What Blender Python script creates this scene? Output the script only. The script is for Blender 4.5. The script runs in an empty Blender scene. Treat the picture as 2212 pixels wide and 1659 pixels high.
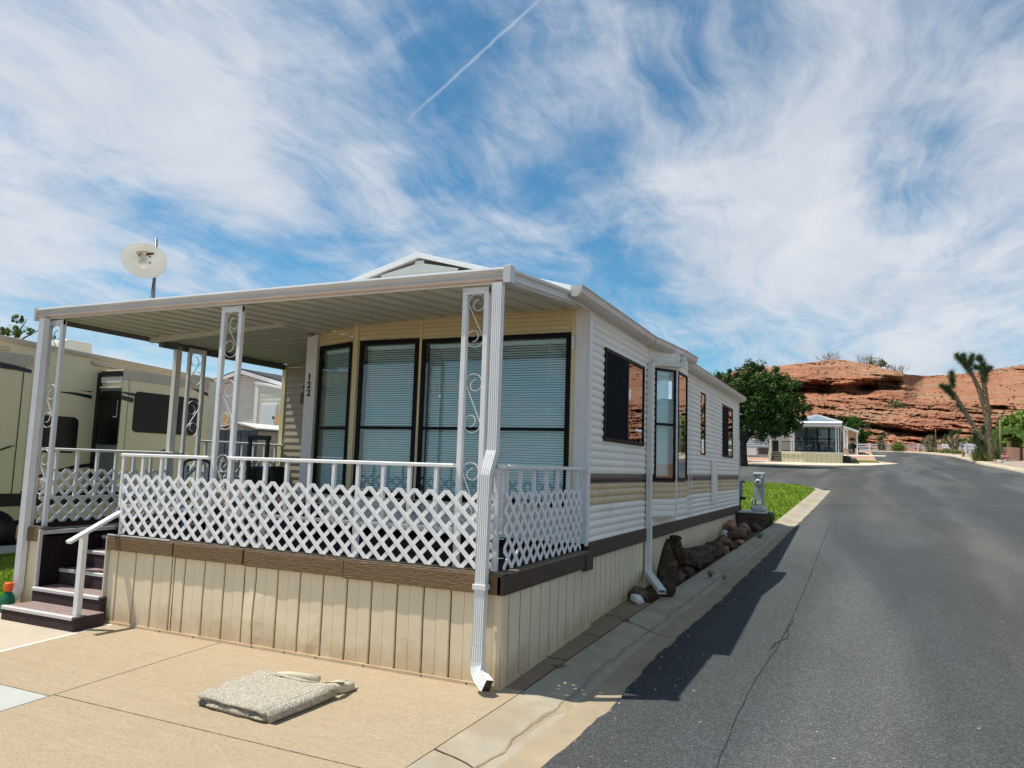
import bpy, bmesh, math, random
from mathutils import Vector, Matrix, noise
random.seed(7)
R_=random.Random(11)
V=Vector
scene=bpy.context.scene
col=scene.collection

# ---------------------------------------------------------------- camera
YAW,PITCH,ROLL,FL=-0.431697,0.107668,0.0318121,1619.10
CAM=V((2.4097,-5.1155,1.62))
f_=V((math.sin(YAW)*math.cos(PITCH),math.cos(YAW)*math.cos(PITCH),math.sin(PITCH)))
r0=V((math.cos(YAW),-math.sin(YAW),0)); u0=r0.cross(f_)
cr,sr=math.cos(ROLL),math.sin(ROLL)
rt=cr*r0+sr*u0; up=-sr*r0+cr*u0
cam=bpy.data.objects.new('camera',bpy.data.cameras.new('camera')); col.objects.link(cam)
cam.matrix_world=Matrix(((rt.x,up.x,-f_.x,CAM.x),(rt.y,up.y,-f_.y,CAM.y),(rt.z,up.z,-f_.z,CAM.z),(0,0,0,1)))
cam.data.sensor_fit='HORIZONTAL'; cam.data.sensor_width=36; cam.data.lens=FL/2212*36
cam.data.clip_end=3000; cam.data.clip_start=.05
scene.camera=cam
def ray(x,y): return (x-1106)/FL*rt-(y-829.5)/FL*up+f_
def zo(ox,oy,k): return lambda x,y:((ox+x/k)/1.3562,(oy+y/k)/1.3562)
def on(p,ax,v):
    d=ray(*p); i='xyz'.index(ax); return CAM+d*((v-CAM[i])/d[i])
B1=zo(2100,1000,4.424);B2=zo(2500,1000,4.424);Iz=zo(2130,1320,5.926);Jz=zo(1880,1480,5.53)
Kz=zo(2700,1200,7.373);Lz=zo(2150,1180,5.53);Mz=zo(2480,1250,5.53);Cz=zo(500,1020,5.53);Ez=zo(0,1000,4.148);Fz=zo(0,1400,3.686);A_=zo(100,820,2.765)
def zg(y): return .039*y+(.00012*y*y if y>0 else 0)
def gr(p,off=0):
    d=ray(*p); t=.5
    f=lambda t:(CAM+d*t).z-zg((CAM+d*t).y)-off
    while t<400 and f(t)>0: t*=1.005
    return CAM+d*t

# ---------------------------------------------------------------- materials
def s2l(c): return tuple(((v/255)/12.92 if v/255<=.04045 else ((v/255+.055)/1.055)**2.4) for v in c)
MATS={}
def mat(name,c,rough=.6,var=.12,vs=4,bump=0,bs=60,metal=0,spec=.4,c2=None,c2s=.5,c2t=.5,stretch=None,bdist=.004,sharp=.1):
    if name in MATS: return MATS[name]
    m=bpy.data.materials.new(name); m.use_nodes=True; nt=m.node_tree; N=nt.nodes; L=nt.links
    b=N['Principled BSDF']; b.inputs['Roughness'].default_value=rough; b.inputs['Metallic'].default_value=metal
    b.inputs['Specular IOR Level'].default_value=spec
    g=N.new('ShaderNodeNewGeometry'); src=g.outputs['Position']
    if stretch:
        mp=N.new('ShaderNodeMapping'); mp.inputs['Scale'].default_value=stretch; L.new(src,mp.inputs['Vector']); src=mp.outputs['Vector']
    n=N.new('ShaderNodeTexNoise'); n.inputs['Scale'].default_value=vs; n.inputs['Detail'].default_value=6; n.inputs['Roughness'].default_value=.6
    L.new(src,n.inputs['Vector'])
    mr=N.new('ShaderNodeMapRange'); mr.inputs['From Min'].default_value=.3; mr.inputs['From Max'].default_value=.7
    mr.inputs['To Min'].default_value=1-var; mr.inputs['To Max'].default_value=1+var; L.new(n.outputs['Fac'],mr.inputs['Value'])
    mul=N.new('ShaderNodeVectorMath'); mul.operation='SCALE'; mul.inputs[0].default_value=c; L.new(mr.outputs['Result'],mul.inputs['Scale'])
    out=mul.outputs[0]
    if c2:
        n2=N.new('ShaderNodeTexNoise'); n2.inputs['Scale'].default_value=c2s; n2.inputs['Detail'].default_value=8; n2.inputs['Roughness'].default_value=.65
        L.new(src,n2.inputs['Vector'])
        m2=N.new('ShaderNodeMapRange'); m2.inputs['From Min'].default_value=c2t-sharp; m2.inputs['From Max'].default_value=c2t+sharp; L.new(n2.outputs['Fac'],m2.inputs['Value'])
        mx=N.new('ShaderNodeMix'); mx.data_type='RGBA'; L.new(m2.outputs['Result'],mx.inputs['Factor']); L.new(out,mx.inputs['A']); mx.inputs['B'].default_value=(*c2,1); out=mx.outputs['Result']
    L.new(out,b.inputs['Base Color'])
    if bump:
        n3=N.new('ShaderNodeTexNoise'); n3.inputs['Scale'].default_value=bs; n3.inputs['Detail'].default_value=4; L.new(src,n3.inputs['Vector'])
        bp=N.new('ShaderNodeBump'); bp.inputs['Strength'].default_value=bump; bp.inputs['Distance'].default_value=bdist; L.new(n3.outputs['Fac'],bp.inputs['Height']); L.new(bp.outputs[0],b.inputs['Normal'])
    MATS[name]=m; return m
def glass(name,tint,refl=.12,rough=.0):
    if name in MATS: return MATS[name]
    m=bpy.data.materials.new(name); m.use_nodes=True; nt=m.node_tree; N=nt.nodes; L=nt.links
    for x in list(N):
        if x.type!='OUTPUT_MATERIAL': N.remove(x)
    t=N.new('ShaderNodeBsdfTransparent'); t.inputs[0].default_value=(*tint,1)
    g=N.new('ShaderNodeBsdfGlossy'); g.inputs['Roughness'].default_value=rough; g.inputs['Color'].default_value=(.95,.97,1,1)
    ge=N.new('ShaderNodeNewGeometry'); dt=N.new('ShaderNodeVectorMath'); dt.operation='DOT_PRODUCT'; L.new(ge.outputs['Incoming'],dt.inputs[0]); L.new(ge.outputs['Normal'],dt.inputs[1])
    def M(op,a,b=None):
        q=N.new('ShaderNodeMath'); q.operation=op
        for i,x in enumerate((a,b)):
            if x is None: continue
            if isinstance(x,(int,float)): q.inputs[i].default_value=x
            else: L.new(x,q.inputs[i])
        return q.outputs[0]
    ad_=M('ADD',M('MULTIPLY',M('POWER',M('SUBTRACT',1.0,M('ABSOLUTE',dt.outputs['Value'])),5),.85),.11+refl)
    ad=N.new('ShaderNodeMath'); ad.operation='MINIMUM'; ad.inputs[1].default_value=.95; L.new(ad_,ad.inputs[0])
    mx=N.new('ShaderNodeMixShader'); L.new(ad.outputs[0],mx.inputs[0]); L.new(t.outputs[0],mx.inputs[1]); L.new(g.outputs[0],mx.inputs[2])
    L.new(mx.outputs[0],N['Material Output'].inputs[0]); MATS[name]=m; return m
W=s2l
siding_w=mat('siding_white',(.84,.80,.71),.45,.07,1.5,.05,200,c2=(.5,.46,.38),c2s=1.2,c2t=.74)
siding_c=mat('siding_cream',(.70,.61,.36),.5,.06,2)
siding_t=mat('siding_taupe',(.42,.355,.26),.5,.06,2)
tanb=mat('tan_band',(.60,.47,.28),.45,.12,3)
maroon=mat('maroon_band',(.055,.022,.016),.35,.15,5)
skirtm=mat('skirting_beige',(.78,.655,.46),.38,.06,1.2,.25,3,c2=(.55,.38,.20),c2s=.7,c2t=.74,bdist=.03,stretch=(1,1,.5))
trimb=mat('trim_brown',(.165,.098,.045),.55,.35,18,.9,14,stretch=(1.0,1.0,9),bdist=.012)
trimd=mat('trim_dark_brown',(.06,.038,.026),.6,.2,10,.3,40)
whitem=mat('white_paint',(.74,.74,.73),.35,.05,6,.05,40)
latt=mat('white_vinyl',(.80,.80,.80),.4,.03,6)
alum=mat('roof_underside',(.55,.54,.45),.38,.06,2)
gutm=mat('gutter_enamel',(.62,.585,.53),.35,.10,3,c2=(.50,.36,.26),c2s=2.5,c2t=.70)
fascm=mat('fascia_aluminium',(.60,.60,.58),.28,.08,3,metal=.15)
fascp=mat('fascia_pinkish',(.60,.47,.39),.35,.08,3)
darkf=mat('black_frame',(.007,.008,.009),.55,.1,8,spec=.15)
blackm=mat('black_plastic',(.008,.008,.009),.4,.1,8)
darkbeam=mat('beam_grey',(.12,.12,.11),.5,.1,5)
blindm=mat('blind_slats',(.74,.88,.88),.5,.03,5)
screenm=mat('window_screen',(.008,.010,.014),.75,.25,3,spec=.04)
gl_front=glass('glass_front',(.84,.96,.98),.0)
gl_side=glass('glass_side',(.86,.93,.93),.03)
gl_dark=glass('glass_dark',(.03,.035,.04),.04)
carp=mat('carpet_purple',(.075,.05,.052),.95,.35,60,1,130,spec=.1,stretch=(.5,.5,2),bdist=.012)
carpt=mat('carpet_purple_worn',(.30,.22,.20),.95,.3,50,.8,150,spec=.1,bdist=.01)
deckc=mat('deck_carpet',(.035,.032,.036),.95,.4,70,.5,150,spec=.1)
nosing=mat('stair_nosing',(.62,.60,.57),.4,.08,8,metal=.2)
conc=mat('concrete_tan',(.48,.375,.25),.88,.055,5,1,30,c2=(.45,.345,.222),c2s=1.6,c2t=.6,stretch=(1,8,1),bdist=.012,spec=.15)
conc_p=mat('concrete_pale',(.47,.40,.31),.85,.08,2,.6,30,stretch=(1,3,1),bdist=.005,spec=.2)
conc_w=mat('concrete_bluish',(.42,.43,.39),.85,.08,3,.3,30,spec=.2)
gutc=mat('gutter_concrete',(.37,.32,.24),.85,.15,2.5,.5,45,c2=(.33,.265,.18),c2s=.9,c2t=.56,spec=.2,sharp=.05)
def dirty(m,c,h,ht=.25,base='skirt'):
    nt=m.node_tree;N=nt.nodes;L=nt.links;b=N['Principled BSDF']; src=b.inputs['Base Color'].links[0].from_socket
    g=N.new('ShaderNodeNewGeometry'); sp=N.new('ShaderNodeSeparateXYZ'); L.new(g.outputs['Position'],sp.inputs[0])
    def M(op,a,b_=None,cl=False):
        q=N.new('ShaderNodeMath'); q.operation=op; q.use_clamp=cl
        for i,x in enumerate((a,b_)):
            if x is None: continue
            if isinstance(x,(int,float)): q.inputs[i].default_value=x
            else: L.new(x,q.inputs[i])
        return q.outputs[0]
    n=N.new('ShaderNodeTexNoise'); n.inputs['Scale'].default_value=3.5; n.inputs['Detail'].default_value=7; n.inputs['Roughness'].default_value=.7; L.new(g.outputs['Position'],n.inputs['Vector'])
    hh=M('SUBTRACT',sp.outputs[2],M('MULTIPLY',M('MAXIMUM',sp.outputs[1],0),.040))
    f=M('SUBTRACT',M('ADD',1.0,M('MULTIPLY',M('SUBTRACT',n.outputs['Fac'],.5),2.4)),M('DIVIDE',hh,ht),True)
    mx=N.new('ShaderNodeMix'); mx.data_type='RGBA'; L.new(M('MULTIPLY',f,h),mx.inputs['Factor']); L.new(src,mx.inputs['A']); mx.inputs['B'].default_value=(*c,1); L.new(mx.outputs['Result'],b.inputs['Base Color'])
dirty(skirtm,(.46,.30,.15),.6)
stripc=mat('strip_concrete',(.27,.195,.125),.9,.2,2.5,.6,12,stretch=(1,8,1),spec=.15)
def asphalt():
    m=mat('asphalt',(.063,.0665,.068),.9,.16,.5,.8,110,stretch=(1,.3,1),spec=.25,bdist=.006)
    nt=m.node_tree;N=nt.nodes;L=nt.links;b=N['Principled BSDF']
    src=b.inputs['Base Color'].links[0].from_socket
    g=N.new('ShaderNodeNewGeometry')
    # aggregate speckle
    vo=N.new('ShaderNodeTexVoronoi'); vo.inputs['Scale'].default_value=120; L.new(g.outputs['Position'],vo.inputs['Vector']); vsx=N.new('ShaderNodeSeparateColor'); L.new(vo.outputs['Color'],vsx.inputs[0]); pw_=N.new('ShaderNodeMath'); pw_.operation='POWER'; pw_.inputs[1].default_value=3; L.new(vsx.outputs[0],pw_.inputs[0])
    mr=N.new('ShaderNodeMapRange'); mr.inputs['From Min'].default_value=0; mr.inputs['From Max'].default_value=1; mr.inputs['To Min'].default_value=.80; mr.inputs['To Max'].default_value=2.0; L.new(pw_.outputs[0],mr.inputs['Value'])
    # broad worn patches, paver lanes along the road
    mp=N.new('ShaderNodeMapping'); mp.inputs['Scale'].default_value=(1,.1,1); L.new(g.outputs['Position'],mp.inputs['Vector'])
    n=N.new('ShaderNodeTexNoise'); n.inputs['Scale'].default_value=.7; n.inputs['Detail'].default_value=5; n.inputs['Distortion'].default_value=.4; L.new(mp.outputs[0],n.inputs['Vector'])
    m2=N.new('ShaderNodeMapRange'); m2.inputs['From Min'].default_value=.45; m2.inputs['From Max'].default_value=.62; m2.inputs['To Min'].default_value=.82; m2.inputs['To Max'].default_value=1.25; L.new(n.outputs['Fac'],m2.inputs['Value'])
    mu=N.new('ShaderNodeMath'); mu.operation='MULTIPLY'; L.new(mr.outputs[0],mu.inputs[0]); L.new(m2.outputs[0],mu.inputs[1])
    sc=N.new('ShaderNodeVectorMath'); sc.operation='SCALE'; L.new(src,sc.inputs[0]); L.new(mu.outputs[0],sc.inputs['Scale']); 
    n5=N.new('ShaderNodeTexNoise'); n5.inputs['Scale'].default_value=.35; n5.inputs['Detail'].default_value=4; L.new(mp.outputs[0],n5.inputs['Vector'])
    m5=N.new('ShaderNodeMapRange'); m5.inputs['From Min'].default_value=.45; m5.inputs['From Max'].default_value=.6; L.new(n5.outputs['Fac'],m5.inputs['Value'])
    mx=N.new('ShaderNodeMix'); mx.data_type='RGBA'; mx.blend_type='MULTIPLY'; mx.inputs['B'].default_value=(1.12,1.05,.93,1); L.new(m5.outputs[0],mx.inputs['Factor']); L.new(sc.outputs[0],mx.inputs['A'])
    L.new(mx.outputs['Result'],b.inputs['Base Color'])
    return m
asph=asphalt()
soil=mat('soil',(.10,.065,.04),.95,.4,9,1,30,spec=.1,bdist=.02)
gravel=mat('pink_gravel',(.40,.31,.26),.95,.5,7,1,14,spec=.1,c2=(.2,.15,.12),c2s=12,c2t=.6,bdist=.05)
desert=mat('desert_soil',(.36,.20,.12),.95,.3,.5,.6,3,spec=.1,bdist=.1)
grassb=mat('grass_base',(.10,.17,.015),.9,.35,3,1,40,spec=.1,bdist=.03)
grassm=mat('grass_blades',(.24,.36,.022),.6,.35,1.5,spec=.2,c2=(.30,.34,.07),c2s=1.6,c2t=.56)
rockr=mat('red_rock',(.345,.150,.085),.95,.38,.16,1,.7,spec=.1,c2=(.36,.225,.135),c2s=.06,c2t=.56,sharp=.12,stretch=(1,1,1.8),bdist=1.6)

# ---------------------------------------------------------------- mesh helpers
class MB:
    def __init__(s): s.v=[];s.f=[];s.mi=[];s.mats=[];s.cur=0
    def use(s,m):
        if m not in s.mats: s.mats.append(m)
        s.cur=s.mats.index(m); return s
    def add(s,vs,fs):
        o=len(s.v); s.v+= [tuple(v) for v in vs]
        for f in fs: s.f.append(tuple(i+o for i in f)); s.mi.append(s.cur)
        return s
    def box(s,x0,x1,y0,y1,z0,z1):
        return s.add([(x0,y0,z0),(x1,y0,z0),(x1,y1,z0),(x0,y1,z0),(x0,y0,z1),(x1,y0,z1),(x1,y1,z1),(x0,y1,z1)],[(0,3,2,1),(4,5,6,7),(0,1,5,4),(1,2,6,5),(2,3,7,6),(3,0,4,7)])
    def poly(s,pts): return s.add(pts,[tuple(range(len(pts)))])
    def bar(s,p,q,w,h,upv=(0,0,1)):
        p,q=V(p),V(q); d=(q-p).normalized(); u=V(upv); side=d.cross(u)
        if side.length<1e-4: side=d.cross(V((0,1,0)))
        side.normalize(); u=side.cross(d); a=side*w/2;b=u*h/2
        return s.add([p-a-b,p+a-b,p+a+b,p-a+b,q-a-b,q+a-b,q+a+b,q-a+b],[(3,2,1,0),(4,5,6,7),(0,1,5,4),(1,2,6,5),(2,3,7,6),(3,0,4,7)])
    def prism(s,poly,off):
        off=V(off); n=len(poly); P=[V(p) for p in poly]
        return s.add(P+[p+off for p in P],[tuple(range(n))[::-1],tuple(range(n,2*n))]+[(i,(i+1)%n,n+(i+1)%n,n+i) for i in range(n)])
    def sweep(s,path,prof,closed=True,caps=True,side=None,upv=V((0,0,1))):
        # prof list of (a,b): a along side vector, b along up
        n=len(prof); P=[V(p) for p in path]; vs=[]
        for i,p in enumerate(P):
            d=(P[min(i+1,len(P)-1)]-P[max(i-1,0)]).normalized()
            sd=side if side else d.cross(upv).normalized()
            u=sd.cross(d).normalized() if not side else upv
            if 0<i<len(P)-1:
                d1=(P[i]-P[i-1]).normalized(); k=1/max(.3,abs(d1.dot(d)))
            else: k=1
            for a,b in prof: vs.append(p+sd*a*k+u*b*(k if not side and False else 1))
        fs=[]
        for i in range(len(P)-1):
            for j in range(n if closed else n-1):
                jj=(j+1)%n; fs.append((i*n+j,i*n+jj,(i+1)*n+jj,(i+1)*n+j))
        if caps and closed: fs+= [tuple(range(n))[::-1],tuple((len(P)-1)*n+j for j in range(n))]
        return s.add(vs,fs)
    def tube(s,pts,r,n=8,r2=None,caps=True):
        P=[V(p) for p in pts]; vs=[]; ref=V((0,0,1)); prev=None
        for i,p in enumerate(P):
            d=(P[min(i+1,len(P)-1)]-P[max(i-1,0)]).normalized()
            a=prev if prev is not None else (ref if abs(d.z)<.9 else V((1,0,0)))
            a=(a-d*a.dot(d)).normalized(); prev=a; b=d.cross(a)
            rr=r[i] if isinstance(r,(list,tuple)) else (r if r2 is None else r+(r2-r)*i/max(1,len(P)-1))
            for k in range(n):
                t=2*math.pi*k/n; vs.append(p+a*math.cos(t)*rr+b*math.sin(t)*rr)
        fs=[(i*n+k,i*n+(k+1)%n,(i+1)*n+(k+1)%n,(i+1)*n+k) for i in range(len(P)-1) for k in range(n)]
        if caps: fs+=[tuple(range(n))[::-1],tuple((len(P)-1)*n+k for k in range(n))]
        return s.add(vs,fs)
    def lathe(s,c,axis,prof,n=32):
        c=V(c);ax=V(axis).normalized(); a=ax.orthogonal().normalized(); b=ax.cross(a); vs=[];m=len(prof)
        for k in range(n):
            t=2*math.pi*k/n
            for r,h in prof: vs.append(c+ax*h+(a*math.cos(t)+b*math.sin(t))*r)
        return s.add(vs,[(k*m+j,((k+1)%n)*m+j,((k+1)%n)*m+j+1,k*m+j+1) for k in range(n) for j in range(m-1)])
    def rock(s,c,r,seed,sq=(1,1,.7),rough=.35,sub=3,angular=.0):
        bm=bmesh.new(); bmesh.ops.create_icosphere(bm,subdivisions=sub,radius=1); o=V((seed*7.3,seed*3.1,seed*1.7)); vs=[]
        for v in bm.verts:
            p=v.co.copy(); k=1+rough*noise.fractal(p*1.1+o,.8,2.2,5)+angular*(noise.cell(p*1.6+o)-.5)
            vs.append(V(c)+V((p.x*sq[0],p.y*sq[1],p.z*sq[2]))*r*k)
        bm.verts.index_update(); fs=[tuple(v.index for v in f.verts) for f in bm.faces]; bm.free()
        return s.add(vs,fs)
    def build(s,name,m=None,parent=None,smooth=False,bevel=0,normals=True):
        me=bpy.data.meshes.new(name); off=ROOT.get(parent.name,V((0,0,0))) if parent else V((0,0,0))
        me.from_pydata([(x-off.x,y-off.y,z-off.z) for x,y,z in s.v],[],s.f)
        if m is not None: me.materials.append(m)
        else:
            for q in s.mats: me.materials.append(q)
            me.polygons.foreach_set('material_index',s.mi)
        if normals:
            bm=bmesh.new(); bm.from_mesh(me); bmesh.ops.recalc_face_normals(bm,faces=bm.faces); bm.to_mesh(me); bm.free()
        if smooth: me.polygons.foreach_set('use_smooth',[True]*len(me.polygons))
        me.update()
        o=bpy.data.objects.new(name,me); col.objects.link(o)
        if parent: o.parent=parent; ROOT[o.name]=off
        if bevel:
            md=o.modifiers.new('bevel','BEVEL'); md.width=bevel; md.segments=2; md.limit_method='ANGLE'; md.angle_limit=.6
        return o
ROOT={}
def thing(name,loc,label,cat,group=None):
    o=bpy.data.objects.new(name,None); col.objects.link(o); o.location=loc; o.empty_display_size=.2
    ROOT[o.name]=V(loc); return tag(o,label,cat,group)
def tag(o,label=None,cat=None,group=None,kind=None):
    if label: o['label']=label
    if cat: o['category']=cat
    if group: o['group']=group
    if kind: o['kind']=kind
    return o
def struct(o,label=None): 
    o['kind']='structure'
    if label: o['label']=label
    return o
def text(body,size,loc,xdir,updir,m,parent,name,extrude=.002,align='CENTER',bold=0):
    cu=bpy.data.curves.new('tmp','FONT'); cu.body=body; cu.size=size; cu.extrude=extrude; cu.align_x=align; cu.align_y='CENTER'; cu.offset=bold
    to=bpy.data.objects.new('tmp',cu); col.objects.link(to); dg=bpy.context.evaluated_depsgraph_get(); me=bpy.data.meshes.new_from_object(to.evaluated_get(dg)); bpy.data.objects.remove(to)
    x=V(xdir).normalized(); u=V(updir).normalized(); n=x.cross(u); M=Matrix(((x.x,u.x,n.x,loc[0]),(x.y,u.y,n.y,loc[1]),(x.z,u.z,n.z,loc[2]),(0,0,0,1)))
    me.transform(M); off=ROOT.get(parent.name,V((0,0,0))); me.transform(Matrix.Translation(-off)); me.materials.clear(); me.materials.append(m); me.name=name
    o=bpy.data.objects.new(name,me); col.objects.link(o); o.parent=parent; return o

# ---------------------------------------------------------------- world, sun
SUN=V((-1.2,-.46,3.13)).normalized()
w=bpy.data.worlds.new('World'); scene.world=w; w.use_nodes=True; nt=w.node_tree; N=nt.nodes; L=nt.links
bg=N['Background']; sky=N.new('ShaderNodeTexSky'); sky.sky_type='NISHITA'; sky.sun_disc=False
sky.sun_elevation=math.asin(SUN.z); sky.sun_rotation=math.atan2(SUN.x,SUN.y)%(2*math.pi); sky.altitude=900; sky.air_density=1.0; sky.dust_density=.6; sky.ozone_density=2.2
bg.inputs['Strength'].default_value=.086
def math_(op,a,b=None,clamp=False):
    m=N.new('ShaderNodeMath'); m.operation=op; m.use_clamp=clamp
    for i,x in enumerate((a,b)):
        if x is None: continue
        if isinstance(x,(int,float)): m.inputs[i].default_value=x
        else: L.new(x,m.inputs[i])
    return m.outputs[0]
def vm(op,a,b=None):
    m=N.new('ShaderNodeVectorMath'); m.operation=op
    for i,x in enumerate((a,b)):
        if x is None: continue
        if isinstance(x,(tuple,Vector)): m.inputs[i].default_value=tuple(x)
        else: L.new(x,m.inputs[i])
    return m
tc=N.new('ShaderNodeTexCoord'); dr=vm('NORMALIZE',tc.outputs['Generated']).outputs[0]
sx=N.new('ShaderNodeSeparateXYZ'); L.new(dr,sx.inputs[0])
den=math_('ADD',math_('MAXIMUM',sx.outputs[2],0),.16)
cb=N.new('ShaderNodeCombineXYZ'); L.new(math_('DIVIDE',sx.outputs[0],den),cb.inputs[0]); L.new(math_('DIVIDE',sx.outputs[1],den),cb.inputs[1])
plane0=cb.outputs[0]
wn=N.new('ShaderNodeTexNoise'); wn.inputs['Scale'].default_value=1.5; wn.inputs['Detail'].default_value=3; L.new(plane0,wn.inputs['Vector'])
ws=vm('SCALE',vm('SUBTRACT',wn.outputs['Color'],(.5,.5,.5)).outputs[0]); ws.inputs['Scale'].default_value=.34
plane=vm('ADD',plane0,ws.outputs[0]).outputs[0]
def ntex(vec,scale,det,rough,dist,map_scale=None,rot=0,loc=(0,0,0)):
    mp=N.new('ShaderNodeMapping'); mp.inputs['Scale'].default_value=map_scale or (1,1,1); mp.inputs['Rotation'].default_value=(0,0,rot); mp.inputs['Location'].default_value=loc; L.new(vec,mp.inputs[0])
    n=N.new('ShaderNodeTexNoise'); n.inputs['Scale'].default_value=scale; n.inputs['Detail'].default_value=det; n.inputs['Roughness'].default_value=rough; n.inputs['Distortion'].default_value=dist; L.new(mp.outputs[0],n.inputs['Vector']); return n.outputs['Fac']
big=ntex(plane,1.9,10,.58,1.3,(1,1,1),0,(3.1,1.2,0))
streak=ntex(plane,2.8,12,.62,.8,(1,.34,1),.95,(1.7,4.2,0))
fine=ntex(plane,16,10,.74,.6,(1,.45,1),2.2,(0,2,0))
streak2=ntex(plane,3.4,12,.64,.6,(1,.30,1),2.35,(5.7,.2,0))
dens=math_('ADD',math_('MULTIPLY',math_('SUBTRACT',big,.5),1.7),math_('MULTIPLY',math_('SUBTRACT',streak,.5),2.3))
dens=math_('ADD',dens,math_('MULTIPLY',math_('SUBTRACT',streak2,.5),1.3))
dens=math_('ADD',dens,math_('MULTIPLY',math_('SUBTRACT',fine,.5),.72))
# cloud banks of this particular sky: (direction through a point of the view, width, weight)
for (px,py,rd,wt) in ((60,90,230,.55),(330,190,230,.55),(560,240,170,.45),(120,330,170,.40),(760,180,130,.25),(620,420,70,.35),(40,500,90,.45),(450,400,110,.25),(800,350,60,.35),(930,320,75,.40),(1090,310,70,.40),(1200,275,60,.25),(820,470,60,.30),(960,510,70,.30),(1130,490,90,.35),(540,500,45,.28),(200,560,60,.2),
        (250,450,85,-.60),(400,480,75,-.55),(330,430,50,-.2),(640,350,60,-.45),(700,420,40,-.40),(700,570,110,-.40),(500,580,110,-.35),(900,400,50,-.60),(1010,240,90,-.45),(950,15,100,-.35),(1000,410,50,-.4),(1240,370,100,-.55),(1150,420,60,-.4),(1130,590,90,-.45),(1220,200,70,-.3),
        (1180,60,110,.25),(1270,165,60,.40),(1370,90,90,.35),(1480,110,110,.15),(1600,150,110,-.55),(1420,180,70,-.35),(1780,120,60,-.2),(1620,270,90,.55),(1760,280,90,.45),(1500,370,70,.30),(1460,420,90,.35),(1900,60,110,.25),(2050,150,130,.35),(2150,330,100,.35),(1900,375,60,-.30),(1980,430,60,-.4),(1660,330,60,-.3),(2050,310,45,-.3),(1700,470,150,.50),(1950,530,150,.50),(2150,480,120,.45),(1600,600,150,.45),(1850,680,160,.50),(2100,700,150,.50),(1860,650,45,-.4),(1420,610,70,-.45),(1480,750,60,-.5),(1520,560,60,.3),(1720,710,35,-.25),(1330,560,60,-.3)):
    d=ray(px,py).normalized(); dt=vm('DOT_PRODUCT',dr,d).outputs['Value']
    g=math_('EXPONENT',math_('DIVIDE',math_('SUBTRACT',dt,1.0),(rd/1619)**2/1.6)); dens=math_('ADD',dens,math_('MULTIPLY',g,wt*.72))
hz=math_('EXPONENT',math_('MULTIPLY',sx.outputs[2],-9.0)); dens=math_('ADD',dens,math_('MULTIPLY',hz,.55))
mr=N.new('ShaderNodeMapRange'); mr.interpolation_type='SMOOTHSTEP'; mr.inputs['From Min'].default_value=-.60; mr.inputs['From Max'].default_value=1.0; mr.inputs['To Max'].default_value=.93; L.new(dens,mr.inputs['Value'])
# contrail
def trail(a,b,width,amt,seed):
    d1,d2=ray(*a).normalized(),ray(*b).normalized(); nrm=d1.cross(d2).normalized(); mid=(d1+d2).normalized(); half=d1.dot(mid)
    off=vm('DOT_PRODUCT',dr,nrm).outputs['Value']
    off=math_('ADD',off,math_('MULTIPLY',math_('SUBTRACT',fine,.5),.006))
    e=math_('EXPONENT',math_('MULTIPLY',math_('POWER',math_('DIVIDE',off,width),2),-1.0))
    md=vm('DOT_PRODUCT',dr,mid).outputs['Value']
    k=N.new('ShaderNodeMapRange'); k.interpolation_type='SMOOTHSTEP'; k.inputs['From Min'].default_value=half-.002; k.inputs['From Max'].default_value=half+.004; L.new(md,k.inputs['Value'])
    return math_('MULTIPLY',math_('MULTIPLY',e,k.outputs[0]),amt)
fac=math_('ADD',mr.outputs[0],trail((1175,-10),(885,255),.0016,.34,1),True)
fac=math_('ADD',fac,trail((285,570),(262,615),.0018,.35,2),True)
shade=ntex(plane,3.0,6,.6,.5,(1,.6,1),.3,(9,2,0))
cl=N.new('ShaderNodeMix'); cl.data_type='RGBA'; cl.inputs['A'].default_value=(5.7,6.2,7.0,1); cl.inputs['B'].default_value=(7.7,7.9,8.3,1); L.new(math_('MULTIPLY',math_('SUBTRACT',shade,.3),2.2,True),cl.inputs['Factor'])
mx=N.new('ShaderNodeMix'); mx.data_type='RGBA'; L.new(fac,mx.inputs['Factor'])
tint=N.new('ShaderNodeMix'); tint.data_type='RGBA'; tint.blend_type='MULTIPLY'; tint.inputs['Factor'].default_value=1; tint.inputs['B'].default_value=(.62,1.13,1.20,1); L.new(sky.outputs[0],tint.inputs['A'])
L.new(tint.outputs['Result'],mx.inputs['A']); L.new(cl.outputs['Result'],mx.inputs['B']); L.new(mx.outputs['Result'],bg.inputs['Color'])
sl=bpy.data.lights.new('sun','SUN'); sl.energy=4.5; sl.angle=math.radians(.5); sl.color=(1,.955,.87)
so=bpy.data.objects.new('sun',sl); col.objects.link(so); so.rotation_mode='QUATERNION'; so.rotation_quaternion=(-SUN).to_track_quat('-Z','Y'); so.location=(0,0,30)
scene.view_settings.view_transform='Standard'; scene.view_settings.look='None'; scene.view_settings.exposure=.30; scene.view_settings.gamma=1
scene.render.engine='CYCLES'; scene.cycles.use_denoising=True
scene.cycles.max_bounces=8; scene.cycles.transparent_max_bounces=24; scene.cycles.sample_clamp_indirect=6

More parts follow.
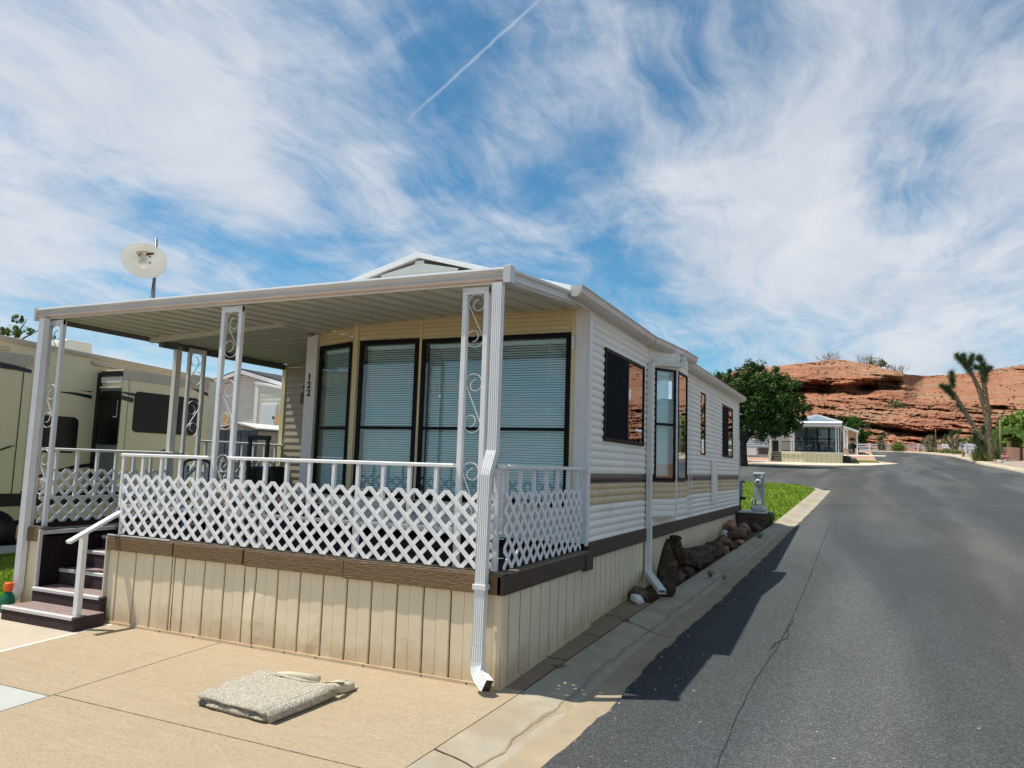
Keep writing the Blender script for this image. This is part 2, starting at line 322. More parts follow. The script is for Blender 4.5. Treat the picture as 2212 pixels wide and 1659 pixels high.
# ================================================================ GROUND
def lerp(tab,y):
    if y<=tab[0][0]: return tab[0][1]
    for (a,b),(c,d) in zip(tab,tab[1:]):
        if y<=c: return b+(d-b)*(y-a)/(c-a)
    return tab[-1][1]
def frange(a,b,s):
    n=max(1,int(round((b-a)/s))); return [a+(b-a)*i/n for i in range(n+1)]
def strip(mb,fx,ys):   # fx(y)-> list of (x,zoff)
    rows=[fx(y) for y in ys]; n=len(rows[0]); vs=[]
    for y,r in zip(ys,rows):
        for p in r: vs.append((p[0],y+(p[2] if len(p)>2 else 0),zg(y)+p[1]))
    return mb.add(vs,[(i*n+j,i*n+j+1,(i+1)*n+j+1,(i+1)*n+j) for i in range(len(ys)-1) for j in range(n-1)])
far=[-60,-30,-15,-8]+frange(-6,100,2)+[120,160,220,320,480,700]
def zfar(y): return zg(min(y,100))
mb=MB(); vs=[];xs=[-600,-250,-120,-60,-30,0,30,60,120,250,600]
for y in far:
    for x in xs: vs.append((x,y,zfar(y)-.30))
n=len(xs); mb.add(vs,[(i*n+j,i*n+j+1,(i+1)*n+j+1,(i+1)*n+j) for i in range(len(far)-1) for j in range(n-1)])
struct(mb.build('ground',desert))
# asphalt: the street and the side street to the left
EDGE=[(-14,.70),(-1.1,.75),(0,.83),(1.8,.82),(3.8,.93),(9,1.08),(11.7,1.14),(18.7,1.35),(24.9,1.50),(26,1.49)]
JOINT=[(-14,.08),(-1.4,.13),(0,.20),(.9,.22),(2.5,.27),(6,.42),(11.9,.69),(19.2,.86),(25.3,1.0)]
def jag(y): return .022*noise.noise(V((y*9,1.3,0)))+.03*noise.noise(V((y*2.3,5,0)))
RK=[(-14,11.7),(40,11.45),(52,11.2),(60,10.75),(70,10.95),(78.5,10.8),(83,9.9),(86.5,8.7)]
mb=MB()
strip(mb,lambda y:[(lerp(EDGE,y)+jag(y),-.045),(lerp(EDGE,y)+jag(y)+.012,-.026),(lerp(EDGE,y)+.35,-.022),(3,-.01),(6,0),(9,-.01),(lerp(RK,y)+.05,-.02)],frange(-14,26,.06))
strip(mb,lambda y:[(-45,-.04),(-20,-.035),(-8,-.03),(-2,-.03),(1.5,-.024),(3,-.0101),(6,0),(9,-.01),(lerp(RK,y)+.05,-.02)],frange(26,92,1.5))
struct(mb.build('road',asph,normals=False,smooth=True))
def groad(p): q=gr(p); return (q.x,q.y)
D4_=zo(2000,1350,1.843)
def crack(pts,w,m,name,seed=0,z=.0035,amp=.03):
    P=[groad(p) for p in pts]; F=[]
    for (a,b),(c,d) in zip(P,P[1:]):
        n_=max(2,int(math.hypot(c-a,d-b)/.12)); F+=[(a+(c-a)*i/n_,b+(d-b)*i/n_) for i in range(n_)]
    F.append(P[-1]); mb=MB(); pr=None
    for i,(x,y) in enumerate(F):
        a=F[max(0,i-1)];b=F[min(len(F)-1,i+1)]; d=V((b[0]-a[0],b[1]-a[1])).normalized(); nn=V((-d.y,d.x)); o=amp*noise.noise(V((i*.35,seed,0))); ww=w*(.35+1.1*abs(noise.noise(V((i*.6,seed,5)))))
        L_=(x+nn.x*(o-ww),y+nn.y*(o-ww));R2=(x+nn.x*(o+ww),y+nn.y*(o+ww)); zz=lambda q: zg(q[1])+rz0(q[0],q[1])+z
        cur=((*L_,zz(L_)),(*R2,zz(R2)))
        if pr: mb.poly([pr[0],pr[1],cur[1],cur[0]])
        pr=cur
    o=mb.build(name,m,normals=False); struct(o); return o
def rz0(x,y):
    tab=[(lerp(EDGE,y),-.026),(lerp(EDGE,y)+.35,-.022),(3,-.01),(6,0),(9,-.01),(lerp(RK,y)+.05,-.02)]
    return lerp(tab,x)
ck=mat('crack_tar',(.032,.033,.034),.9,.3,20,spec=.1)
crack([D4_(180,1659),D4_(260,1440),D4_(380,1190),D4_(510,1000),D4_(600,820),D4_(680,640),D4_(740,480),D4_(800,330)],.006,ck,'road_seam',1,amp=.012)
0 and crack([D4_(0,1600),D4_(110,1300),D4_(240,1050),D4_(330,880),D4_(440,700),D4_(560,520)],.005,ck,'road_seam',2)
crack([D4_(740,238),D4_(1100,240),D4_(1500,236),D4_(1740,262)],.030,ck,'road_crack',3,amp=.12)
crack([D4_(470,1010),D4_(560,930),D4_(600,850)],.012,ck,'road_crack',4,amp=.08)
rr=random.Random(21); mb=MB()
for _ in range(260):
    y=-4+30*rr.random()**1.8; x=lerp(EDGE,y)+.02+ (9 if rr.random()<.3 else .5)*rr.random()**2; r=rr.uniform(.004,.012); c=V((x,y,zg(y)+rz0(x,y)+r*.4)); a=rr.uniform(0,6); P=[c+V((math.cos(a+k*2.1)*r*rr.uniform(.7,1.3),math.sin(a+k*2.1)*r,0)) for k in range(3)]; mb.add(P+[c+V((0,0,r*.8))],[(0,1,3),(1,2,3),(2,0,3)])
tag(mb.build('grit',mat('grit_pale',(.42,.38,.32),.9,.4,30),normals=False),'loose pale grit scattered on the asphalt beside the kerb','grit',kind='stuff')
# rolled concrete kerb: top, gutter, following the street and turning the corner
def kerb_rows():
    rows=[]
    for y in frange(-14,25.3,.3):
        a,b=lerp(JOINT,y),lerp(EDGE,y)+.03; rows.append([(a+(b-a)*t,y,o) for t,o in ((0,0),(.2,-.004),(.42,-.028),(.62,-.052),(.85,-.050),(1,-.046))])
    c=(-1.3,25.3)
    for i in range(1,14):
        a=math.radians(i*7.2); rows.append([(c[0]+math.cos(a)*r,c[1]+math.sin(a)*(r+.55+i*.03),o) for r,o in ((2.3,0),(2.42,-.004),(2.55,-.028),(2.66,-.052),(2.75,-.050),(2.83,-.046))])
    ylast=rows[-1][0][1]
    for x in frange(-1.6,-30,3): rows.append([(x,ylast+t+.0*x-(x+1.6)*.07,o) for t,o in ((0,0),(.12,-.004),(.25,-.028),(.36,-.052),(.45,-.050),(.53,-.046))])
    return rows
rows=kerb_rows(); mb=MB(); n=6; mb.add([(x,y,zg(y)+o) for r in rows for x,y,o in r],[(i*n+j,i*n+j+1,(i+1)*n+j+1,(i+1)*n+j) for i in range(len(rows)-1) for j in range(n-1)])
struct(mb.build('kerb',gutc,normals=False,smooth=True))
# shrinkage cracks and water stain laid in the gutter pan
dk=mat('joint_dirt',(.06,.045,.035),.95,.3,20,spec=.1); stain=mat('water_stain',(.29,.225,.15),.9,.25,8,.3,50,spec=.15)
mb=MB()
for y0,sk in ((-1.12,-.10),(2.42,-.24),(5.9,-.2),(10.55,-.2),(14.1,-.5),(19,-.4),(24.6,-.3)):
    a,b=lerp(JOINT,y0),lerp(EDGE,y0); pr=None
    for i in range(9):
        t=i/8; x=a+(b-a)*t; y=y0+sk*t+.02*noise.noise(V((x*7,y0,0))); o=lerp([(0,0),(.2,-.004),(.42,-.028),(.62,-.052),(.85,-.05),(1,-.046)],t)+.0035
        if pr: mb.poly([(pr[0],pr[1]-.007,zg(pr[1])+pr[2]),(x,y-.007,zg(y)+o),(x,y+.007,zg(y)+o),(pr[0],pr[1]+.007,zg(pr[1])+pr[2])])
        pr=(x,y,o)
struct(mb.build('kerb_crack',dk,normals=False))
def wav(y): return .05*noise.noise(V((y*1.7,3,0)))+.020*noise.noise(V((y*5,8,0)))+.006*noise.noise(V((y*19,8,0)))
def so_(t): return lerp([(0,0),(.2,-.004),(.42,-.028),(.62,-.052),(.85,-.05),(1,-.046)],t)+.003
def strow(y):
    a,b=lerp(JOINT,y),lerp(EDGE,y); t0=.47+wav(y)/.6; return [(a+(b-a)*t,so_(t)) for t in (t0,.62,.85,1.0)]
mb=MB(); strip(mb,strow,frange(-14,12.4,.04)); struct(mb.build('gutter_stain',mat('gutter_silt',(.345,.275,.185),.9,.14,3,.3,50,spec=.15),normals=False))
def strow2(y):
    a,b=lerp(JOINT,y),lerp(EDGE,y); t0=.47+wav(y)/.6-.004; w_=.015+.07*abs(noise.noise(V((y*1.9,9,0))))+.02*abs(noise.noise(V((y*11,2,0)))); return [(a+(b-a)*t,so_(t)+.003) for t in (t0,t0+w_/2,t0+w_)]
mb=MB(); strip(mb,strow2,frange(-14,12.4,.04)); struct(mb.build('water_stain',stain,normals=False))
# driveway slabs with open joints
mb=MB(); 
def slab(mb,pts,z0=0,step=1.2):
    x0,y0,x1,y1=pts
    ys=frange(y0,y1,step); nx=frange(x0,x1,step); vs=[(x,y,zg(y)+z0) for y in ys for x in nx]; k=len(nx)
    mb.add(vs,[(i*k+j,i*k+j+1,(i+1)*k+j+1,(i+1)*k+j) for i in range(len(ys)-1) for j in range(k-1)])
    for (xa,ya,xb,yb) in ((x0,y0,x1,y0),(x1,y0,x1,y1),(x1,y1,x0,y1),(x0,y1,x0,y0)):
        mb.poly([(xa,ya,zg(ya)+z0),(xb,yb,zg(yb)+z0),(xb,yb,zg(yb)+z0-.08),(xa,ya,zg(ya)+z0-.08)])
J=.0055
mb.use(conc); slab(mb,(-2.665+J,-1.51+J,.07,.05)); slab(mb,(-2.665+J,-8,.07,-1.51-J)); strip(mb,lambda y:[(.07,0),(lerp(JOINT,y)-.007,0)],frange(-1.51+J,.05,.2)); strip(mb,lambda y:[(.07,0),(lerp(JOINT,y)-.007,0)],frange(-8,-1.51-J,.3)); slab(mb,(-4.02,-1.54+J,-2.665-J,.05))
slab(mb,(-4.02-3.1,-8,-2.665-J,-3.4))
mb.use(conc_w); slab(mb,(-7.1,-3.4+.01,-2.665-J,-1.54-J))
mb.use(conc_p); slab(mb,(-5.75,-1.54+J,-4.06,.55)); 
mb.use(mat('white_grout',(.66,.64,.58),.8,.1,5)); slab(mb,(-4.06,-1.54+J,-4.02,.05),-.0005)
struct(mb.build('driveway',normals=False))
mb=MB(); strip(mb,lambda y:[(-16,-.035),(lerp(JOINT,y)-.002,-.035)],frange(-14,25.3,.6)); struct(mb.build('soil_bed',soil,normals=False))
# narrow slab strip between skirting and kerb, then planting bed for the rocks
mb=MB()
for a,b in ((.05,.91),(.92,1.75),(1.76,2.6),(2.61,3.38)): strip(mb,lambda y:[(-.05,0),(lerp(JOINT,y)-.012,-.001)],frange(a,b-.008,.2))
struct(mb.build('pavement',stripc,normals=False))

# ---- lawns
def blades(name,polyf,box,count,h,mats,label,cat='grass',wd=.006,seed=3,base=True):
    rr=random.Random(seed); mb=MB(); x0,x1,y0,y1=box; k=0
    mb.use(mats[0])
    while k<count:
        x=rr.uniform(x0,x1); y=rr.uniform(y0,y1)
        if not polyf(x,y): continue
        k+=1; a=rr.uniform(0,6.28); hh=h*rr.uniform(.5,1.2)*(.8+.5*noise.noise(V((x*1.2,y*1.2,0)))); l=rr.uniform(0,.6)*hh; b=rr.uniform(0,6.28); z=zg(y)+.0; w_=wd*rr.uniform(.7,1.4)
        mb.add([(x-math.cos(a)*w_,y-math.sin(a)*w_,z),(x+math.cos(a)*w_,y+math.sin(a)*w_,z),(x+math.cos(b)*l,y+math.sin(b)*l,z+hh)],[(0,1,2)])
    o=mb.build(name,mats[0],normals=False); tag(o,label,cat,kind='stuff'); return o
KX=[(r[0][0],r[0][1]) for r in rows if r[0][1]>=12.9 and r[0][0]>-12]
def lawnpoly(x,y):
    if y<12.9 or x<-9: return False
    if y<25.3: return x<lerp(JOINT,y)
    # corner arc
    dx=x+1.3; dy=(y-25.3)
    if dx>0: return (dx/2.25)**2+(dy/3.15)**2<1
    return y<28.4+.0*x-(x+1.6)*.07
mb=MB()
ys=frange(12.9,30,.5)
strip(mb,lambda y:[(-9,-.01),(max(-9,(lerp(JOINT,y) if y<25.3 else (-1.3+2.27*math.sqrt(max(0,1-((y-25.3)/3.2)**2)) if y<28.5 else -1.6-(y-28.4)/.07)))-.01,-.004)],ys)
struct(mb.build('lawn_soil',grassb,normals=False))
blades('corner_lawn',lawnpoly,(-9,1.4,12.9,29.4),42000,.085,[grassm],'bright green mown lawn on the corner beyond the white mobile home',wd=.016)
mb=MB(); strip(mb,lambda y:[(-9.1,-.005),(-5.75,-.005)],frange(-1.2,6,.5)); struct(mb.build('side_lawn_soil',grassb,normals=False))
blades('side_lawn',lambda x,y:True,(-8.6,-5.78,-.9,4.5),16000,.05,[grassm],'sunlit grass strip between the travel trailer and the porch steps',wd=.006,seed=5)

# ---- far right kerb and gravel bed
mb=MB(); kr=[]
pts=[(lerp(RK,y),y) for y in frange(-14,86.5,2.5)]+[(7.3,88.3),(5,88.9),(2,88.6),(-4,87.5),(-16,86)]
mb2=MB(); prof=((0,-.05),(.06,.10),(.18,.13),(.55,.13))
for i,(x,y) in enumerate(pts):
    a=V(pts[max(0,i-1)]);b=V(pts[min(len(pts)-1,i+1)]); d=(b-a).normalized(); nrm=V((d.y,-d.x)); kr.append([(x+nrm.x*o,y+nrm.y*o,zg(y)+z) for o,z in prof])
mb.add([p for r in kr for p in r],[(i*4+j,i*4+j+1,(i+1)*4+j+1,(i+1)*4+j) for i in range(len(kr)-1) for j in range(3)])
struct(mb.build('far_kerb',mat('kerb_concrete',(.50,.42,.30),.85,.15,2,.3,10,spec=.2),normals=False))
mb=MB(); vs=[]
for i,r in enumerate(kr):
    x,y,z=r[3]; a=V(pts[max(0,i-1)]);b=V(pts[min(len(pts)-1,i+1)]); d=(b-a).normalized(); nrm=V((d.y,-d.x))
    vs+=[(x,y,z-.003),(x+nrm.x*5,y+nrm.y*5,z+.12),(x+nrm.x*26,y+nrm.y*26,z+.3)]
mb.add(vs,[(i*3+j,i*3+j+1,(i+1)*3+j+1,(i+1)*3+j) for i in range(len(kr)-1) for j in range(2)])
struct(mb.build('gravel_bed',gravel,normals=False))

# ================================================================ HILL
def sst(a,b,x):
    t=min(1,max(0,(x-a)/(b-a))); return t*t*(3-2*t)
TOP=[(-.6,.075),(-.3,.085),(-.19,.100),(-.172,.108),(-.160,.118),(-.150,.1255),(-.135,.1305),(-.125,.1355),(-.10,.1345),(-.075,.1370),(-.045,.1400),(-.029,.1425),(-.01,.1412),(.001,.1390),(.02,.1345),(.032,.1300),(.045,.1265),(.057,.1215),(.075,.1200),(.096,.1200),(.12,.1215),(.142,.1245),(.171,.1290),(.22,.138),(.30,.155),(.45,.17),(.7,.15),(1.1,.12)]
def hill(name,a0,a1,na,nt_,m):
    vs=[]
    for i in range(na+1):
        a=a0+(a1-a0)*i/na; top=lerp(TOP,a); top+=.0016*noise.fractal(V((a*70,2,0)),1,2.1,4)*(1 if a<.06 else .5)
        rid=sst(.052,.075,a)           # right ridge stands farther away
        led=.0975+.006*noise.noise(V((a*14,1,0)))-.012*sst(-.16,-.06,a)*0+.0     # upper ledge height
        l2=.056+.009*sst(-.06,-.03,a)-.014*sst(-.03,.09,a)+.002*noise.noise(V((a*20,7,0)))
        for j in range(nt_+1):
            u=j/nt_
            if u<=.9: t=.012+(top-.012)*(u/.9)
            else: t=top-(top*.28)*((u-.9)/.1)**1.4
            # distance along the profile
            R=96+ (t-.03)*620 + sst(.10,.14,t)*26 + rid*sst(.085,.118,t)*85
            if u>.9: R=96+(top-.03)*620+sst(.10,.14,top)*26+rid*sst(.085,.118,top)*85+((u-.9)/.1)*80
            if u<=.9:
                t_=t+.0035*noise.noise(V((a*9,t*30,3)))
                # upper cliff band: bulging face over a deep undercut
                w1=sst(-.165,-.11,a)*(1-sst(.045,.062,a))
                d1=t_-led
                R-=w1*17*sst(.004,.020,d1)*(1-sst(.022,.05,d1))
                R+=w1*9*math.exp(-((d1-.006)/.0085)**2)*(1+.8*noise.noise(V((a*45,5,0))))
                # lower ledge, tilted
                w2=sst(-.075,-.05,a)*(1-sst(.075,.12,a)); d2=t_-l2
                R-=w2*7*sst(-.001,.006,d2)*(1-sst(.008,.032,d2)); R+=w2*3.5*math.exp(-((d2-.0005)/.004)**2)*(1+.6*noise.noise(V((a*60,9,0))))
                # strata and broken blocks
                q=V((a*30,(t+a*.10)*200,1)); s1=noise.fractal(q,.9,2.1,5)
                R+=2.3*s1*(.5+sst(.02,.05,t))
                pt=V((a*95,(t)*150,4)); R+=1.2*abs(noise.noise(pt))+.8*noise.noise(pt*2.7)+.5*noise.noise(pt*6)
                gx=((t+a*.07)*230+3.5*noise.noise(V((a*25,t*60,7)))); fr=gx-math.floor(gx); R+=1.0*(fr**3)*max(0,noise.noise(V((a*18,math.floor(gx)*3.7,0)))+.1)+.5*noise.noise(V((a*200,t*420,2)))
            x=CAM.x+R*math.sin(a); y=CAM.y+R*math.cos(a); vs.append((x,y,CAM.z+R*t))
    k=nt_+1
    mb=MB(); mb.add(vs,[(i*k+j,(i+1)*k+j,(i+1)*k+j+1,i*k+j+1) for i in range(na) for j in range(nt_)])
    return mb.build(name,m,normals=False)
hill_ob=hill('hill',-.20,.30,900,230,rockr); struct(hill_ob,'layered red sandstone hill with dark undercut ledges behind the homes')
struct(hill('hill_flank',.2999,.95,240,120,rockr))

rr=random.Random(77); mb=MB(); hv_=hill_ob.data.vertices; nv_=len(hv_)
for _ in range(1500):
    v=hv_[rr.randrange(nv_)].co; a_=math.atan2(v.x-CAM.x,v.y-CAM.y)
    if noise.noise(V((v.x*.05,v.y*.05,v.z*.2)))<-.02: continue
    k=rr.uniform(.15,.55)*(1.3 if v.z>22 else 1)
    for _ in range(16):
        d=V((rr.gauss(0,1),rr.gauss(0,1),abs(rr.gauss(0,1))*.8+.15)).normalized()*k*rr.uniform(.6,1.2); s_=V((rr.uniform(-1,1),rr.uniform(-1,1),rr.uniform(-.3,.3)))*.07*k/.4; mb.add([v-s_,v+s_,v+d],[(0,1,2)])
tag(mb.build('scrub',mat('scrub',(.15,.13,.065),.9,.5,.8,spec=.05),normals=False),'scattered dry desert scrub over the red rock hill','scrub',kind='stuff')
# ================================================================ HOME
def siding(mb,P0,P1,z0,z1,period,depth,kind='bulge',holes=(),zbands=None,phase=0):
    """profiled sheet from P0 to P1 (plan), outward normal to the right of the direction; zbands=[(z,material)] lower edges"""
    P0=V((P0[0],P0[1],0));P1=V((P1[0],P1[1],0)); Ln=(P1-P0).length; d=(P1-P0)/Ln; n=V((d.y,-d.x,0))
    def off(z):
        q=(z-phase)/period; k=math.floor(q); t=q-k
        if kind=='lap': return depth*(1-t)
        s_=depth*math.sin(math.pi*min(1,t*1.06))**.55 if t<.94 else 0
        if kind=='dutch' : s_*= (1.0 if k%2 else .82)
        return s_
    us=sorted({0,Ln,*[h[0] for h in holes],*[h[1] for h in holes]}); us=[u for u in us if 0<=u<=Ln]
    fr=(0,.02,.98) if kind=='lap' else (0,.05,.14,.3,.5,.7,.84,.93,.97)
    for ua,ub in zip(us,us[1:]):
        mid=(ua+ub)/2; iv=[(z0,z1)]
        for h in holes:
            if h[0]<=mid<=h[1]:
                nv=[]
                for a,b in iv:
                    if h[2]>a: nv.append((a,min(b,h[2])))
                    if h[3]<b: nv.append((max(a,h[3]),b))
                iv=[x for x in nv if x[1]-x[0]>1e-4]
        for a,b in iv:
            zs={a,b}; k=math.floor((a-phase)/period)
            while phase+k*period<b:
                for t in fr:
                    z=phase+(k+t)*period
                    if a<z<b: zs.add(z)
                k+=1
            if zbands: 
                for zb,_ in zbands:
                    if a<zb<b: zs.add(zb)
            zs=sorted(zs); 
            for za,zb in zip(zs,zs[1:]):
                if zbands:
                    for q,m in zbands:
                        if (za+zb)/2>=q: mm=m
                    mb.use(mm)
                oa,ob=off(za+1e-5),off(zb-1e-5)
                pa=P0+d*ua;pb=P0+d*ub
                mb.add([pa+n*oa+V((0,0,za)),pb+n*oa+V((0,0,za)),pb+n*ob+V((0,0,zb)),pa+n*ob+V((0,0,zb))],[(0,1,2,3)])
    return d,n
def window(parent,P0,P1,z0,z1,n,mull_z=(),mull_u=(),fw=.045,gl=None,blind=(0,1),name='window',proud=.02,deep=.035,fm=None,bl_mat=None,slat=.026,screen=None,sill=True,bz=None):
    """framed window standing in a wall opening; P0,P1 plan points of its ends, n outward normal"""
    P0=V((P0[0],P0[1],0));P1=V((P1[0],P1[1],0)); L_=(P1-P0).length; d=(P1-P0)/L_; n=V((n[0],n[1],0)).normalized(); Z=V((0,0,1))
    fm=fm or darkf
    def blk(mb,u0,u1,a,b,o0,o1):
        p=[P0+d*u+n*o+Z*z for z in (a,b) for u,o in ((u0,o0),(u1,o0),(u1,o1),(u0,o1))]
        mb.add(p,[(0,3,2,1),(4,5,6,7),(0,1,5,4),(1,2,6,5),(2,3,7,6),(3,0,4,7)])
    mb=MB()
    blk(mb,0,L_,z1-fw,z1,-deep,proud);blk(mb,0,L_,z0,z0+fw,-deep,proud+.004);blk(mb,0,fw,z0+fw,z1-fw,-deep,proud);blk(mb,L_-fw,L_,z0+fw,z1-fw,-deep,proud)
    for z in mull_z: blk(mb,fw,L_-fw,z-.017,z+.017,-deep+.01,proud-.004)
    for u in mull_u: blk(mb,u-.02,u+.02,z0+fw,z1-fw,-deep+.005,proud-.002)
    w=mb.build(name,fm,parent,bevel=.003)
    mb=MB(); o_=n*(proud-.012); mb.poly([P0+d*(fw-.004)+o_+Z*(z0+fw-.004),P0+d*(L_-fw+.004)+o_+Z*(z0+fw-.004),P0+d*(L_-fw+.004)+o_+Z*(z1-fw+.004),P0+d*(fw-.004)+o_+Z*(z1-fw+.004)]); mb.build('pane',gl,w,normals=False)
    # dark interior liner behind the blinds
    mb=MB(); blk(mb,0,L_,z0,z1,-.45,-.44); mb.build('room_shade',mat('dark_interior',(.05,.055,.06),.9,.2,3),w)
    if blind:
        mb=MB(); u0=fw+(L_-2*fw)*blind[0]+.012; u1=fw+(L_-2*fw)*blind[1]-.012; zt=z1-fw-.03; zb=bz if bz else z0+fw+.01; z=zt-.02
        blk(mb,u0,u1,zt-.01,zt+.025,-deep-.045,-deep-.015)
        while z>zb:
            a=P0+d*u0-n*(deep+.018)+Z*(z-.006); b=P0+d*u1-n*(deep+.018)+Z*(z-.006); c=b-n*.016+Z*.0195; e=a-n*.016+Z*.0195
            mb.add([a,b,c,e],[(0,1,2,3)]); z-=slat
        for k in (.12,.88): blk(mb,u0+(u1-u0)*k,u0+(u1-u0)*k+.003,zb,zt,-deep-.016,-deep-.014)
        mb.build('blinds',bl_mat or blindm,w)
    if screen:
        mb=MB(); blk(mb,screen[0],screen[1],z0+fw-.01,z1-fw+.01,proud-.006,proud-.001); mb.build('insect_screen',screenm,w)
    return w

home=thing('mobile_home',(0,1.93,0),'long white mobile home with maroon and tan stripes, numbered 122, behind the lattice porch','mobile home')
YF,YE,ZB,ZT=1.932,12.33,.895,3.27
# --- street side wall, bay in the middle
bands=[(0,siding_w),(1.243,tanb),(1.456,maroon),(1.556,siding_w)]
mb=MB()
sideP=.0775; BZ_=1.0
siding(mb,(0,YF+.05),(0,4.50),ZB,ZT,sideP,.018,'dutch',[(2.40-YF-.05,4.01-YF-.05,1.90,2.89)],bands,phase=1.556)
siding(mb,(0,4.50),(0,5.90),ZB,BZ_+.02,sideP,.010,'dutch',[],[(0,siding_w)],phase=1.556); siding(mb,(0,5.90),(0,7.0),ZB,ZT,sideP,.018,'dutch',[],bands,phase=1.556)
siding(mb,(0,7.0),(0,YE),ZB,ZT,sideP,.018,'dutch',[(7.83-7.0,8.24-7.0,1.90,2.965),(10.08-7.0,11.45-7.0,1.91,2.96)],bands,phase=1.556)
mb.build('side_wall',None,home,normals=False)
BAY=[(0,4.50),(.235,4.88),(.235,5.58),(0,5.90)]; BZ=1.012
mb=MB(); siding(mb,BAY[0],BAY[1],BZ,ZT,sideP,.012,'dutch',[(.04,.42,1.49,2.95)],bands,phase=1.556); siding(mb,BAY[1],BAY[2],BZ,ZT,sideP,.012,'dutch',[(.05,.64,1.49,2.95)],bands,phase=1.556); siding(mb,BAY[2],BAY[3],BZ,ZT,sideP,.012,'dutch',[],bands,phase=1.556)
mb.use(siding_w).poly([(x,y,BZ) for x,y in BAY][::-1])
bay=mb.build('bay',None,home,normals=False)
mb=MB(); mb.box(.205,.25,4.86,4.905,BZ-.005,ZT); mb.build('corner_board',whitem,bay,bevel=.003)
da=V((.235,.38,0)).normalized(); na=V((da.y,-da.x,0)); A1=V((0,4.50,0))
window(home,A1+da*.04,A1+da*.42,1.49,2.95,na,mull_z=(2.215,),gl=gl_side,fw=.028,blind=(0,.93),slat=.024)
window(home,(.235,4.93),(.235,5.52),1.49,2.95,(1,0),mull_z=(2.215,),gl=glass('glass_mirror',(.55,.62,.62),.20),fw=.03,blind=(0,1),slat=.024)
w=window(home,(0,2.40),(0,4.01),1.90,2.89,(1,0),mull_u=(.88,),gl=glass('glass_mirror',(.55,.62,.62),.20),fw=.04,blind=None,screen=(.04,.87),proud=.03)
w['label']='sliding window with dark insect screen over its near half'
window(home,(0,7.83),(0,8.24),1.90,2.965,(1,0),mull_z=(2.43,),gl=glass('glass_mirror',(.55,.62,.62),.20),fw=.03,blind=(0,1),bz=2.45)
window(home,(0,10.08),(0,11.45),1.91,2.96,(1,0),mull_u=(.75,),gl=glass('glass_mirror',(.55,.62,.62),.20),fw=.04,blind=None,screen=(.04,.74))
# trim boards of the side wall
for y0,y1,x1,z0 in ((4.235,4.275,.028,ZB),(6.79,6.82,.022,.90),(6.975,7.005,.024,ZB),(YE-.03,YE+.02,.03,.9)): mb=MB(); mb.box(-.03,x1,y0,y1,z0,ZT); mb.build('seam_board',whitem,home,bevel=.003)
mb=MB(); mb.box(-.145,-.003,YF-.012,YF+.05,.88,3.25); mb.box(-.004,.022,YF-.022,YF+.055,.86,3.25)
mb.build('corner_board',whitem,home,bevel=.004)
mb=MB(); mb.box(.015,.035,8.80,9.40,1.02,1.83); p=mb.build('access_panel',whitem,home,bevel=.006)
mb=MB(); mb.box(.036,.040,8.86,9.34,1.06,1.79); mb.build('panel_face',siding_w,p)
# --- front wall under the porch roof
mb=MB(); fp=.0485
siding(mb,(-2.84,YF),(-.145,YF),.88,3.26,fp,.009,'lap',[(-2.776+2.84,-1.975+2.84,1.22,2.99),(-1.94+2.84,-.19+2.84,1.22,2.975)],[(0,siding_w),(1.21,siding_c)],phase=0)
CH0,CH1=(-3.60,2.20),(-2.84,YF); cl_=math.hypot(CH1[0]-CH0[0],CH1[1]-CH0[1])
siding(mb,CH0,CH1,.88,3.26,fp,.009,'lap',[(.05,cl_-.06,1.22,2.99)],[(0,siding_w),(1.21,siding_c)])
mb.build('front_wall',None,home,normals=False)
cd=(V(CH1)-V(CH0)).normalized(); cn=(cd.y,-cd.x)
p0=V(CH0)+cd*.05;p1=V(CH1)-cd*.06
window(home,p0,p1,1.22,2.99,cn,mull_z=(1.99,),gl=gl_front,fw=.05,blind=(0,1))
window(home,(-2.776,YF),(-1.975,YF),1.22,2.99,(0,-1),mull_z=(1.99,),gl=gl_front,fw=.055)
window(home,(-1.94,YF),(-.19,YF),1.22,2.975,(0,-1),mull_z=(1.99,),mull_u=(.845,.895),gl=gl_front,fw=.05)
for q in ((-1.973,-1.942,YF-.018,YF,1.2,3.2),(-.187,-.146,YF-.012,YF+.004,1.0,3.2),(-2.86,-2.80,YF-.022,YF+.01,.88,3.24)): mb=MB(); mb.box(*q); mb.build('batten',siding_c,home,bevel=.003)
mb=MB(); mb.box(-3.76,-3.62,2.17,2.24,.88,3.32); mb.box(-3.625,-3.585,2.15,2.215,.88,3.32); nb=mb.build('number_board',whitem,home,bevel=.004)
for k,c in enumerate('122'): text(c,.115,(-3.690,2.166,2.615-k*.098),(1,0,0),(0,0,1),blackm,nb,'digit',bold=.004)
# closed walls out of view: recess return, left side, back
mb=MB(); mb.box(-3.74,-3.70,2.24,3.76,.88,3.25); mb.box(-3.70,-3.66,2.24,3.76,.88,3.25); mb.box(-5.50,-5.46,3.80,11.5,.88,2.96); mb.box(-5.5,-.03,YE-.04,YE,.88,ZT); mb.box(-5.46,-3.7,11.46,11.5,.88,2.96)
mb.build('back_wall',siding_w,home)
mb=MB(); siding(mb,(-5.46,3.76),(-3.70,3.76),.88,3.25,.103,.012,'lap'); rw=mb.build('entry_wall',siding_t,home,normals=False)
mb=MB(); mb.box(-5.53,-5.455,3.735,3.80,.86,3.02); mb.build('corner_board',siding_c,home,bevel=.004)
mb=MB(); mb.box(-5.12,-5.03,3.70,3.745,2.43,2.60); mb.tube([(-5.075,3.72,2.60),(-5.075,3.715,2.66)],.012,8); mb.tube([(-5.075,3.715,2.66),(-5.075,3.715,2.70)],.022,8)
mb.build('porch_lamp',mat('lamp_bronze',(.10,.075,.05),.4,.2,9,metal=.3),home,bevel=.003)
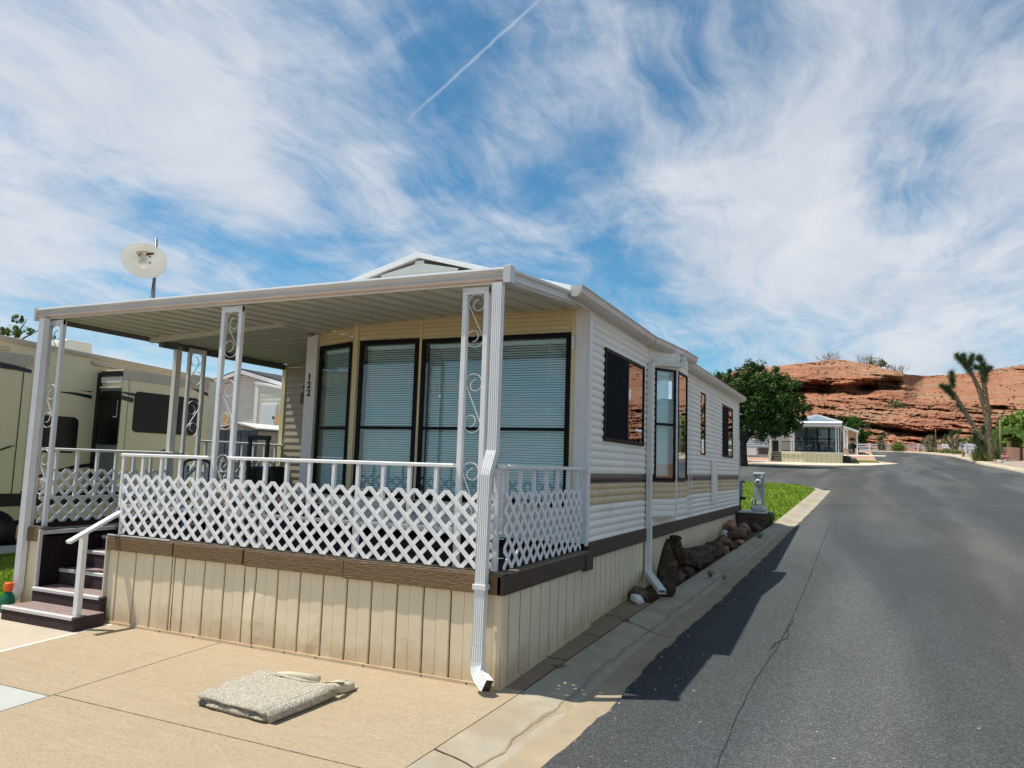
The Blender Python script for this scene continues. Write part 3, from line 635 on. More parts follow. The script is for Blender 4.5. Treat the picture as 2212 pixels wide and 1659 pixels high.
mb=MB(); mb.box(-.172,-.150,YF-.05,YF-.016,2.79,2.93); mb.build('thermometer',whitem,home,bevel=.003)
# floor and ceiling (closed box)
mb=MB(); mb.box(-3.6,-.02,2.25,YE-.05,.70,.88); mb.box(-5.44,-3.6,3.85,11.4,.70,.88); mb.build('floor',soil,home)
# --- roof: gable with white metal sheets
RX,RZ=-1.69,3.765; EX,EZ=.135,3.265; LX,LZ=-3.56,3.255; yr0,yr1=1.36,12.40
mb=MB()
def roofslab(poly_,t=.022):
    mb.add([V(p) for p in poly_]+[V(p)-V((0,0,t)) for p in poly_],[tuple(range(len(poly_))),tuple(range(len(poly_),2*len(poly_)))[::-1]]+[(i,len(poly_)+i,len(poly_)+(i+1)%len(poly_),(i+1)%len(poly_)) for i in range(len(poly_))])
def rz(x): return RZ+(x-RX)*(EZ-RZ)/(EX-RX) if x>RX else RZ+(RX-x)*(LZ-RZ)/(RX-LX)
roofslab([(RX,yr0,RZ),(RX,yr1,RZ),(EX,yr1,EZ),(EX,5.92,EZ),(.29,5.80,rz(.29)),(.285,5.22,rz(.285)),(EX,4.05,EZ),(EX,yr0,EZ)])
roofslab([(LX,yr0,LZ),(LX,yr1,LZ),(RX,yr1,RZ),(RX,yr0,RZ)])
roofslab([(-5.52,3.70,3.07),(-5.52,11.6,3.07),(LX,11.6,LZ-.01),(LX,3.70,LZ-.01)])
white_roof=mat('white_roof_metal',(.78,.78,.76),.5,.05,3,.2,6)
mb.build('roof',white_roof,home)
mb=MB()   # standing rake trims along the gable edge
mb.prism([(LX,yr0-.03,LZ-.035),(RX,yr0-.03,RZ-.038),(EX,yr0-.03,EZ-.035),(EX,yr0-.03,EZ+.008),(RX,yr0-.03,RZ+.012),(LX,yr0-.03,LZ+.008)],(0,.028,0))
mb.build('rake_trim',whitem,home,bevel=.004)
mb=MB()   # gable siding
y=yr0+.035; z=3.24
while z<RZ-.06:
    zb=min(z+.115,RZ-.045)
    def xs(zz): 
        t=(RZ-.05-zz)/(RZ-.05-(EZ-.05)); t=max(0,min(1,t)); return RX+(LX+.05-RX)*t, RX+(EX-.05-RX)*t
    a=xs(z);b=xs(zb); mb.add([(a[0],y-.010,z),(a[1],y-.010,z),(b[1],y-.006,zb-.03),(b[0],y-.006,zb-.03)],[(0,1,2,3)]); c=xs(zb)
    mb.add([(b[0],y-.006,zb-.03),(b[1],y-.006,zb-.03),(c[1],y,zb),(c[0],y,zb)],[(0,1,2,3)]); mb.add([(c[0],y,zb),(c[1],y,zb),(c[1],y-.010,zb+.001),(c[0],y-.010,zb+.001)],[(0,1,2,3)]); z+=.115
mb.build('gable',mat('gable_siding',(.60,.62,.58),.5,.05,3),home,normals=False)
# soffit
mb=MB(); mb.add([(-.0,yr0,3.19),(EX-.01,yr0,3.19),(EX-.01,4.05,3.19),(.27,5.2,3.19),(.28,5.8,3.19),(EX-.01,5.92,3.19),(EX-.01,yr1,3.19),(0,yr1,3.19)],[tuple(range(8))]); mb.build('soffit',siding_w,home,normals=False)
# gutter with sagging joints: section (outward, up)
gp=[(0,0),(.07,0),(.105,.035),(.112,.085),(.125,.10),(.118,.103),(.102,.09),(.096,.04),(.066,.010),(.006,.010),(.006,.10),(0,.10)]
def gutter(path,name='gutter'):
    mb=MB(); P=[V(p) for p in path]; n=len(gp); vs=[]
    for i,p in enumerate(P):
        ds=[]; 
        if i>0: ds.append((P[i]-P[i-1]).normalized())
        if i<len(P)-1: ds.append((P[i+1]-P[i]).normalized())
        d=sum(ds,V((0,0,0))).normalized(); sd=d.cross(V((0,0,1))).normalized()
        for a,b in gp: vs.append(p+sd*a+V((0,0,b)))
    fs=[(i*n+j,i*n+(j+1)%n,(i+1)*n+(j+1)%n,(i+1)*n+j) for i in range(len(P)-1) for j in range(n)]
    mb.add(vs,fs)
    for i in (0,len(P)-1): mb.add([P[i]+((P[1]-P[0]) if i==0 else (P[-1]-P[-2])).normalized().cross(V((0,0,1)))*a+V((0,0,b)) for a,b in gp[:5]+[(0,.10)]],[tuple(range(6))])
    # joint bands
    for p,q in zip(P[1:-1],P[2:]):
        d=(q-p).normalized(); sd=d.cross(V((0,0,1))); mb.bar(p+sd*.055+V((0,0,-.002)),p+d*.02+sd*.055+V((0,0,-.002)),.118,.004); mb.bar(p+sd*.118+V((0,0,.055)),p+d*.018+sd*.118+V((0,0,.055)),.006,.11)
    return mb.build(name,gutm,home)
gutter([(.03,1.27,3.185),(.035,4.08,3.18),(.175,5.22,3.172),(.205,5.93,3.172)])
gutter([(.04,5.98,3.175),(.05,9.2,3.185),(.06,12.42,3.20)])
mb=MB(); 
for p,q in (((.0,1.30,3.20),(.0,4.08,3.20)),((.0,5.95,3.20),(0,12.4,3.20))): mb.bar(V(p)+V((.012,0,.02)),V(q)+V((.012,0,.02)),.022,.10)
mb.build('fascia_board',siding_w,home)
# downspout of the side wall
def ribpipe(mb,path,w=.075,h=.055,upv=V((1,0,0)),ribs=5):
    # rectangular corrugated pipe; w across, h deep
    prof=[]; m=ribs*2
    for i in range(m+1): prof.append((-w/2+w*i/m,h/2-(.004 if i%2 else 0)))
    for i in range(m+1): prof.append((w/2-w*i/m,-h/2+(.004 if i%2 else 0)))
    n=len(prof); P=[V(p) for p in path]; vs=[]
    for i,p in enumerate(P):
        ds=[]
        if i>0: ds.append((P[i]-P[i-1]).normalized())
        if i<len(P)-1: ds.append((P[i+1]-P[i]).normalized())
        d=sum(ds,V((0,0,0))).normalized(); k=1/max(.5,d.dot(ds[0]))
        u=upv if isinstance(upv,V) else upv[i]
        sd=d.cross(u).normalized(); uu=sd.cross(d).normalized()
        for a,b in prof: vs.append(p+sd*a+uu*b*k)
    mb.add(vs,[(i*n+j,i*n+(j+1)%n,(i+1)*n+(j+1)%n,(i+1)*n+j) for i in range(len(P)-1) for j in range(n)])
    return mb
mb=MB()
Xd=.075
ribpipe(mb,[(.275,5.16,3.17),(.283,5.12,3.10),(.29,5.04,3.055),(.288,4.92,3.035),(.11,4.46,3.005),(.06,4.29,2.98),(.05,4.215,2.92),(.05,4.20,2.82),(.05,4.20,.98)],.075,.060)
ds=mb.build('downspout',mat('downspout_enamel',(.70,.68,.62),.4,.06,3),home)
mb=MB(); ribpipe(mb,[(.052,4.20,.99),(.053,4.198,.44),(.058,4.18,.38),(.075,4.13,.325),(.10,4.09,.31)],.082,.066); mb.build('downspout_foot',mat('downspout_enamel',(1,1,1)),ds)
a=V((.085,4.11,.325)); b=V((.375,3.56,.215)); mb=MB(); d=(b-a).normalized(); sd=d.cross(V((0,0,1))).normalized(); uu=sd.cross(d)
prof=[(-.045,.055),(-.045,0),(.045,0),(.045,.055),(.038,.055),(.038,.007),(-.038,.007),(-.038,.055)]
mb.add([p+sd*x+uu*z for p in (a,b) for x,z in prof],[(i,(i+1)%8,8+(i+1)%8,8+i) for i in range(8)]+[tuple(range(8)),tuple(range(8,16))]);
mb.bar(a+uu*.05,b+uu*.05,.085,.01,uu); mb.build('splash_spout',whitem,ds)
# --- skirting of the home, vertical ribbed panels, and its brown trim
def skirt(mb,P0,P1,ztop,zbot,period=.12,depth=.010,seed=0):
    P0=V((P0[0],P0[1],0));P1=V((P1[0],P1[1],0)); Ln=(P1-P0).length; d=(P1-P0)/Ln; n=V((d.y,-d.x,0)); u=0; k=0; pts=[]
    rr=random.Random(seed)
    while u<Ln:
        e=min(u+period,Ln)
        if k%2==0: pts+= [(u,0),(u+.004,.007),(e-.006,.008),(e-.001,.0)]
        else: pts+= [(u,.0),(u+.004,-depth*1.2),(u+.011,-depth*1.2),(u+.015,.005),(e-.001,.005)]
        u=e;k+=1
    pts.append((Ln,.002)); pts=[p for i,p in enumerate(pts) if i==0 or p[0]>pts[i-1][0]-1e-6]
    levels=6; vs=[]
    for j in range(levels+1):
        t=j/levels
        for u,o in pts:
            b=.006*noise.noise(V((u*1.3+seed*5,t*2.3,seed)))
            p=P0+d*u+n*(o+b); zb=zbot(p.y if abs(d.y)>.5 else p.y); vs.append((p.x,p.y,zb+(ztop-zb)*t))
    m=len(pts); gv=[i for i in range(m-1) if pts[i][1]<-.004 or pts[i+1][1]<-.004]; o_=len(mb.v)
    gm=mat('groove_shade',(.40,.30,.18),.8,.3,6)  # shade of the rib grooves painted in as a darker colour
    mb.use(skirtm if ztop<1.4 and zbot(0)<1 else cream); mb.add(vs,[(j*m+i,j*m+i+1,(j+1)*m+i+1,(j+1)*m+i) for j in range(levels) for i in range(m-1) if i not in gv])
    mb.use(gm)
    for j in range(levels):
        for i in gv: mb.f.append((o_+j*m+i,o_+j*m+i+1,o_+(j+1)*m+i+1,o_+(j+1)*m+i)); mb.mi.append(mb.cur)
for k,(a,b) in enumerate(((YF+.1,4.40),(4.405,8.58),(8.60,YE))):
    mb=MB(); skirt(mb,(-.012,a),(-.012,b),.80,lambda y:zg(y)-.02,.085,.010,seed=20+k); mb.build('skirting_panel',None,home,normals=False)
mb=MB()
for a,b,z in ((1.96,4.36,.735),(4.37,8.585,.735),(8.60,12.30,.73)): mb.box(-.02,.032,a,b,z,.893)
mb.build('skirting_trim',trimd,home,bevel=.006)
mb=MB(); mb.box(-.04,.012,YE,YE+.05,.45,.9); mb.box(-.04,.004,YE+.002,YE+.06,.9,3.2); mb.build('end_board',whitem,home)

# ================================================================ PORCH
porch=thing('covered_porch',(-2.8,0,0),'covered porch with white lattice rails, beige ribbed skirting and a long aluminium roof','porch')
DZ=.79; XL,XR=-5.56,.03; SX0,SX1=-5.17,-4.17
# deck floor
mb=MB(); mb.box(SX1,XR-.06,.02,YF,DZ-.05,DZ); mb.box(-5.54,SX0,.02,3.74,DZ-.05,DZ); mb.box(SX0,SX1,.82,3.74,DZ-.05,DZ); mb.box(SX1,-3.75,YF,3.74,DZ-.05,DZ); mb.box(-3.75,-2.9,YF,2.2,DZ-.05,DZ-.001)
mb.build('deck_floor',deckc,porch)
mb=MB(); mb.box(-5.54,-3.76,2.02,3.735,DZ+.001,DZ+.18); mb.build('raised_floor',deckc,porch)
# skirting
def zsk(y): return -.035
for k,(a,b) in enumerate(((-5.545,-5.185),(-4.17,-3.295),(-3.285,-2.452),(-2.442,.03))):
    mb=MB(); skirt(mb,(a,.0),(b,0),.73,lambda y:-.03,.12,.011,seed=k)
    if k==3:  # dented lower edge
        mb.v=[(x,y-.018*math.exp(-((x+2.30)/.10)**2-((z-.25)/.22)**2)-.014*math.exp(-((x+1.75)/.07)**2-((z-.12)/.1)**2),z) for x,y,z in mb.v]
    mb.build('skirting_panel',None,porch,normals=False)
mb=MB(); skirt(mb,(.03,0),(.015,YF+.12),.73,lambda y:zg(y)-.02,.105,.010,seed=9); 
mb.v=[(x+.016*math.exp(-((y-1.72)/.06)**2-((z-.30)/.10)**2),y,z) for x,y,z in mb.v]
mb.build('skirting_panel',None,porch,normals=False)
mb=MB(); 
mb.box(SX1-.005,.036,-.022,-.008,-.02,.024); mb.add([(.036,-.022,-.02),(.046,-.01,-.02),(.032,2.05,.055),(.022,2.05,.055),(.036,-.022,.024),(.046,-.01,.024),(.032,2.05,.104),(.022,2.05,.104)],[(0,1,2,3),(4,5,6,7),(0,1,5,4),(1,2,6,5),(3,0,4,7),(2,3,7,6)])
x=SX1+.3
mb.build('skirting_rail',skirtm,porch)
mb=MB()
for x in (-3.92,-3.40,-2.98,-2.30,-1.95,-1.62,-1.15,-.62,-.23): mb.lathe((x,-.0225,.010),(0,-1,0),[(0,.004),(.006,.003),(.006,0)],8)
for y in (.35,.9,1.4): mb.lathe((.043,y,zg(y)+.012),(1,0,0),[(0,.004),(.006,.003),(.006,0)],8)
mb.build('screw',blackm,porch)
# trim boards, brown wood-grained; slightly uneven top
for a,b,zz in ((-5.56,-5.19,.690),(-4.175,-3.30,.688),(-3.285,-2.455,.682),(-2.435,-1.38,.676),(-1.377,.035,.668)):
    mb=MB(); mb.box(a,b,-.042,-.004,zz,.81 if a>-5 else .82); mb.build('trim_board',trimb,porch,bevel=.004)
mb=MB(); mb.box(.001,.062,-.042,YF+.0,.668,.805); mb.build('trim_board',trimd,porch,bevel=.005)
mb=MB(); mb.box(.001,.075,YF-.16,YF+.04,.64,.80) ; mb.build('trim_block',trimd,porch,bevel=.005)
mb=MB()
for a,b,zz,t in ((-4.18,.04,.811,.013),(-5.56,-5.17,.821,.012)): mb.box(a,b,-.034,.075,zz,zz+t)
mb.box(-.04,.052,.08,YF-.01,.806,.818)
mb.box(-3.9,.02,-.012,.055,.8245,.833)
mb.build('sill_board',mat('sill_wood',(.20,.15,.10),.7,.35,12,.6,20,stretch=(1,1,6)),porch,bevel=.002)
for q in ((-4.185,-3.35,-.038,-.02,.825,.836),(-4.188,-4.172,-.04,.02,-.02,.81),(-5.192,-5.166,-.045,-.012,-.01,.815)): mb=MB(); mb.box(*q); mb.build('edge_trim',nosing,porch)
# stair well: carpeted left wall, edge strip
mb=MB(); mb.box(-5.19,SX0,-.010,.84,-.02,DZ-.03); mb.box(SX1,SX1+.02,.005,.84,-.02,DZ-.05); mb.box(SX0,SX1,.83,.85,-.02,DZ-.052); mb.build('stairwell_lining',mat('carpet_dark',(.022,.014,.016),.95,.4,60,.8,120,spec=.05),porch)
mb=MB(); mb.box(-5.195,-5.165,-.03,.86,DZ-.028,DZ+.012); mb.build('edge_trim',nosing,porch)
# posts: pairs of square tubes joined by scrollwork
def scroll(mb,x0,x1,z0,z1,yy=.05,axis='x',flip=False):
    c=(x0+x1)/2; hw=(x1-x0)/2-.004; pts=[]
    H=z1-z0; r=hw*.98
    # S shape: hook spiral at top, diagonal, hook spiral at bottom
    def spiral(cx,cz,a0,turns,r0,r1,nn=26): return [(cx+math.cos(a0+turns*2*math.pi*i/nn)*(r0+(r1-r0)*i/nn),cz+math.sin(a0+turns*2*math.pi*i/nn)*(r0+(r1-r0)*i/nn)) for i in range(nn+1)]
    top=spiral(c,z1-r,math.pi,-1.28,r,r*.32); bot=spiral(c,z0+r,0,-1.28,r,r*.32)
    line=top[::-1]+bot
    for (a,b),(p,q) in zip(line,line[1:]):
        if flip: a,p=2*c-a,2*c-p
        A=(a,yy,b) if axis=='x' else (yy,a,b); B=(p,yy,q) if axis=='x' else (yy,p,q); mb.bar(A,B,.012 if axis=='x' else .012,.004,(0,1,0) if 0 else (0,0,1))
def bars_scroll(parent,x0,x1,spans,yy=.05,axis='x',flip=False):
    for z0,z1 in spans:
        mb=MB(); c=(x0+x1)/2; r=(x1-x0)/2-.002
        def sp(cz,a0,turns,nn=30): 
            out=[]
            for i in range(nn+1):
                k=i/nn; rr=r*(1-.62*sst(.42,1,k)) ; sh=(r-rr)*.55
                a=a0+turns*2*math.pi*k; out.append((c+math.cos(a)*rr+(sh if a0>1 else -sh),cz+math.sin(a)*rr))
            return out
        L1=sp(z1-r,math.pi,-1.25)[::-1]; L2=sp(z0+r,0,-1.25); line=L1+L2
        vs=[];n=len(line)
        for i,(a,b) in enumerate(line):
            if flip: a=2*c-a
            p0=line[max(0,i-1)];p1=line[min(n-1,i+1)]; dx,dz=(p1[0]-p0[0])*(-1 if flip else 1),p1[1]-p0[1]; l=math.hypot(dx,dz) or 1; nx,nz=-dz/l*.0019,dx/l*.0019
            for s,o in ((1,-.0055),(1,.0055),(-1,.0055),(-1,-.0055)):
                P=(a+nx*s,b+nz*s); vs.append((P[0],yy+o,P[1]) if axis=='x' else (yy+o,P[0],P[1]))
        mb.add(vs,[(i*4+j,i*4+(j+1)%4,(i+1)*4+(j+1)%4,(i+1)*4+j) for i in range(n-1) for j in range(4)])
        mb.build('scroll',whitem,parent)
PW=.042
def postpair(xa,xb,z0,z1,yy=.05,axis='x',spans=(),flip=False,zb=None):
    mb=MB()
    for c in (xa,xb):
        if axis=='x': mb.box(c-PW/2,c+PW/2,yy-PW/2,yy+PW/2,z0,z1)
        else: mb.box(yy-PW/2,yy+PW/2,c-PW/2,c+PW/2,z0,z1)
    lo,hi=xa+PW/2,xb-PW/2
    if axis=='x': mb.box(xa-PW/2,xb+PW/2,yy-PW/2-.004,yy+PW/2-.01,z1-.055,z1+.0)
    else: mb.box(yy-PW/2-.004,yy+PW/2-.01,xa-PW/2,xb+PW/2,z1-.055,z1)
    p=mb.build('post',whitem,porch,bevel=.003)
    if axis=='x':
        mb=MB()
        for c in (xa,xb):
            for dx in (-.012,.012): mb.lathe((c+dx,yy-PW/2-.005,z1-.03),(0,-1,0),[(0,.003),(.004,.002),(.004,0)],6)
        mb.build('bolt',blackm,p)
    bars_scroll(p,lo,hi,spans,yy,axis,flip)
    return p
ZP=3.008
sps=[(2.33,2.93),(1.83,2.12) ]
S4=[(2.53,2.955),(1.86,2.32),(1.16,1.63)]
postpair(-.395,-.205,.835,ZP,spans=S4)
postpair(-2.960,-2.748,.835,ZP,spans=S4)
postpair(-5.475,-5.255,.835,ZP,spans=S4)
postpair(1.90,2.135,DZ,3.0,-5.44,'y',spans=S4,flip=True)
# porch roof
def zr(x,y): 
    k=max(0,min(1,(x+5.56)/4.0)); return 3.047+.082*y*k+.004
mb=MB(); 
def pan(mb,x0,x1,ya,yb,per=.235,ylim=None):
    x=x0; prof=[]
    while x<x1-.02:
        for dx,o in ((0,0),(.085,0),(.097,.036),(.118,.036),(.126,.014),(.152,.014),(.160,.036),(.181,.036),(.193,0)):
            if x+dx<=x1: prof.append((x+dx,o))
        x+=per
    prof.append((x1,0)); m=len(prof); ny=4; vs=[]
    for j in range(ny+1):
        for px_,o in prof:
            ye=yb(px_); y=ya+(ye-ya)*j/ny; vs.append((px_,y,zr(px_,y)+o*1.0))
    mb.add(vs,[(j*m+i,j*m+i+1,(j+1)*m+i+1,(j+1)*m+i) for j in range(ny) for i in range(m-1)])
def yend(x): return 1.37 if x<-3.62 else (2.2-(x+3.6)*.36 if x<-2.84 else YF)
pan(mb,-5.53,-.01,.03,yend)
proof=mb.build('porch_roof',alum,porch,normals=False)
# upper skin
mb=MB(); g=6; X=[-5.55+5.56*i/12 for i in range(13)]
def yt(x): return 1.40
vs=[]
for x in X:
    for y in (.0,.7,1.355): vs.append((x,y,zr(x,y)+.07))
mb.add(vs,[(i*3+j,i*3+j+1,(i+1)*3+j+1,(i+1)*3+j) for i in range(12) for j in range(2)])
mb.add([(-5.55,1.355,3.12),(-3.56,1.355,zr(-3.56,1.355)+.07),(-3.56,3.75,3.24),(-5.55,3.75,3.12)],[(0,1,2,3)])
mb.build('roof_skin',white_roof,proof,normals=False)
# rear pan (ribs run across)
mb=MB(); prof=[];y=1.38
while y<3.74:
    for dy,o in ((0,0),(.09,0),(.102,.02),(.15,.02),(.165,0)): 
        if y+dy<=3.74: prof.append((y+dy,o))
    y+=.21
m=len(prof); vs=[]
for x,zb in ((-5.53,3.03),(-3.6,3.12)):
    for y,o in prof: vs.append((x,y,zb+.0*y+o))
mb.add(vs,[(i,i+1,m+i+1,m+i) for i in range(m-1)]); mb.build('rear_pan',mat('roof_underside_grey',(.34,.34,.31),.45,.06,2),proof,normals=False)
mb=MB(); mb.prism([(-5.53,1.35,2.985),(-5.53,1.40,2.985),(-5.53,1.40,3.05),(-5.53,1.35,3.05)],(2.1,0,.105)); mb.bar((-3.43,1.375,3.115),(-3.62,2.17,3.20),.04,.05)
mb.bar((-3.60,2.16,3.215),(-2.86,1.90,3.225),.03,.04)
mb.build('seam_beam',alum,proof)
mb=MB(); mb.box(-5.545,-5.47,1.50,3.80,2.955,3.03); mb.box(-5.56,-5.53,.03,1.50,3.0,3.05); mb.build('side_beam',darkbeam,proof)
# fascia gutters: front and street side; outward profile (o = outward, z)
fpz=[(0,3.012),(.004,3.012),(.012,3.02),(.012,3.030),(.030,3.034),(.034,3.045),(.034,3.062),(.026,3.070),(.022,3.078),(.026,3.090),(.040,3.102),(.044,3.116),(.040,3.128),(.024,3.136),(.012,3.138),(.012,3.142),(0,3.142)]
def fascia(P0,P1,z1off,mm,name='fascia',m2=None):
    P0=V((*P0,0));P1=V((*P1,0)); d=(P1-P0).normalized(); n=V((d.y,-d.x,0)); mb=MB(); k=len(fpz)
    for j in range(k-1):
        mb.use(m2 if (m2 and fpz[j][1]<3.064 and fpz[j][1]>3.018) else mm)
        q=[]
        for P,zo_ in ((P0,0),(P1,z1off)):
            q.append([P+n*fpz[j][0]+V((0,0,fpz[j][1]+zo_)),P+n*fpz[j+1][0]+V((0,0,fpz[j+1][1]+zo_))])
        mb.add([q[0][0],q[1][0],q[1][1],q[0][1]],[(0,1,2,3)])
    mb.use(mm); mb.add([P0+V((0,0,3.012)),P1+V((0,0,3.012+z1off)),P1+V((0,0,3.142+z1off)),P0+V((0,0,3.142))],[(0,1,2,3)])
    return mb.build(name,None,proof,normals=False)
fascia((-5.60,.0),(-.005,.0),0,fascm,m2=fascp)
fascia((-.02,.03),(-.005,1.50),.135,fascm)
fascia((-5.55,3.75),(-5.55,.0),0,darkbeam)
for q in ((-.03,.035,-.047,.035,3.008,3.143),(-5.625,-5.592,-.045,.01,3.004,3.143)): mb=MB(); mb.box(*q); mb.build('fascia_corner',fascm,proof,bevel=.004)
# rails -----------------------------------------------------------
def rail(x0,x1,zt,zl,balx,yy=.03,axis='x',zf=None,bw=.030):
    mb=MB(); wv=.062
    def bx(a0,a1,o0,o1,z0,z1):
        if axis=='x': mb.box(a0,a1,yy+o0,yy+o1,z0,z1)
        else: mb.box(yy+o0,yy+o1,a0,a1,z0,z1)
    # cap: shallow rounded top
    pr=[(-.034,-.026),(-.030,-.030),(.030,-.030),(.034,-.026),(.034,-.008),(.022,0),(-.022,0),(-.034,-.008)]
    P=[((x,yy+a,zt+b) if axis=='x' else (yy+a,x,zt+b)) for x in (x0,x1) for a,b in pr]
    mb.add(P,[(i,(i+1)%8,8+(i+1)%8,8+i) for i in range(8)]+[tuple(range(8)),tuple(range(8,16))])
    bx(x0+.01,x1-.01,-.014,.014,zl-.028,zl)
    r=mb.build('railing',whitem,porch)
    for b in balx:
        mb=MB()
        z0=zf if zf and isinstance(zf,(int,float)) else zl
        if axis=='x': mb.box(b-.016,b+.016,yy-.031,yy-.002,zl-.028,zt-.028); 
        else: mb.box(yy-.031,yy-.002,b-.016,b+.016,zl-.028,zt-.028)
        mb.build('baluster',whitem,r,bevel=.002)
    if axis=='x':
        mb=MB()
        for b in balx:
            mb.lathe((b,yy-.0315,zt-.040),(0,-1,0),[(0,.003),(.004,.002),(.004,0)],6); mb.lathe((b,yy-.0315,zl-.014),(0,-1,0),[(0,.003),(.004,.002),(.004,0)],6)
        mb.build('screw',blackm,r)
    return r
rail(-4.13,-2.987,1.615,1.125,[-4.10,-3.83,-3.58,-3.337,-3.102])
rail(-2.745,-.425,1.617,1.125,[-2.571,-2.308,-2.066,-1.818,-1.564,-1.319,-1.071,-.822,-.577])
rail(-.17,-.02,1.585,1.125,[-.055])
rail(.0,1.88,1.622,1.13,[.06,.26,.44,.62,.80,.98,1.16,1.34,1.52,1.70,1.84][0:1]+[.128,.39,.675,.95,1.209,1.487,1.72],yy=-.012,axis='y')
rail(.09,1.87,1.650,1.13,[.26,.50,.74,.98,1.22,1.46,1.70],yy=-5.45,axis='y')
rail(2.16,3.73,1.82,1.335,[2.30,2.52,2.74,2.96,3.18,3.40,3.62],yy=-5.45,axis='y')
for x,zz in ((-4.06,1.12),(-2.31,1.12),(-1.318,1.12),(-.0525,1.58)): mb=MB(); mb.box(x-.021,x+.021,-.0,.04,.83,zz); mb.build('rail_leg',whitem,porch)
# lattice panels --------------------------------------------------
def clip(poly,ax,lim,keep_gt):
    out=[]
    for i in range(len(poly)):
        a,b=poly[i],poly[(i+1)%len(poly)]; ia=(a[ax]>lim)==keep_gt; ib=(b[ax]>lim)==keep_gt
        if ia: out.append(a)
        if ia!=ib:
            t=(lim-a[ax])/(b[ax]-a[ax]); out.append((a[0]+(b[0]-a[0])*t,a[1]+(b[1]-a[1])*t))
    return out
def lattice(a0,a1,z0,z1,plane_,axis='x',outward=-1,pitch=.1425,hw=.0245,phase=0,name='lattice',ph2=0):
    mb=MB(); H=z1-z0; e=.0; Hc=H-2*e; pitch=2*Hc/(8 if H>.5 else 6)
    for layer,sg in ((0,1),(1,-1)):
        k=-int(H/pitch)-2
        while True:
            xs_=a0+phase+k*pitch; k+=1
            if xs_>a1+H+.2: break
            xa=xs_; xb=xa+sg*Hc; ex=e*sg
            hw=.0235; pl=[(xa-hw-ex,z0),(xa+hw-ex,z0),(xb+hw+ex,z1),(xb-hw+ex,z1)]
            pl=clip(pl,0,a0,True); pl=clip(pl,0,a1,False) if pl else pl
            if len(pl)<3: continue
            t0=plane_+outward*.0065*layer; t1=t0+outward*.006
            if axis=='x': mb.prism([(x,t0,z) for x,z in pl],(0,t1-t0,0))
            else: mb.prism([(t0,x,z) for x,z in pl],(t1-t0,0,0))
    return mb.build(name,latt,porch,normals=True)
lattice(-4.06,-2.30,.845,1.415,-.004,phase=.03)
lattice(-2.62,-.045,.84,1.413,-.020,phase=.012)
lattice(.03,1.74,.845,1.415,.012,'y',outward=1,phase=.0)
lattice(.10,1.80,.855,1.425,-5.455,'y',outward=-1)
lattice(2.2,3.70,1.02,1.60,-5.455,'y',outward=-1)
for z in (.93,1.07,1.21,1.35): mb=MB(); mb.bar((-.045,-.034,z),(.024,.012,z+.002),.006,.004); mb.build('zip_tie',latt,porch)
# downspouts of the porch
mb=MB()
ribpipe(mb,[(-.075,-.03,3.01),(-.075,-.03,1.72),(-.078,-.045,1.685),(-.088,-.082,1.58),(-.092,-.092,1.54),(-.105,-.092,.30)],.082,.062,upv=V((0,-1,0)))
dsp=mb.build('downspout',whitem,porch)
mb=MB()
el=[(-.105,-.092,.31),(-.105,-.093,.20),(-.102,-.096,.165),(-.09,-.108,.135),(-.07,-.122,.112),(-.045,-.14,.097),(-.01,-.16,.080),(.02,-.178,.066)]
ribpipe(mb,el,.090,.070,upv=V((0,-1,0)))
mb.build('elbow',whitem,dsp)
mb=MB(); mb.box(-.156,-.048,-.130,-.058,.708,.747); mb.build('clamp',whitem,dsp,bevel=.003)
mb=MB(); mb.bar((.0195,-.1777,.0662),(.0225,-.1796,.0652),.082,.060,(0,-1,0)); mb.build('outlet',blackm,dsp)
mb=MB()
ribpipe(mb,[(-5.415,-.055,3.01),(-5.415,-.055,.22),(-5.43,-.07,.13),(-5.47,-.10,.075),(-5.56,-.17,.035)],.082,.062,upv=V((0,-1,0)))
mb.build('downspout',whitem,porch)
mb=MB(); ribpipe(mb,[(-5.50,1.76,3.0),(-5.50,1.76,.3)],.082,.062,upv=V((-1,0,0))); mb.build('downspout',mat('downspout_enamel',(1,1,1)),porch)

# ---------------------------------------------------------------- porch steps
steps=thing('porch_steps',(-4.6,-.2,0),'purple-brown carpeted steps with aluminium nosings at the left end of the porch','steps')
ST=[(-.38,.107,-5.13,-4.075),(-.07,.237,-5.17,-4.15),(.20,.392,-5.165,-4.18),(.44,.562,-5.165,-4.18),(.66,.70,-5.165,-4.18)]
for k,(y,z,xa,xb) in enumerate(ST):
    y1=.83 ; mb=MB(); mb.box(xa,xb,y,(ST[k+1][0]+.0 if k<4 else y1),-.03 if k<2 else ST[k-1][1]-.02,z)
    s_=mb.build('step',carp,steps,bevel=.012)
    mb=MB(); mb.box(xa+.005,xb-.01,y+.03,(ST[k+1][0] if k<4 else y1)-.0,z+.0005,z+.005); mb.build('tread_carpet',carpt,s_)
    mb=MB(); mb.prism([(xa+.0,y-.006,z-.022),(xa+.0,y-.006,z+.004),(xa,y+.004,z+.011),(xa,y+.04,z+.009),(xa,y+.04,z+.003),(xa,y,z-.022)],(xb-xa-.03,0,0)); mb.build('nosing',nosing,s_)
mb=MB(); a=V((-4.12,-.455,.785)); b=V((-4.10,.05,1.06)); mb.bar((-4.13,-.47,.79),(-4.10,.03,1.05),.075,.032); hr=mb.build('handrail',whitem,steps,bevel=.010)
mb=MB(); mb.box(-4.185,-4.125,-.325,-.275,.108,.86); mb.build('handrail_post',whitem,hr,bevel=.004)

# ================================================================ SMALL THINGS NEAR
def U(p,ax,v): return on(p,ax,v)
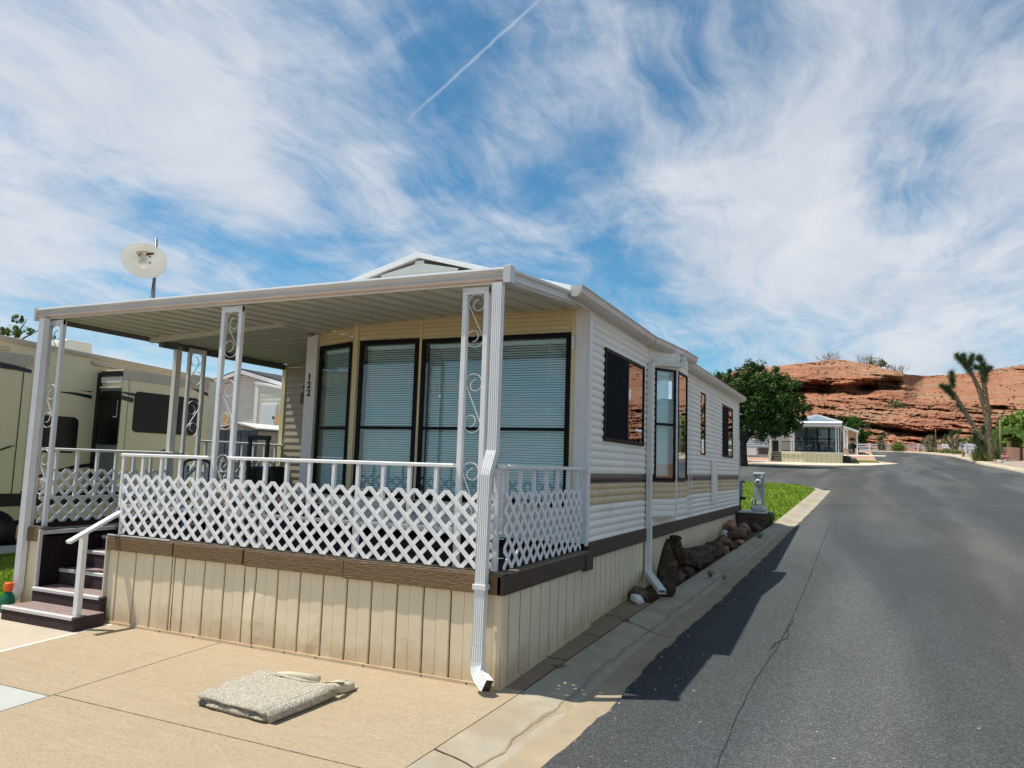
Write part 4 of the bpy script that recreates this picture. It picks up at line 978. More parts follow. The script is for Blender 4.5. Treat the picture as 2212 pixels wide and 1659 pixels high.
# folded rug on the driveway
rugm=mat('rug_pile',(.72,.66,.55),.95,.45,90,1,160,spec=.05,c2=(.46,.40,.31),c2s=60,c2t=.5,bdist=.02)
rugb=mat('rug_backing',(.60,.54,.40),.85,.1,20,.8,120,spec=.1,bdist=.01)
zb=zg(-.9)
rug=thing('folded_rug',(-1.3,-.95,zb),'folded speckled grey-beige rug lying on the tan driveway','rug')
# plan frame: front-left corner A, front-right B, back-right C, back-left D
A0,B0,C0,D0=V((-1.63,-1.23,0)),V((-1.01,-1.27,0)),V((-.945,-.65,0)),V((-1.65,-.60,0))
def rugsurf(mb,zfun,n=46,m_=40,inset=0,edge=.018,seed=0):
    top=[];bot=[]
    for j in range(m_+1):
        for i in range(n+1):
            u=i/n; v=j/m_; p=(A0*(1-u)+B0*u)*(1-v)+(D0*(1-u)+C0*u)*v
            du=min(u,1-u)*.65; dv=min(v,1-v)*.65; e=min(du,dv)
            rnd=math.sqrt(max(0,1-max(0,1-e/edge)**2))
            wob=.010*noise.noise(V((p.x*5,p.y*5,seed)))+.004*noise.noise(V((p.x*40,p.y*40,seed)))
            z0,z1=zfun(u,v); mid=(z0+z1)/2; hh=(z1-z0)/2
            q=V((p.x+.012*noise.noise(V((v*6,seed,0))),p.y+.012*noise.noise(V((u*6,seed,4))),0))
            top.append((q.x,q.y,zg(q.y)+mid+hh*rnd+wob)); bot.append((q.x,q.y,zg(q.y)+mid-hh*rnd+(wob*.3 if z0>.01 else 0)))
    k=n+1; off=len(top); fs=[(j*k+i,j*k+i+1,(j+1)*k+i+1,(j+1)*k+i) for j in range(m_) for i in range(n)]
    fs2=[tuple(off+x for x in f[::-1]) for f in fs]
    ring=[i for i in range(n+1)]+[j*k+n for j in range(1,m_+1)]+[m_*k+i for i in range(n-1,-1,-1)]+[j*k for j in range(m_-1,0,-1)]
    rf=[(ring[i],off+ring[i],off+ring[(i+1)%len(ring)],ring[(i+1)%len(ring)]) for i in range(len(ring))]
    mb.add(top+bot,fs+fs2+rf)
mb=MB(); rugsurf(mb,lambda u,v:(.0,.044),edge=.02,seed=1); mb.build('lower_fold',rugm,rug,smooth=True)
mb=MB(); rugsurf(mb,lambda u,v:(.046-.018*sst(.85,1,u),.088-.010*sst(.5,1,v)-.004*u),edge=.03,seed=2); mb.build('upper_fold',rugm,rug,smooth=True)
mb=MB(); mb.tube([(-.985,-1.25,zg(-1.25)+.046),(-.95,-.95,zg(-.95)+.046),(-.925,-.68,zg(-.66)+.046)],[.043,.045,.043],14); mb.build('fold_edge',rugm,rug,smooth=True)
mb=MB()
pts=[(-1.55,-.60),(-1.50,-.535),(-1.38,-.53),(-1.2,-.55),(-1.05,-.52),(-.98,-.47),(-.90,-.43),(-.87,-.50),(-.90,-.62)]
n=len(pts); mb.add([(x,y,zg(y)+.012) for x,y in pts]+[(x,y-.16,zg(y)+.075) for x,y in pts],[(i,i+1,n+i+1,n+i) for i in range(n-1)])
mb.tube([(-1.04,-.62,zg(-.6)+.03),(-1.01,-.53,zg(-.5)+.03),(-.97,-.47,zg(-.42)+.03)],[.03,.032,.026],14)
mb.tube([(-1.0,-.66,zg(-.6)+.04),(-.93,-.56,zg(-.5)+.036),(-.89,-.50,zg(-.45)+.033)],[.036,.033,.029],14)
mb.tube([(-1.56,-.64,zg(-.6)+.05),(-1.40,-.57,zg(-.5)+.05),(-1.15,-.57,zg(-.42)+.055)],[.02,.028,.03],10)
mb.build('backing',rugb,rug,smooth=True)
# plastic bottle beside the steps
bx_,by_=-5.40,-.16; bz=zg(by_)
bo=thing('plastic_bottle',(bx_,by_,bz),'green plastic bottle with an orange cap beside the bottom step','bottle')
mb=MB(); mb.lathe((bx_,by_,bz),(0,0,1),[(0,0),(.062,.004),(.068,.02),(.068,.11),(.060,.15),(.04,.185),(.032,.195),(.032,.205),(0,.205)],24); mb.build('body',mat('green_plastic',(.01,.14,.06),.35,.1,6),bo,smooth=True)
mb=MB(); mb.lathe((bx_,by_,bz),(0,0,1),[(.0,.202),(.040,.202),(.043,.21),(.041,.275),(.036,.285),(0,.285)],20); mb.build('cap',mat('orange_plastic',(.85,.12,.02),.4,.05,6),bo,smooth=True)

# satellite dish on the porch roof
dp=U(zo(340,680,8.294)(930,1620),'y',.62); top=U(zo(340,680,8.294)(975,160),'y',.62)
dish=thing('satellite_dish',(dp.x,.62,3.13),'round white dish antenna on a grey pole above the porch roof','satellite dish')
mb=MB(); mb.tube([(dp.x,.62,3.10),(top.x-.0,.62,top.z)],.0165,14); mb.build('pole',mat('pole_steel',(.13,.14,.15),.4,.1,8,metal=.5),dish,smooth=True)
mb=MB(); mb.tube([(dp.x-.02,.605,3.1),(dp.x-.035,.600,3.3),(dp.x-.02,.60,3.55)],.004,6); mb.build('cable',blackm,dish)
dc=U(zo(340,680,8.294)(690,665),'y',.42); ax_=V((.30,-.60,-.10)).normalized(); ax_=((CAM-dc).normalized()*.55+V((-.02,-.10,-.56))*.9).normalized()
Rd=.222
mb=MB(); pr=[(Rd*i/12,.055*(i/12)**2) for i in range(13)]; pr+=[(Rd+.004,.058),(Rd+.004,.050)]+[(Rd*i/12,.055*(i/12)**2-.008) for i in range(12,-1,-1)]
mb.lathe(dc-ax_*.03,ax_,pr,64); mb.build('reflector',mat('dish_white',(.62,.61,.57),.45,.06,5),dish,smooth=True)
mb=MB(); mb.lathe(dc-ax_*.03,ax_,[(.058,.004),(.058,.010),(.040,.016),(.038,.10),(.040,.103),(.040,.145),(.034,.155),(0,.157)],28); mb.build('feed',mat('feed_cream',(.68,.66,.52),.4,.04,6),dish,smooth=True)
ux=ax_.cross(V((0,0,1))).normalized()*-1; uz=ux.cross(ax_).normalized()*-1 if ux.cross(ax_).z<0 else ux.cross(ax_).normalized()
for sx_,sz_ in ((-.052,.03),(.052,.03),(-.05,-.05),(.05,-.05)):
    mb=MB(); c=dc+ux*sx_+uz*sz_-ax_*.024; mb.lathe(c,ax_,[(.009,0),(.009,.008),(0,.010)],8); mb.build('bolt',blackm,dish)
lx=dc+ux*-.025+uz*.066-ax_*.018
mb=MB(); mb.bar(lx-ux*.052,lx+ux*.058,.002,.040,uz); mb.bar(lx+ux*.03-uz*.014,lx+ux*.12+uz*.018+ax_*.012,.003,.020,uz); lab=mb.build('sticker',blackm,dish)
mb=MB(); mb.bar(lx-ux*.048+ax_*.002,lx+ux*.054+ax_*.002,.002,.033,uz); mb.build('sticker_face',mat('sticker_orange',(.70,.50,.36),.6,.1,9),lab)
text('Info',.036,lx-ux*.044+ax_*.0036-uz*.002,ux,uz,blackm,lab,'sticker_text',align='LEFT')
mb=MB(); mb.bar(dc-ax_*.05,V((top.x-.005,.62,dc.z-.0)),.05,.05); mb.build('mount',mat('pole_steel',(.1,.1,.1)),dish)

# rocks and petrified logs along the skirting
rk_brown=mat('rock_brown',(.10,.055,.04),.85,.5,9,1,18,spec=.2,c2=(.22,.145,.10),c2s=7,c2t=.60,bdist=.03)
rk_white=mat('rock_white',(.62,.60,.57),.8,.15,12,.8,25,spec=.3,c2=(.25,.17,.13),c2s=9,c2t=.64,bdist=.02)
rk_tan=mat('rock_tan',(.23,.16,.11),.85,.3,8,1,20,spec=.2,bdist=.02)
rk_log=mat('petrified_wood',(.065,.04,.026),.85,.55,7,1,10,spec=.2,c2=(.17,.11,.065),c2s=5,c2t=.60,stretch=(3,.7,3),bdist=.03)
def rock(x,y,r,label,m=rk_brown,sq=(1,1,.7),seed=1,rough=.55,ang=.28,name='rock',dz=0):
    r*=.88
    rq=random.Random(seed*13+5); bm=bmesh.new()
    for _ in range(34):
        d=V((rq.gauss(0,1),rq.gauss(0,1),rq.gauss(0,1))).normalized()*rq.uniform(.72,1.12); bm.verts.new((d.x*sq[0]*r,d.y*sq[1]*r,d.z*sq[2]*r))
    h_=bmesh.ops.convex_hull(bm,input=bm.verts); bmesh.ops.delete(bm,geom=[v for v in bm.verts if not v.link_faces],context='VERTS')
    bmesh.ops.bevel(bm,geom=bm.edges[:],offset=r*.05,segments=1,affect='EDGES'); bmesh.ops.triangulate(bm,faces=bm.faces[:]); bmesh.ops.subdivide_edges(bm,edges=bm.edges[:],cuts=2,use_grid_fill=True)
    bm.verts.index_update(); z0=zg(y)+r*sq[2]*.62+dz; mb=MB()
    mb.add([V((x,y,z0))+v.co*(1+.10*noise.noise(v.co*(9/max(r,.05)*.15)+V((seed,0,0)))+.05*noise.noise(v.co*(5/r))) for v in bm.verts],[tuple(v.index for v in f.verts) for f in bm.faces]); bm.free(); o=mb.build(name,m,smooth=False); tag(o,label,'rock','rocks along the home skirting'); return o
rock(.155,3.30,.085,'small white quartz rock nearest the porch, in front of the brown ones',rk_white,(1.2,1,.9),3,.5)
rock(.11,3.56,.125,'dark red-brown rock under the end of the white splash spout',rk_brown,(1.25,1,.75),5)
rock(.36,3.86,.13,'rounded near-black rock just past the splash spout outlet',mat('rock_dark',(.06,.035,.028),.9,.4,12,1,25,spec=.2,bdist=.02),(1,1,.95),8)
# upright slab
mb=MB(); sl_=[(0,0),(.30,.0),(.33,.2),(.30,.36),(.17,.60),(.14,.63),(.10,.52),(.02,.26)]
base=V((.085,4.42,zg(4.4)-.03)); dirv=V((.62,.50,0)).normalized()
mb.prism([base+dirv*a*.85+V((0,-.0,b*.92)) for a,b in sl_],(.07,-.09,.0)); 
o=mb.build('rock_slab',rk_log,bevel=.02); tag(o,'tall pointed petrified slab standing upright beside the downspout','rock','rocks along the home skirting')
rock(.28,4.78,.14,'low brown rock between the upright slab and the forked log',rk_brown,(.9,1.3,.8),12,.5)
# big forked log
mb=MB(); path=[(.09,5.38,zg(5.4)+.46),(.13,5.42,zg(5.4)+.33),(.20,5.52,zg(5.5)+.20),(.26,5.8,zg(5.8)+.15),(.29,6.2,zg(6.2)+.14),(.32,6.65,zg(6.6)+.11),(.40,7.12,zg(7.1)+.05)]
mb.tube(path,[.115,.075,.10,.145,.155,.12,.05],22); mb2=MB(); 
mb.v=[(x+.075*noise.noise(V((x*7,y*3,z*8)))+.03*noise.noise(V((x*22,y*7,z*22))),y+.04*noise.noise(V((x*8,y*5,z*8+9))),z+.065*noise.noise(V((x*9,y*3.5,z*7+4)))+.03*noise.noise(V((x*20,y*8,z*24)))) for x,y,z in mb.v]
o=mb.build('petrified_log',rk_log); md=o.modifiers.new('s','SUBSURF'); md.levels=md.render_levels=2; md.subdivision_type='SIMPLE'
tx=bpy.data.textures.new('lt','CLOUDS'); tx.noise_scale=.07; dm=o.modifiers.new('d','DISPLACE'); dm.texture=tx; dm.strength=.07; dm.texture_coords='GLOBAL'
tag(o,'large rough petrified log lying along the skirting with one raised end','petrified log','rocks along the home skirting')
rock(.30,5.25,.13,'brown gnarled rock leaning on the thick end of the petrified log',rk_log,(1,1.1,.8),15,.6)
rock(.33,7.35,.185,'big brown boulder just beyond the tapering end of the log',rk_brown,(1,1,1.0),21,.4)
rock(.44,7.62,.10,'pale-veined rock on the street side of the big brown boulder',rk_tan,(1,1.2,.9),22)
rock(.22,8.0,.15,'flat tan rock against the skirting behind the big boulder',rk_tan,(1,1.3,.7),23)
rock(.46,8.25,.12,'brown rock with a light top beside the flat tan rock',rk_brown,(1.1,1.2,.8),24)
rock(.28,8.8,.13,'grey-brown rock below the row of pale window reflections',rk_tan,(1,1.2,.7),25)
rock(.50,8.95,.085,'small orange-brown stone at the kerb edge midway to the lawn',mat('rock_orange',(.34,.18,.11),.85,.3,9,1,20,bdist=.02),(1,1.5,.6),26)
rock(.30,9.55,.15,'dark rock just before the tan flowerpot base',rk_brown,(1,1.2,.7),27)
rock(.10,9.85,.09,'small bluish-white stone against the skirting beside the tan pot',rk_white,(1,1,1),28)
rock(.12,10.35,.17,'reddish rock leaning on the skirting behind the white stone',mat('rock_orange',(1,1,1)),(1,1,1.1),29)
rock(.34,10.75,.15,'brown rock behind the tan pot',rk_tan,(1,1.2,.9),30)
rock(.50,11.2,.14,'flat grey-brown rock in front of the dark planter box',rk_brown,(1.2,1.2,.6),31)
mb=MB(); mb.lathe((.35,9.98,zg(9.98)-.01),(0,0,1),[(0,0),(.12,0),(.135,.12),(.14,.17),(.125,.17),(.118,.14),(0,.14)],22); o=mb.build('stone_pot',rk_tan,smooth=True); tag(o,'short round tan stone pot among the rocks','pot')
# weeds
grn=mat('weed_green',(.10,.15,.045),.7,.4,20); dry=mat('weed_dry',(.26,.22,.10),.8,.4,20)
def weed(x,y,r,h,n,m,label,seed,name='weed'):
    rr=random.Random(seed); mb=MB()
    for _ in range(n):
        a=rr.uniform(0,6.28); l=r*rr.uniform(.4,1); hh=h*rr.uniform(.3,1); w_=.0035 if h<.2 else .008
        p0=V((x,y,zg(y)-.01)); p1=p0+V((math.cos(a)*l*.5,math.sin(a)*l*.5,hh)); p2=p0+V((math.cos(a)*l,math.sin(a)*l,hh*rr.uniform(.4,1.0))); s_=V((-math.sin(a),math.cos(a),0))*w_
        mb.add([p0-s_,p0+s_,p1+s_,p1-s_,p2],[(0,1,2,3),(3,2,4)])
    o=mb.build(name,m,normals=False); tag(o,label,'weed'); return o
weed(.21,.72,.10,.035,40,dry,'tiny dry grass tuft in the joint between slab strip and kerb',1)
weed(.27,2.45,.09,.03,30,grn,'tiny weed in the kerb joint before the rocks start',2)
weed(.60,5.35,.14,.10,26,grn,'small green weed growing in the gutter crack beside the log',3)
weed(.80,5.25,.11,.08,16,grn,'sparse weed at the asphalt edge of the gutter crack',4)
weed(.72,10.0,.24,.13,44,grn,'low spreading weed in the kerb crack nearest the planter box',5)
weed(.70,12.3,.22,.32,40,grn,'leafy green weed at the street corner of the planter box',6)

# electrical gear at the far end of the home
galv=mat('galvanised',(.33,.36,.36),.45,.12,6,metal=.35); greyp=mat('grey_enamel',(.26,.29,.29),.45,.1,6)
g0=zg(14.6)
x0p,x1p=U(Iz(452,700),'y',14.3).x,U(Iz(634,700),'y',14.3).x; zt=U(Iz(540,392),'y',14.3).z
px_=(x0p+x1p)/2; w2=(x1p-x0p)/2
ped=thing('power_pedestal',(px_,14.4,g0),'grey metal power meter pedestal standing on the lawn edge','meter pedestal')
mb=MB(); mb.box(px_-w2,px_+w2,14.3,14.55,zg(14.3)-.05,zt-.02); c_=mb.build('cabinet',galv,ped,bevel=.008)
mb=MB(); mb.prism([(px_-w2-.01,14.27,zt-.035),(px_+w2+.01,14.27,zt-.035),(px_+w2+.01,14.56,zt),(px_-w2-.01,14.56,zt)],(0,0,.025)); mb.build('hood',galv,ped,bevel=.004)
zc=U(Iz(535,548),'y',14.24).z; zl1=U(Iz(540,665),'y',14.28).z; zl0=U(Iz(540,940),'y',14.28).z
mb=MB(); mb.lathe((px_,14.3,zc),(0,-1,0),[(w2*.66,0),(w2*.68,.02),(w2*.62,.03),(w2*.60,.07),(w2*.48,.09),(0,.095)],28); mt=mb.build('meter',mat('meter_glass',(.50,.52,.50),.2,.1,9,metal=.4),ped,smooth=True)
mb=MB(); mb.box(px_-.045,px_+.035,14.195,14.203,zc-.0,zc+.03); mb.build('meter_display',blackm,mt)
mb=MB(); mb.box(px_-.05,px_+.05,14.197,14.204,zc-.045,zc-.035); mb.build('meter_label',greyp,mt)
mb=MB(); mb.bar((px_+.07,14.22,zc+.10),(px_+.10,14.22,zc+.17),.03,.03); mb.build('seal_tag',whitem,mt)
mb=MB(); mb.box(px_-w2+.015,px_+w2-.03,14.285,14.30,zl0,zl1); dr_=mb.build('breaker_door',mat('breaker_door_paint',(.36,.42,.42),.35,.08,5,metal=.3),ped,bevel=.004)
mb=MB(); mb.box(px_-w2+.03,px_+w2-.05,14.280,14.2855,zl0+.01,zl0+(zl1-zl0)*.24); lb=mb.build('paper_notice',mat('notice_paper',(.50,.52,.40),.7,.1,20),dr_)
text('1',.13,(px_-w2*.55,14.2785,zl0+(zl1-zl0)*.16),(1,0,0),(0,0,1),blackm,dr_,'digit',bold=.006)
mb=MB(); mb.tube([(px_-w2-.04,14.35,g0-.05),(px_-w2-.04,14.35,zl0+.10),(px_-w2-.01,14.35,zl0+.14)],.022,10); mb.build('riser_pipe',galv,ped,smooth=True)
# low dark box with a lid (planter)
a=U(Iz(240,1045),'y',11.95); b=U(Iz(565,1060),'y',11.95); 
gy=zg(12.0); lz=a.z-.01
bx2=thing('planter_box',(.35,12.3,gy),'low dark timber box with a pale lid at the end of the skirting','box')
mb=MB(); mb.box(.07,.60,11.95,12.72,gy-.1,lz-.03); mb.build('box_body',mat('dark_timber',(.075,.055,.035),.8,.4,9,.6,20,stretch=(1,1,5),bdist=.01),bx2,bevel=.008)
mb=MB(); mb.box(.055,.635,11.92,12.75,lz-.03,lz); mb.build('lid',mat('lid_concrete',(.50,.49,.45),.8,.15,6),bx2,bevel=.006)
mb=MB(); mb.lathe((.69,12.45,gy-.03),(0,0,1),[(0,0),(.055,0),(.055,lz-gy),(.05,lz-gy+.03),(0,lz-gy+.03)],16); mb.build('side_pipe',greyp,bx2,smooth=True)
rc=U(Iz(545,1020),'y',12.3)
mb=MB(); mb.rock((rc.x,12.3,lz+.055),.135,41,(1.25,.8,.50),.35,3,.1); o=mb.build('rock',rk_white); tag(o,'pale flat rock resting on the lid of the dark box','rock')
# meter box and conduits on the end of the home
eb=thing('electrical_box',(.06,12.45,1.2),'blue-grey electrical box with conduits on the far corner of the home','electrical box')
ez1=U(Iz(230,525),'y',12.55).z; ez0=U(Iz(230,800),'y',12.55).z; ex0=U(Iz(180,650),'y',12.55).x; ex1=U(Iz(268,650),'y',12.55).x
mb=MB(); mb.box(ex0-.05,ex1,12.42,12.62,ez0,ez1); mb.build('enclosure',mat('bluegrey_enamel',(.17,.23,.25),.45,.1,6),eb,bevel=.008)
mb=MB(); mb.bar((ex1,12.47,ez0+.35),(ex1+.06,12.47,ez0+.33),.03,.03); mb.build('latch',blackm,eb)
for k,(xx,z1_) in enumerate(((ex0-.02,ez0),(ex0+.07,ez0),(ex0-.05,ez1+.25))):
    mb=MB(); mb.tube([(xx,12.47,zg(12.4)-.05),(xx,12.47,z1_)],.02,8); mb.build('conduit',blackm,eb,smooth=True)
mb=MB(); mb.box(ex1-.06,ex1+.08,12.40,12.5,ez0-.06,ez0-.0); mb.build('receptacle',blackm,eb)
# tan downspout-like end post
zt2=U(Iz(180,35),'y',12.45).z; xe0=U(Iz(135,200),'y',12.45).x; xe1=U(Iz(222,200),'y',12.45).x
mb=MB(); mb.box(xe0,xe1,12.43,12.5,1.56,zt2); o=mb.build('end_cabinet',mat('cabinet_tan',(.42,.36,.30),.5,.1,5),bevel=.006); tag(o,'narrow tan panel cabinet on the far end wall of the home','cabinet')

# ---------------------------------------------------------------- things on the porch
def frame_tube(mb,pts,r): mb.tube(pts,r,8)
t1=U(Cz(1270,1400),'y',2.2); t2=U(Cz(1610,1430),'y',2.2)
tr=thing('suitcase',(t1.x+.17,2.35,DZ+.18),'black wheeled suitcase with its tall pull handle raised on the porch','suitcase')
mb=MB(); mb.box(t1.x-.03,t2.x+.03,2.26,2.52,DZ+.22,DZ+.72); mb.build('case',blackm,tr,bevel=.04)
for xx in (t1.x+.03,t2.x-.03):
    mb=MB(); mb.box(xx-.022,xx+.022,2.185,2.215,DZ+.5,t1.z-.05); mb.build('handle_rod',blackm,tr,bevel=.004)
mb=MB(); mb.bar((t1.x-.01,2.2,t1.z-.03),(t2.x+.01,2.2,t2.z-.02),.045,.06); mb.build('handle_grip',blackm,tr,bevel=.014)
for xx in (t1.x,t2.x): 
    mb=MB(); mb.tube([(xx-.02,2.45,DZ+.215),(xx+.02,2.45,DZ+.215)],.035,12); mb.build('wheel',blackm,tr)
Dz=zo(500,1250,5.53)
wa=U(Dz(225,600),'y',1.15); wb=U(Dz(640,640),'y',1.15); wc=U(Dz(430,555),'y',1.15)
hv=thing('walker',(wc.x,1.2,DZ),'grey folding frame with a curved black handle behind the left lattice','walker')
mb=MB(); pts=[(wa.x,1.15,wa.z-.25),(wa.x,1.15,wa.z)]+[(wc.x+(wb.x-wa.x)/2*math.cos(a),1.15,wa.z+(wc.z-wa.z+.02)*math.sin(a)) for a in [math.pi*(1-i/8) for i in range(1,8)]]+[(wb.x,1.15,wb.z),(wb.x,1.15,wb.z-.2)]
mb.tube(pts,.016,10); mb.build('handle',blackm,hv,smooth=True)
gf=mat('grey_frame',(.26,.32,.36),.4,.1,5,metal=.3)
for xx in (wa.x+.03,wb.x-.03):
    mb=MB(); mb.box(xx-.02,xx+.02,1.14,1.18,DZ,wa.z-.02); mb.build('leg',gf,hv,bevel=.004)
mb=MB(); mb.bar((wa.x+.02,1.16,wa.z-.14),(wc.x+.03,1.16,wa.z-.0),.03,.03); mb.build('brace',gf,hv)
for xx in (wa.x,wb.x):
    mb=MB(); mb.lathe((xx-.02,1.16,DZ+.10),(1,0,0),[(0,0),(.09,0),(.10,.01),(.10,.03),(.09,.04),(0,.04)],20); mb.build('wheel',blackm,hv,smooth=True)
pc=U(Dz(1370,1150),'y',1.25)
bn=thing('storage_bench',(-3.5,1.4,DZ),'black low storage box with a striped pink cushion on the porch','storage box')
mb=MB(); mb.box(-3.85,-2.9,1.15,1.60,DZ,DZ+.34); mb.build('box',mat('box_plastic',(.02,.022,.026),.5,.15,6),bn,bevel=.02)
mb=MB(); mb.box(-3.83,-2.95,1.14,1.58,DZ+.345,DZ+.40); mb.build('cushion',mat('cushion_pink',(.42,.30,.26),.9,.5,40,stretch=(1,1,6)),bn,bevel=.02)
mb=MB(); 
for i in range(7): 
    a=i*.9; mb.tube([(-1.98+.11*math.cos(t/10*2*math.pi),1.86-.012*i,1.145+.055*math.sin(t/10*2*math.pi)+.004*i) for t in range(11)],.012,6)
for i in range(6): mb.tube([(-1.98+.016*i,1.80,1.10),(-1.975+.016*i,1.79,1.20)],.009,6)
o=mb.build('hose_coil',blackm,smooth=True); tag(o,'coiled black hose hanging on the wall below the porch windows','hose')
for k,(xa,xb,y0) in enumerate(((-2.1,-1.2,.30),)):
    mb=MB(); mb.box(xa,xb,y0,y0+.5,DZ+.001,DZ+.012); 
mb=MB()
for i in range(5): mb.box(-3.9,-.2,.085+i*.016,.092+i*.016,DZ+.001,DZ+.004)
o=mb.build('floor_strip',mat('strip_pink',(.45,.33,.30),.8,.1,9)); o.parent=porch; o.matrix_parent_inverse=Matrix.Translation(-ROOT[porch.name])

# ================================================================ TRAVEL TRAILER
rvb=mat('trailer_beige',(.68,.57,.38),.4,.04,1.2,spec=.4); rvt=mat('trailer_trim',(.42,.36,.29),.45,.08,3); rvg=mat('trailer_grey',(.17,.19,.18),.45,.08,2)
navy=mat('navy_stripe',(.010,.012,.022),.35,.05,5); blackwin=mat('tinted_window',(.004,.004,.005),.28,.1,4,spec=.25)
rv=thing('travel_trailer',(-10.5,1.5,zg(1.5)),'large beige travel trailer with dark tinted windows and navy swooshes left of the porch','travel trailer')
def rz_(y): return 3.335-.040*(y-2.5)
XB,XS=-9.5,-8.9
mb=MB(); mb.add([(x,y,z) for x in (XB,-12.0) for y,z in ((-3.5,.55),(6.25,.50),(6.25,rz_(6.25)-.10),(6.1,rz_(6.1)),(-3.5,rz_(-3.5)))],[(0,1,2,3,4),(5,6,7,8,9)]+[(i,5+i,5+(i+1)%5,(i+1)%5) for i in range(5)])
body=mb.build('body',rvb,rv)
mb=MB(); mb.bar((XB+.02,-3.5,rz_(-3.5)-.05),(XB+.02,6.15,rz_(6.15)-.05),.05,.07); mb.bar((XB+.03,-3.5,rz_(-3.5)-.045),(XB+.03,6.15,rz_(6.15)-.045),.05,.015); mb.build('roof_rail',rvt,rv)
mb=MB(); mb.box(XB-.02,XB+.012,-3.5,6.1,.74,.97); mb.build('dark_band',blackm,rv)
def slide(y0,y1,z0,z1,label=None):
    mb=MB(); mb.box(XB+.005,XS,y0,y1,z0,z1); s_=mb.build('slide_out',rvb,rv,bevel=.01)
    mb=MB(); mb.box(XS-.01,XS+.012,y0-.008,y1+.008,z1-.17,z1+.008); mb.build('top_trim',rvt,s_,bevel=.004)
    for ya,yb in ((y0-.006,y0+.12),(y1-.12,y1+.006)): mb=MB(); mb.box(XS-.002,XS+.010,ya,yb,z0,z1-.18); mb.build('edge_trim',rvb,s_,bevel=.004)
    for yy in (y0+.115,y1-.122): mb=MB(); mb.box(XS-.001,XS+.0125,yy,yy+.007,z0,z1-.18); mb.build('seam',blackm,s_)
    if label: s_['label']=label
    return s_
s1_=slide(-3.0,2.08,.97,3.03); s2_=slide(3.64,5.50,.97,3.03)
# grey end wall of the second slide with its tall window
def Y(p,v): return U(p,'y',v)
mb=MB(); mb.box(XB+.01,XS-.015,3.62,3.64,.97,2.72); mb.build('end_wall',rvg,s2_)
mb=MB(); mb.box(XB+.005,XB+.09,3.60,3.635,.97,2.98); mb.box(XB+.09,XS-.01,3.60,3.635,2.92,3.0); mb.build('seal',blackm,s2_)
mb=MB(); mb.box(XB+.09,XS-.012,3.612,3.638,2.80,2.90); mb.box(XB+.08,XS-.012,3.600,3.637,2.71,2.74); mb.build('awning_roll',mat('awning_white',(.68,.66,.60),.5,.08,6),s2_)
def rrect(c,hw,hh,r,n=6):
    out=[]
    for sx_,sz_,a0 in ((1,1,0),(-1,1,90),(-1,-1,180),(1,-1,270)):
        for i in range(n+1):
            a=math.radians(a0+90*i/n); out.append((c[0]+sx_*(hw-r)+r*math.cos(a),c[1]+sz_*(hh-r)+r*math.sin(a)))
    return out
a=Y(Ez(1190,1000),3.61); b=Y(Ez(1440,1000),3.61); zt_=Y(Ez(1320,602),3.61).z; zb_=Y(Ez(1290,1255),3.61).z
mb=MB(); pl=rrect(((a.x+b.x)/2,(zt_+zb_)/2),(b.x-a.x)/2,(zt_-zb_)/2,.06); mb.prism([(x,3.62,z) for x,z in pl],(0,-.012,0)); wn=mb.build('door_window',blackwin,s2_)
hc=Y(Ez(1400,915),3.6); mb=MB(); mb.bar((hc.x-.05,3.60,hc.z),(hc.x+.03,3.60,hc.z),.012,.012); mb.bar((hc.x+.03,3.6,hc.z),(hc.x+.03,3.6,hc.z+.28),.006,.006,(0,1,0)); mb.build('handle',nosing,wn)
# windows on slide face and body
def facewin(parent,x,y0,y1,z0,z1,r=.07,name='window',dz=.0):
    mb=MB(); pl=rrect(((y0+y1)/2,(z0+z1)/2),(y1-y0)/2,(z1-z0)/2,r); mb.prism([(x,yy,z+dz*(yy-y0)) for yy,z in pl],(.012,0,0)); return mb.build(name,blackwin,parent)
q=U(Ez(1600,1100),'x',XS); q2=U(Ez(1690,612),'x',XS); q3=U(Cz(440,1000),'x',XS)
w1_=facewin(s2_,XS,q.y,q3.y,q.z,q2.z)
mb=MB()
for i in range(6): mb.box(XS+.012,XS+.016,q3.y-.40,q3.y-.04,q.z+.10+i*.055,q.z+.125+i*.055)
mb.build('louvre',mat('louvre_grey',(.045,.05,.055),.4,.1,5),w1_)
q=U(Ez(450,1100),'x',XB); q2=U(Ez(940,1100),'x',XB); zt_=U(Ez(800,915),'x',XB).z; zb_=U(Ez(700,1352),'x',XB).z
facewin(rv,XB,q.y,q2.y,zb_,zt_,.10)
def swoosh(pts,x,parent=rv):
    P=[U(p,'x',x) for p in pts]; mb=MB(); mb.prism([(x+.001,p.y,p.z) for p in P],(.003,0,0)); return mb.build('swoosh',navy,parent)
swoosh([Ez(640,603),Ez(900,618),Ez(1115,655),Ez(1115,700),Ez(900,650),Ez(740,622)],XB)
swoosh([Ez(920,589),Ez(1118,606),Ez(1118,622),Ez(1000,601)],XB)
swoosh([Ez(1485,610),Ez(1640,632),Ez(1630,668),Ez(1485,628)],XS+.011,s2_)
swoosh([Ez(1480,655),Ez(1625,690),Ez(1615,745),Ez(1478,708)],XS+.011,s2_)
swoosh([Ez(1940,1335),Ez(2074,1285),Ez(2120,1262),Ez(2120,1290),Ez(2000,1340)],XS+.011,s2_)
swoosh([Ez(0,250),Ez(200,295),Ez(384,345),Ez(384,388),Ez(200,350),Ez(0,322)],XS+.013,s1_)
swoosh([Ez(0,1308),Ez(100,1275),Ez(190,1256),Ez(120,1290),Ez(0,1330)],XS+.013,s1_)
swoosh([Ez(420,1640),Ez(640,1570),Ez(900,1505),Ez(1110,1480),Ez(1100,1520),Ez(900,1550),Ez(640,1625),Ez(480,1659)],XB)
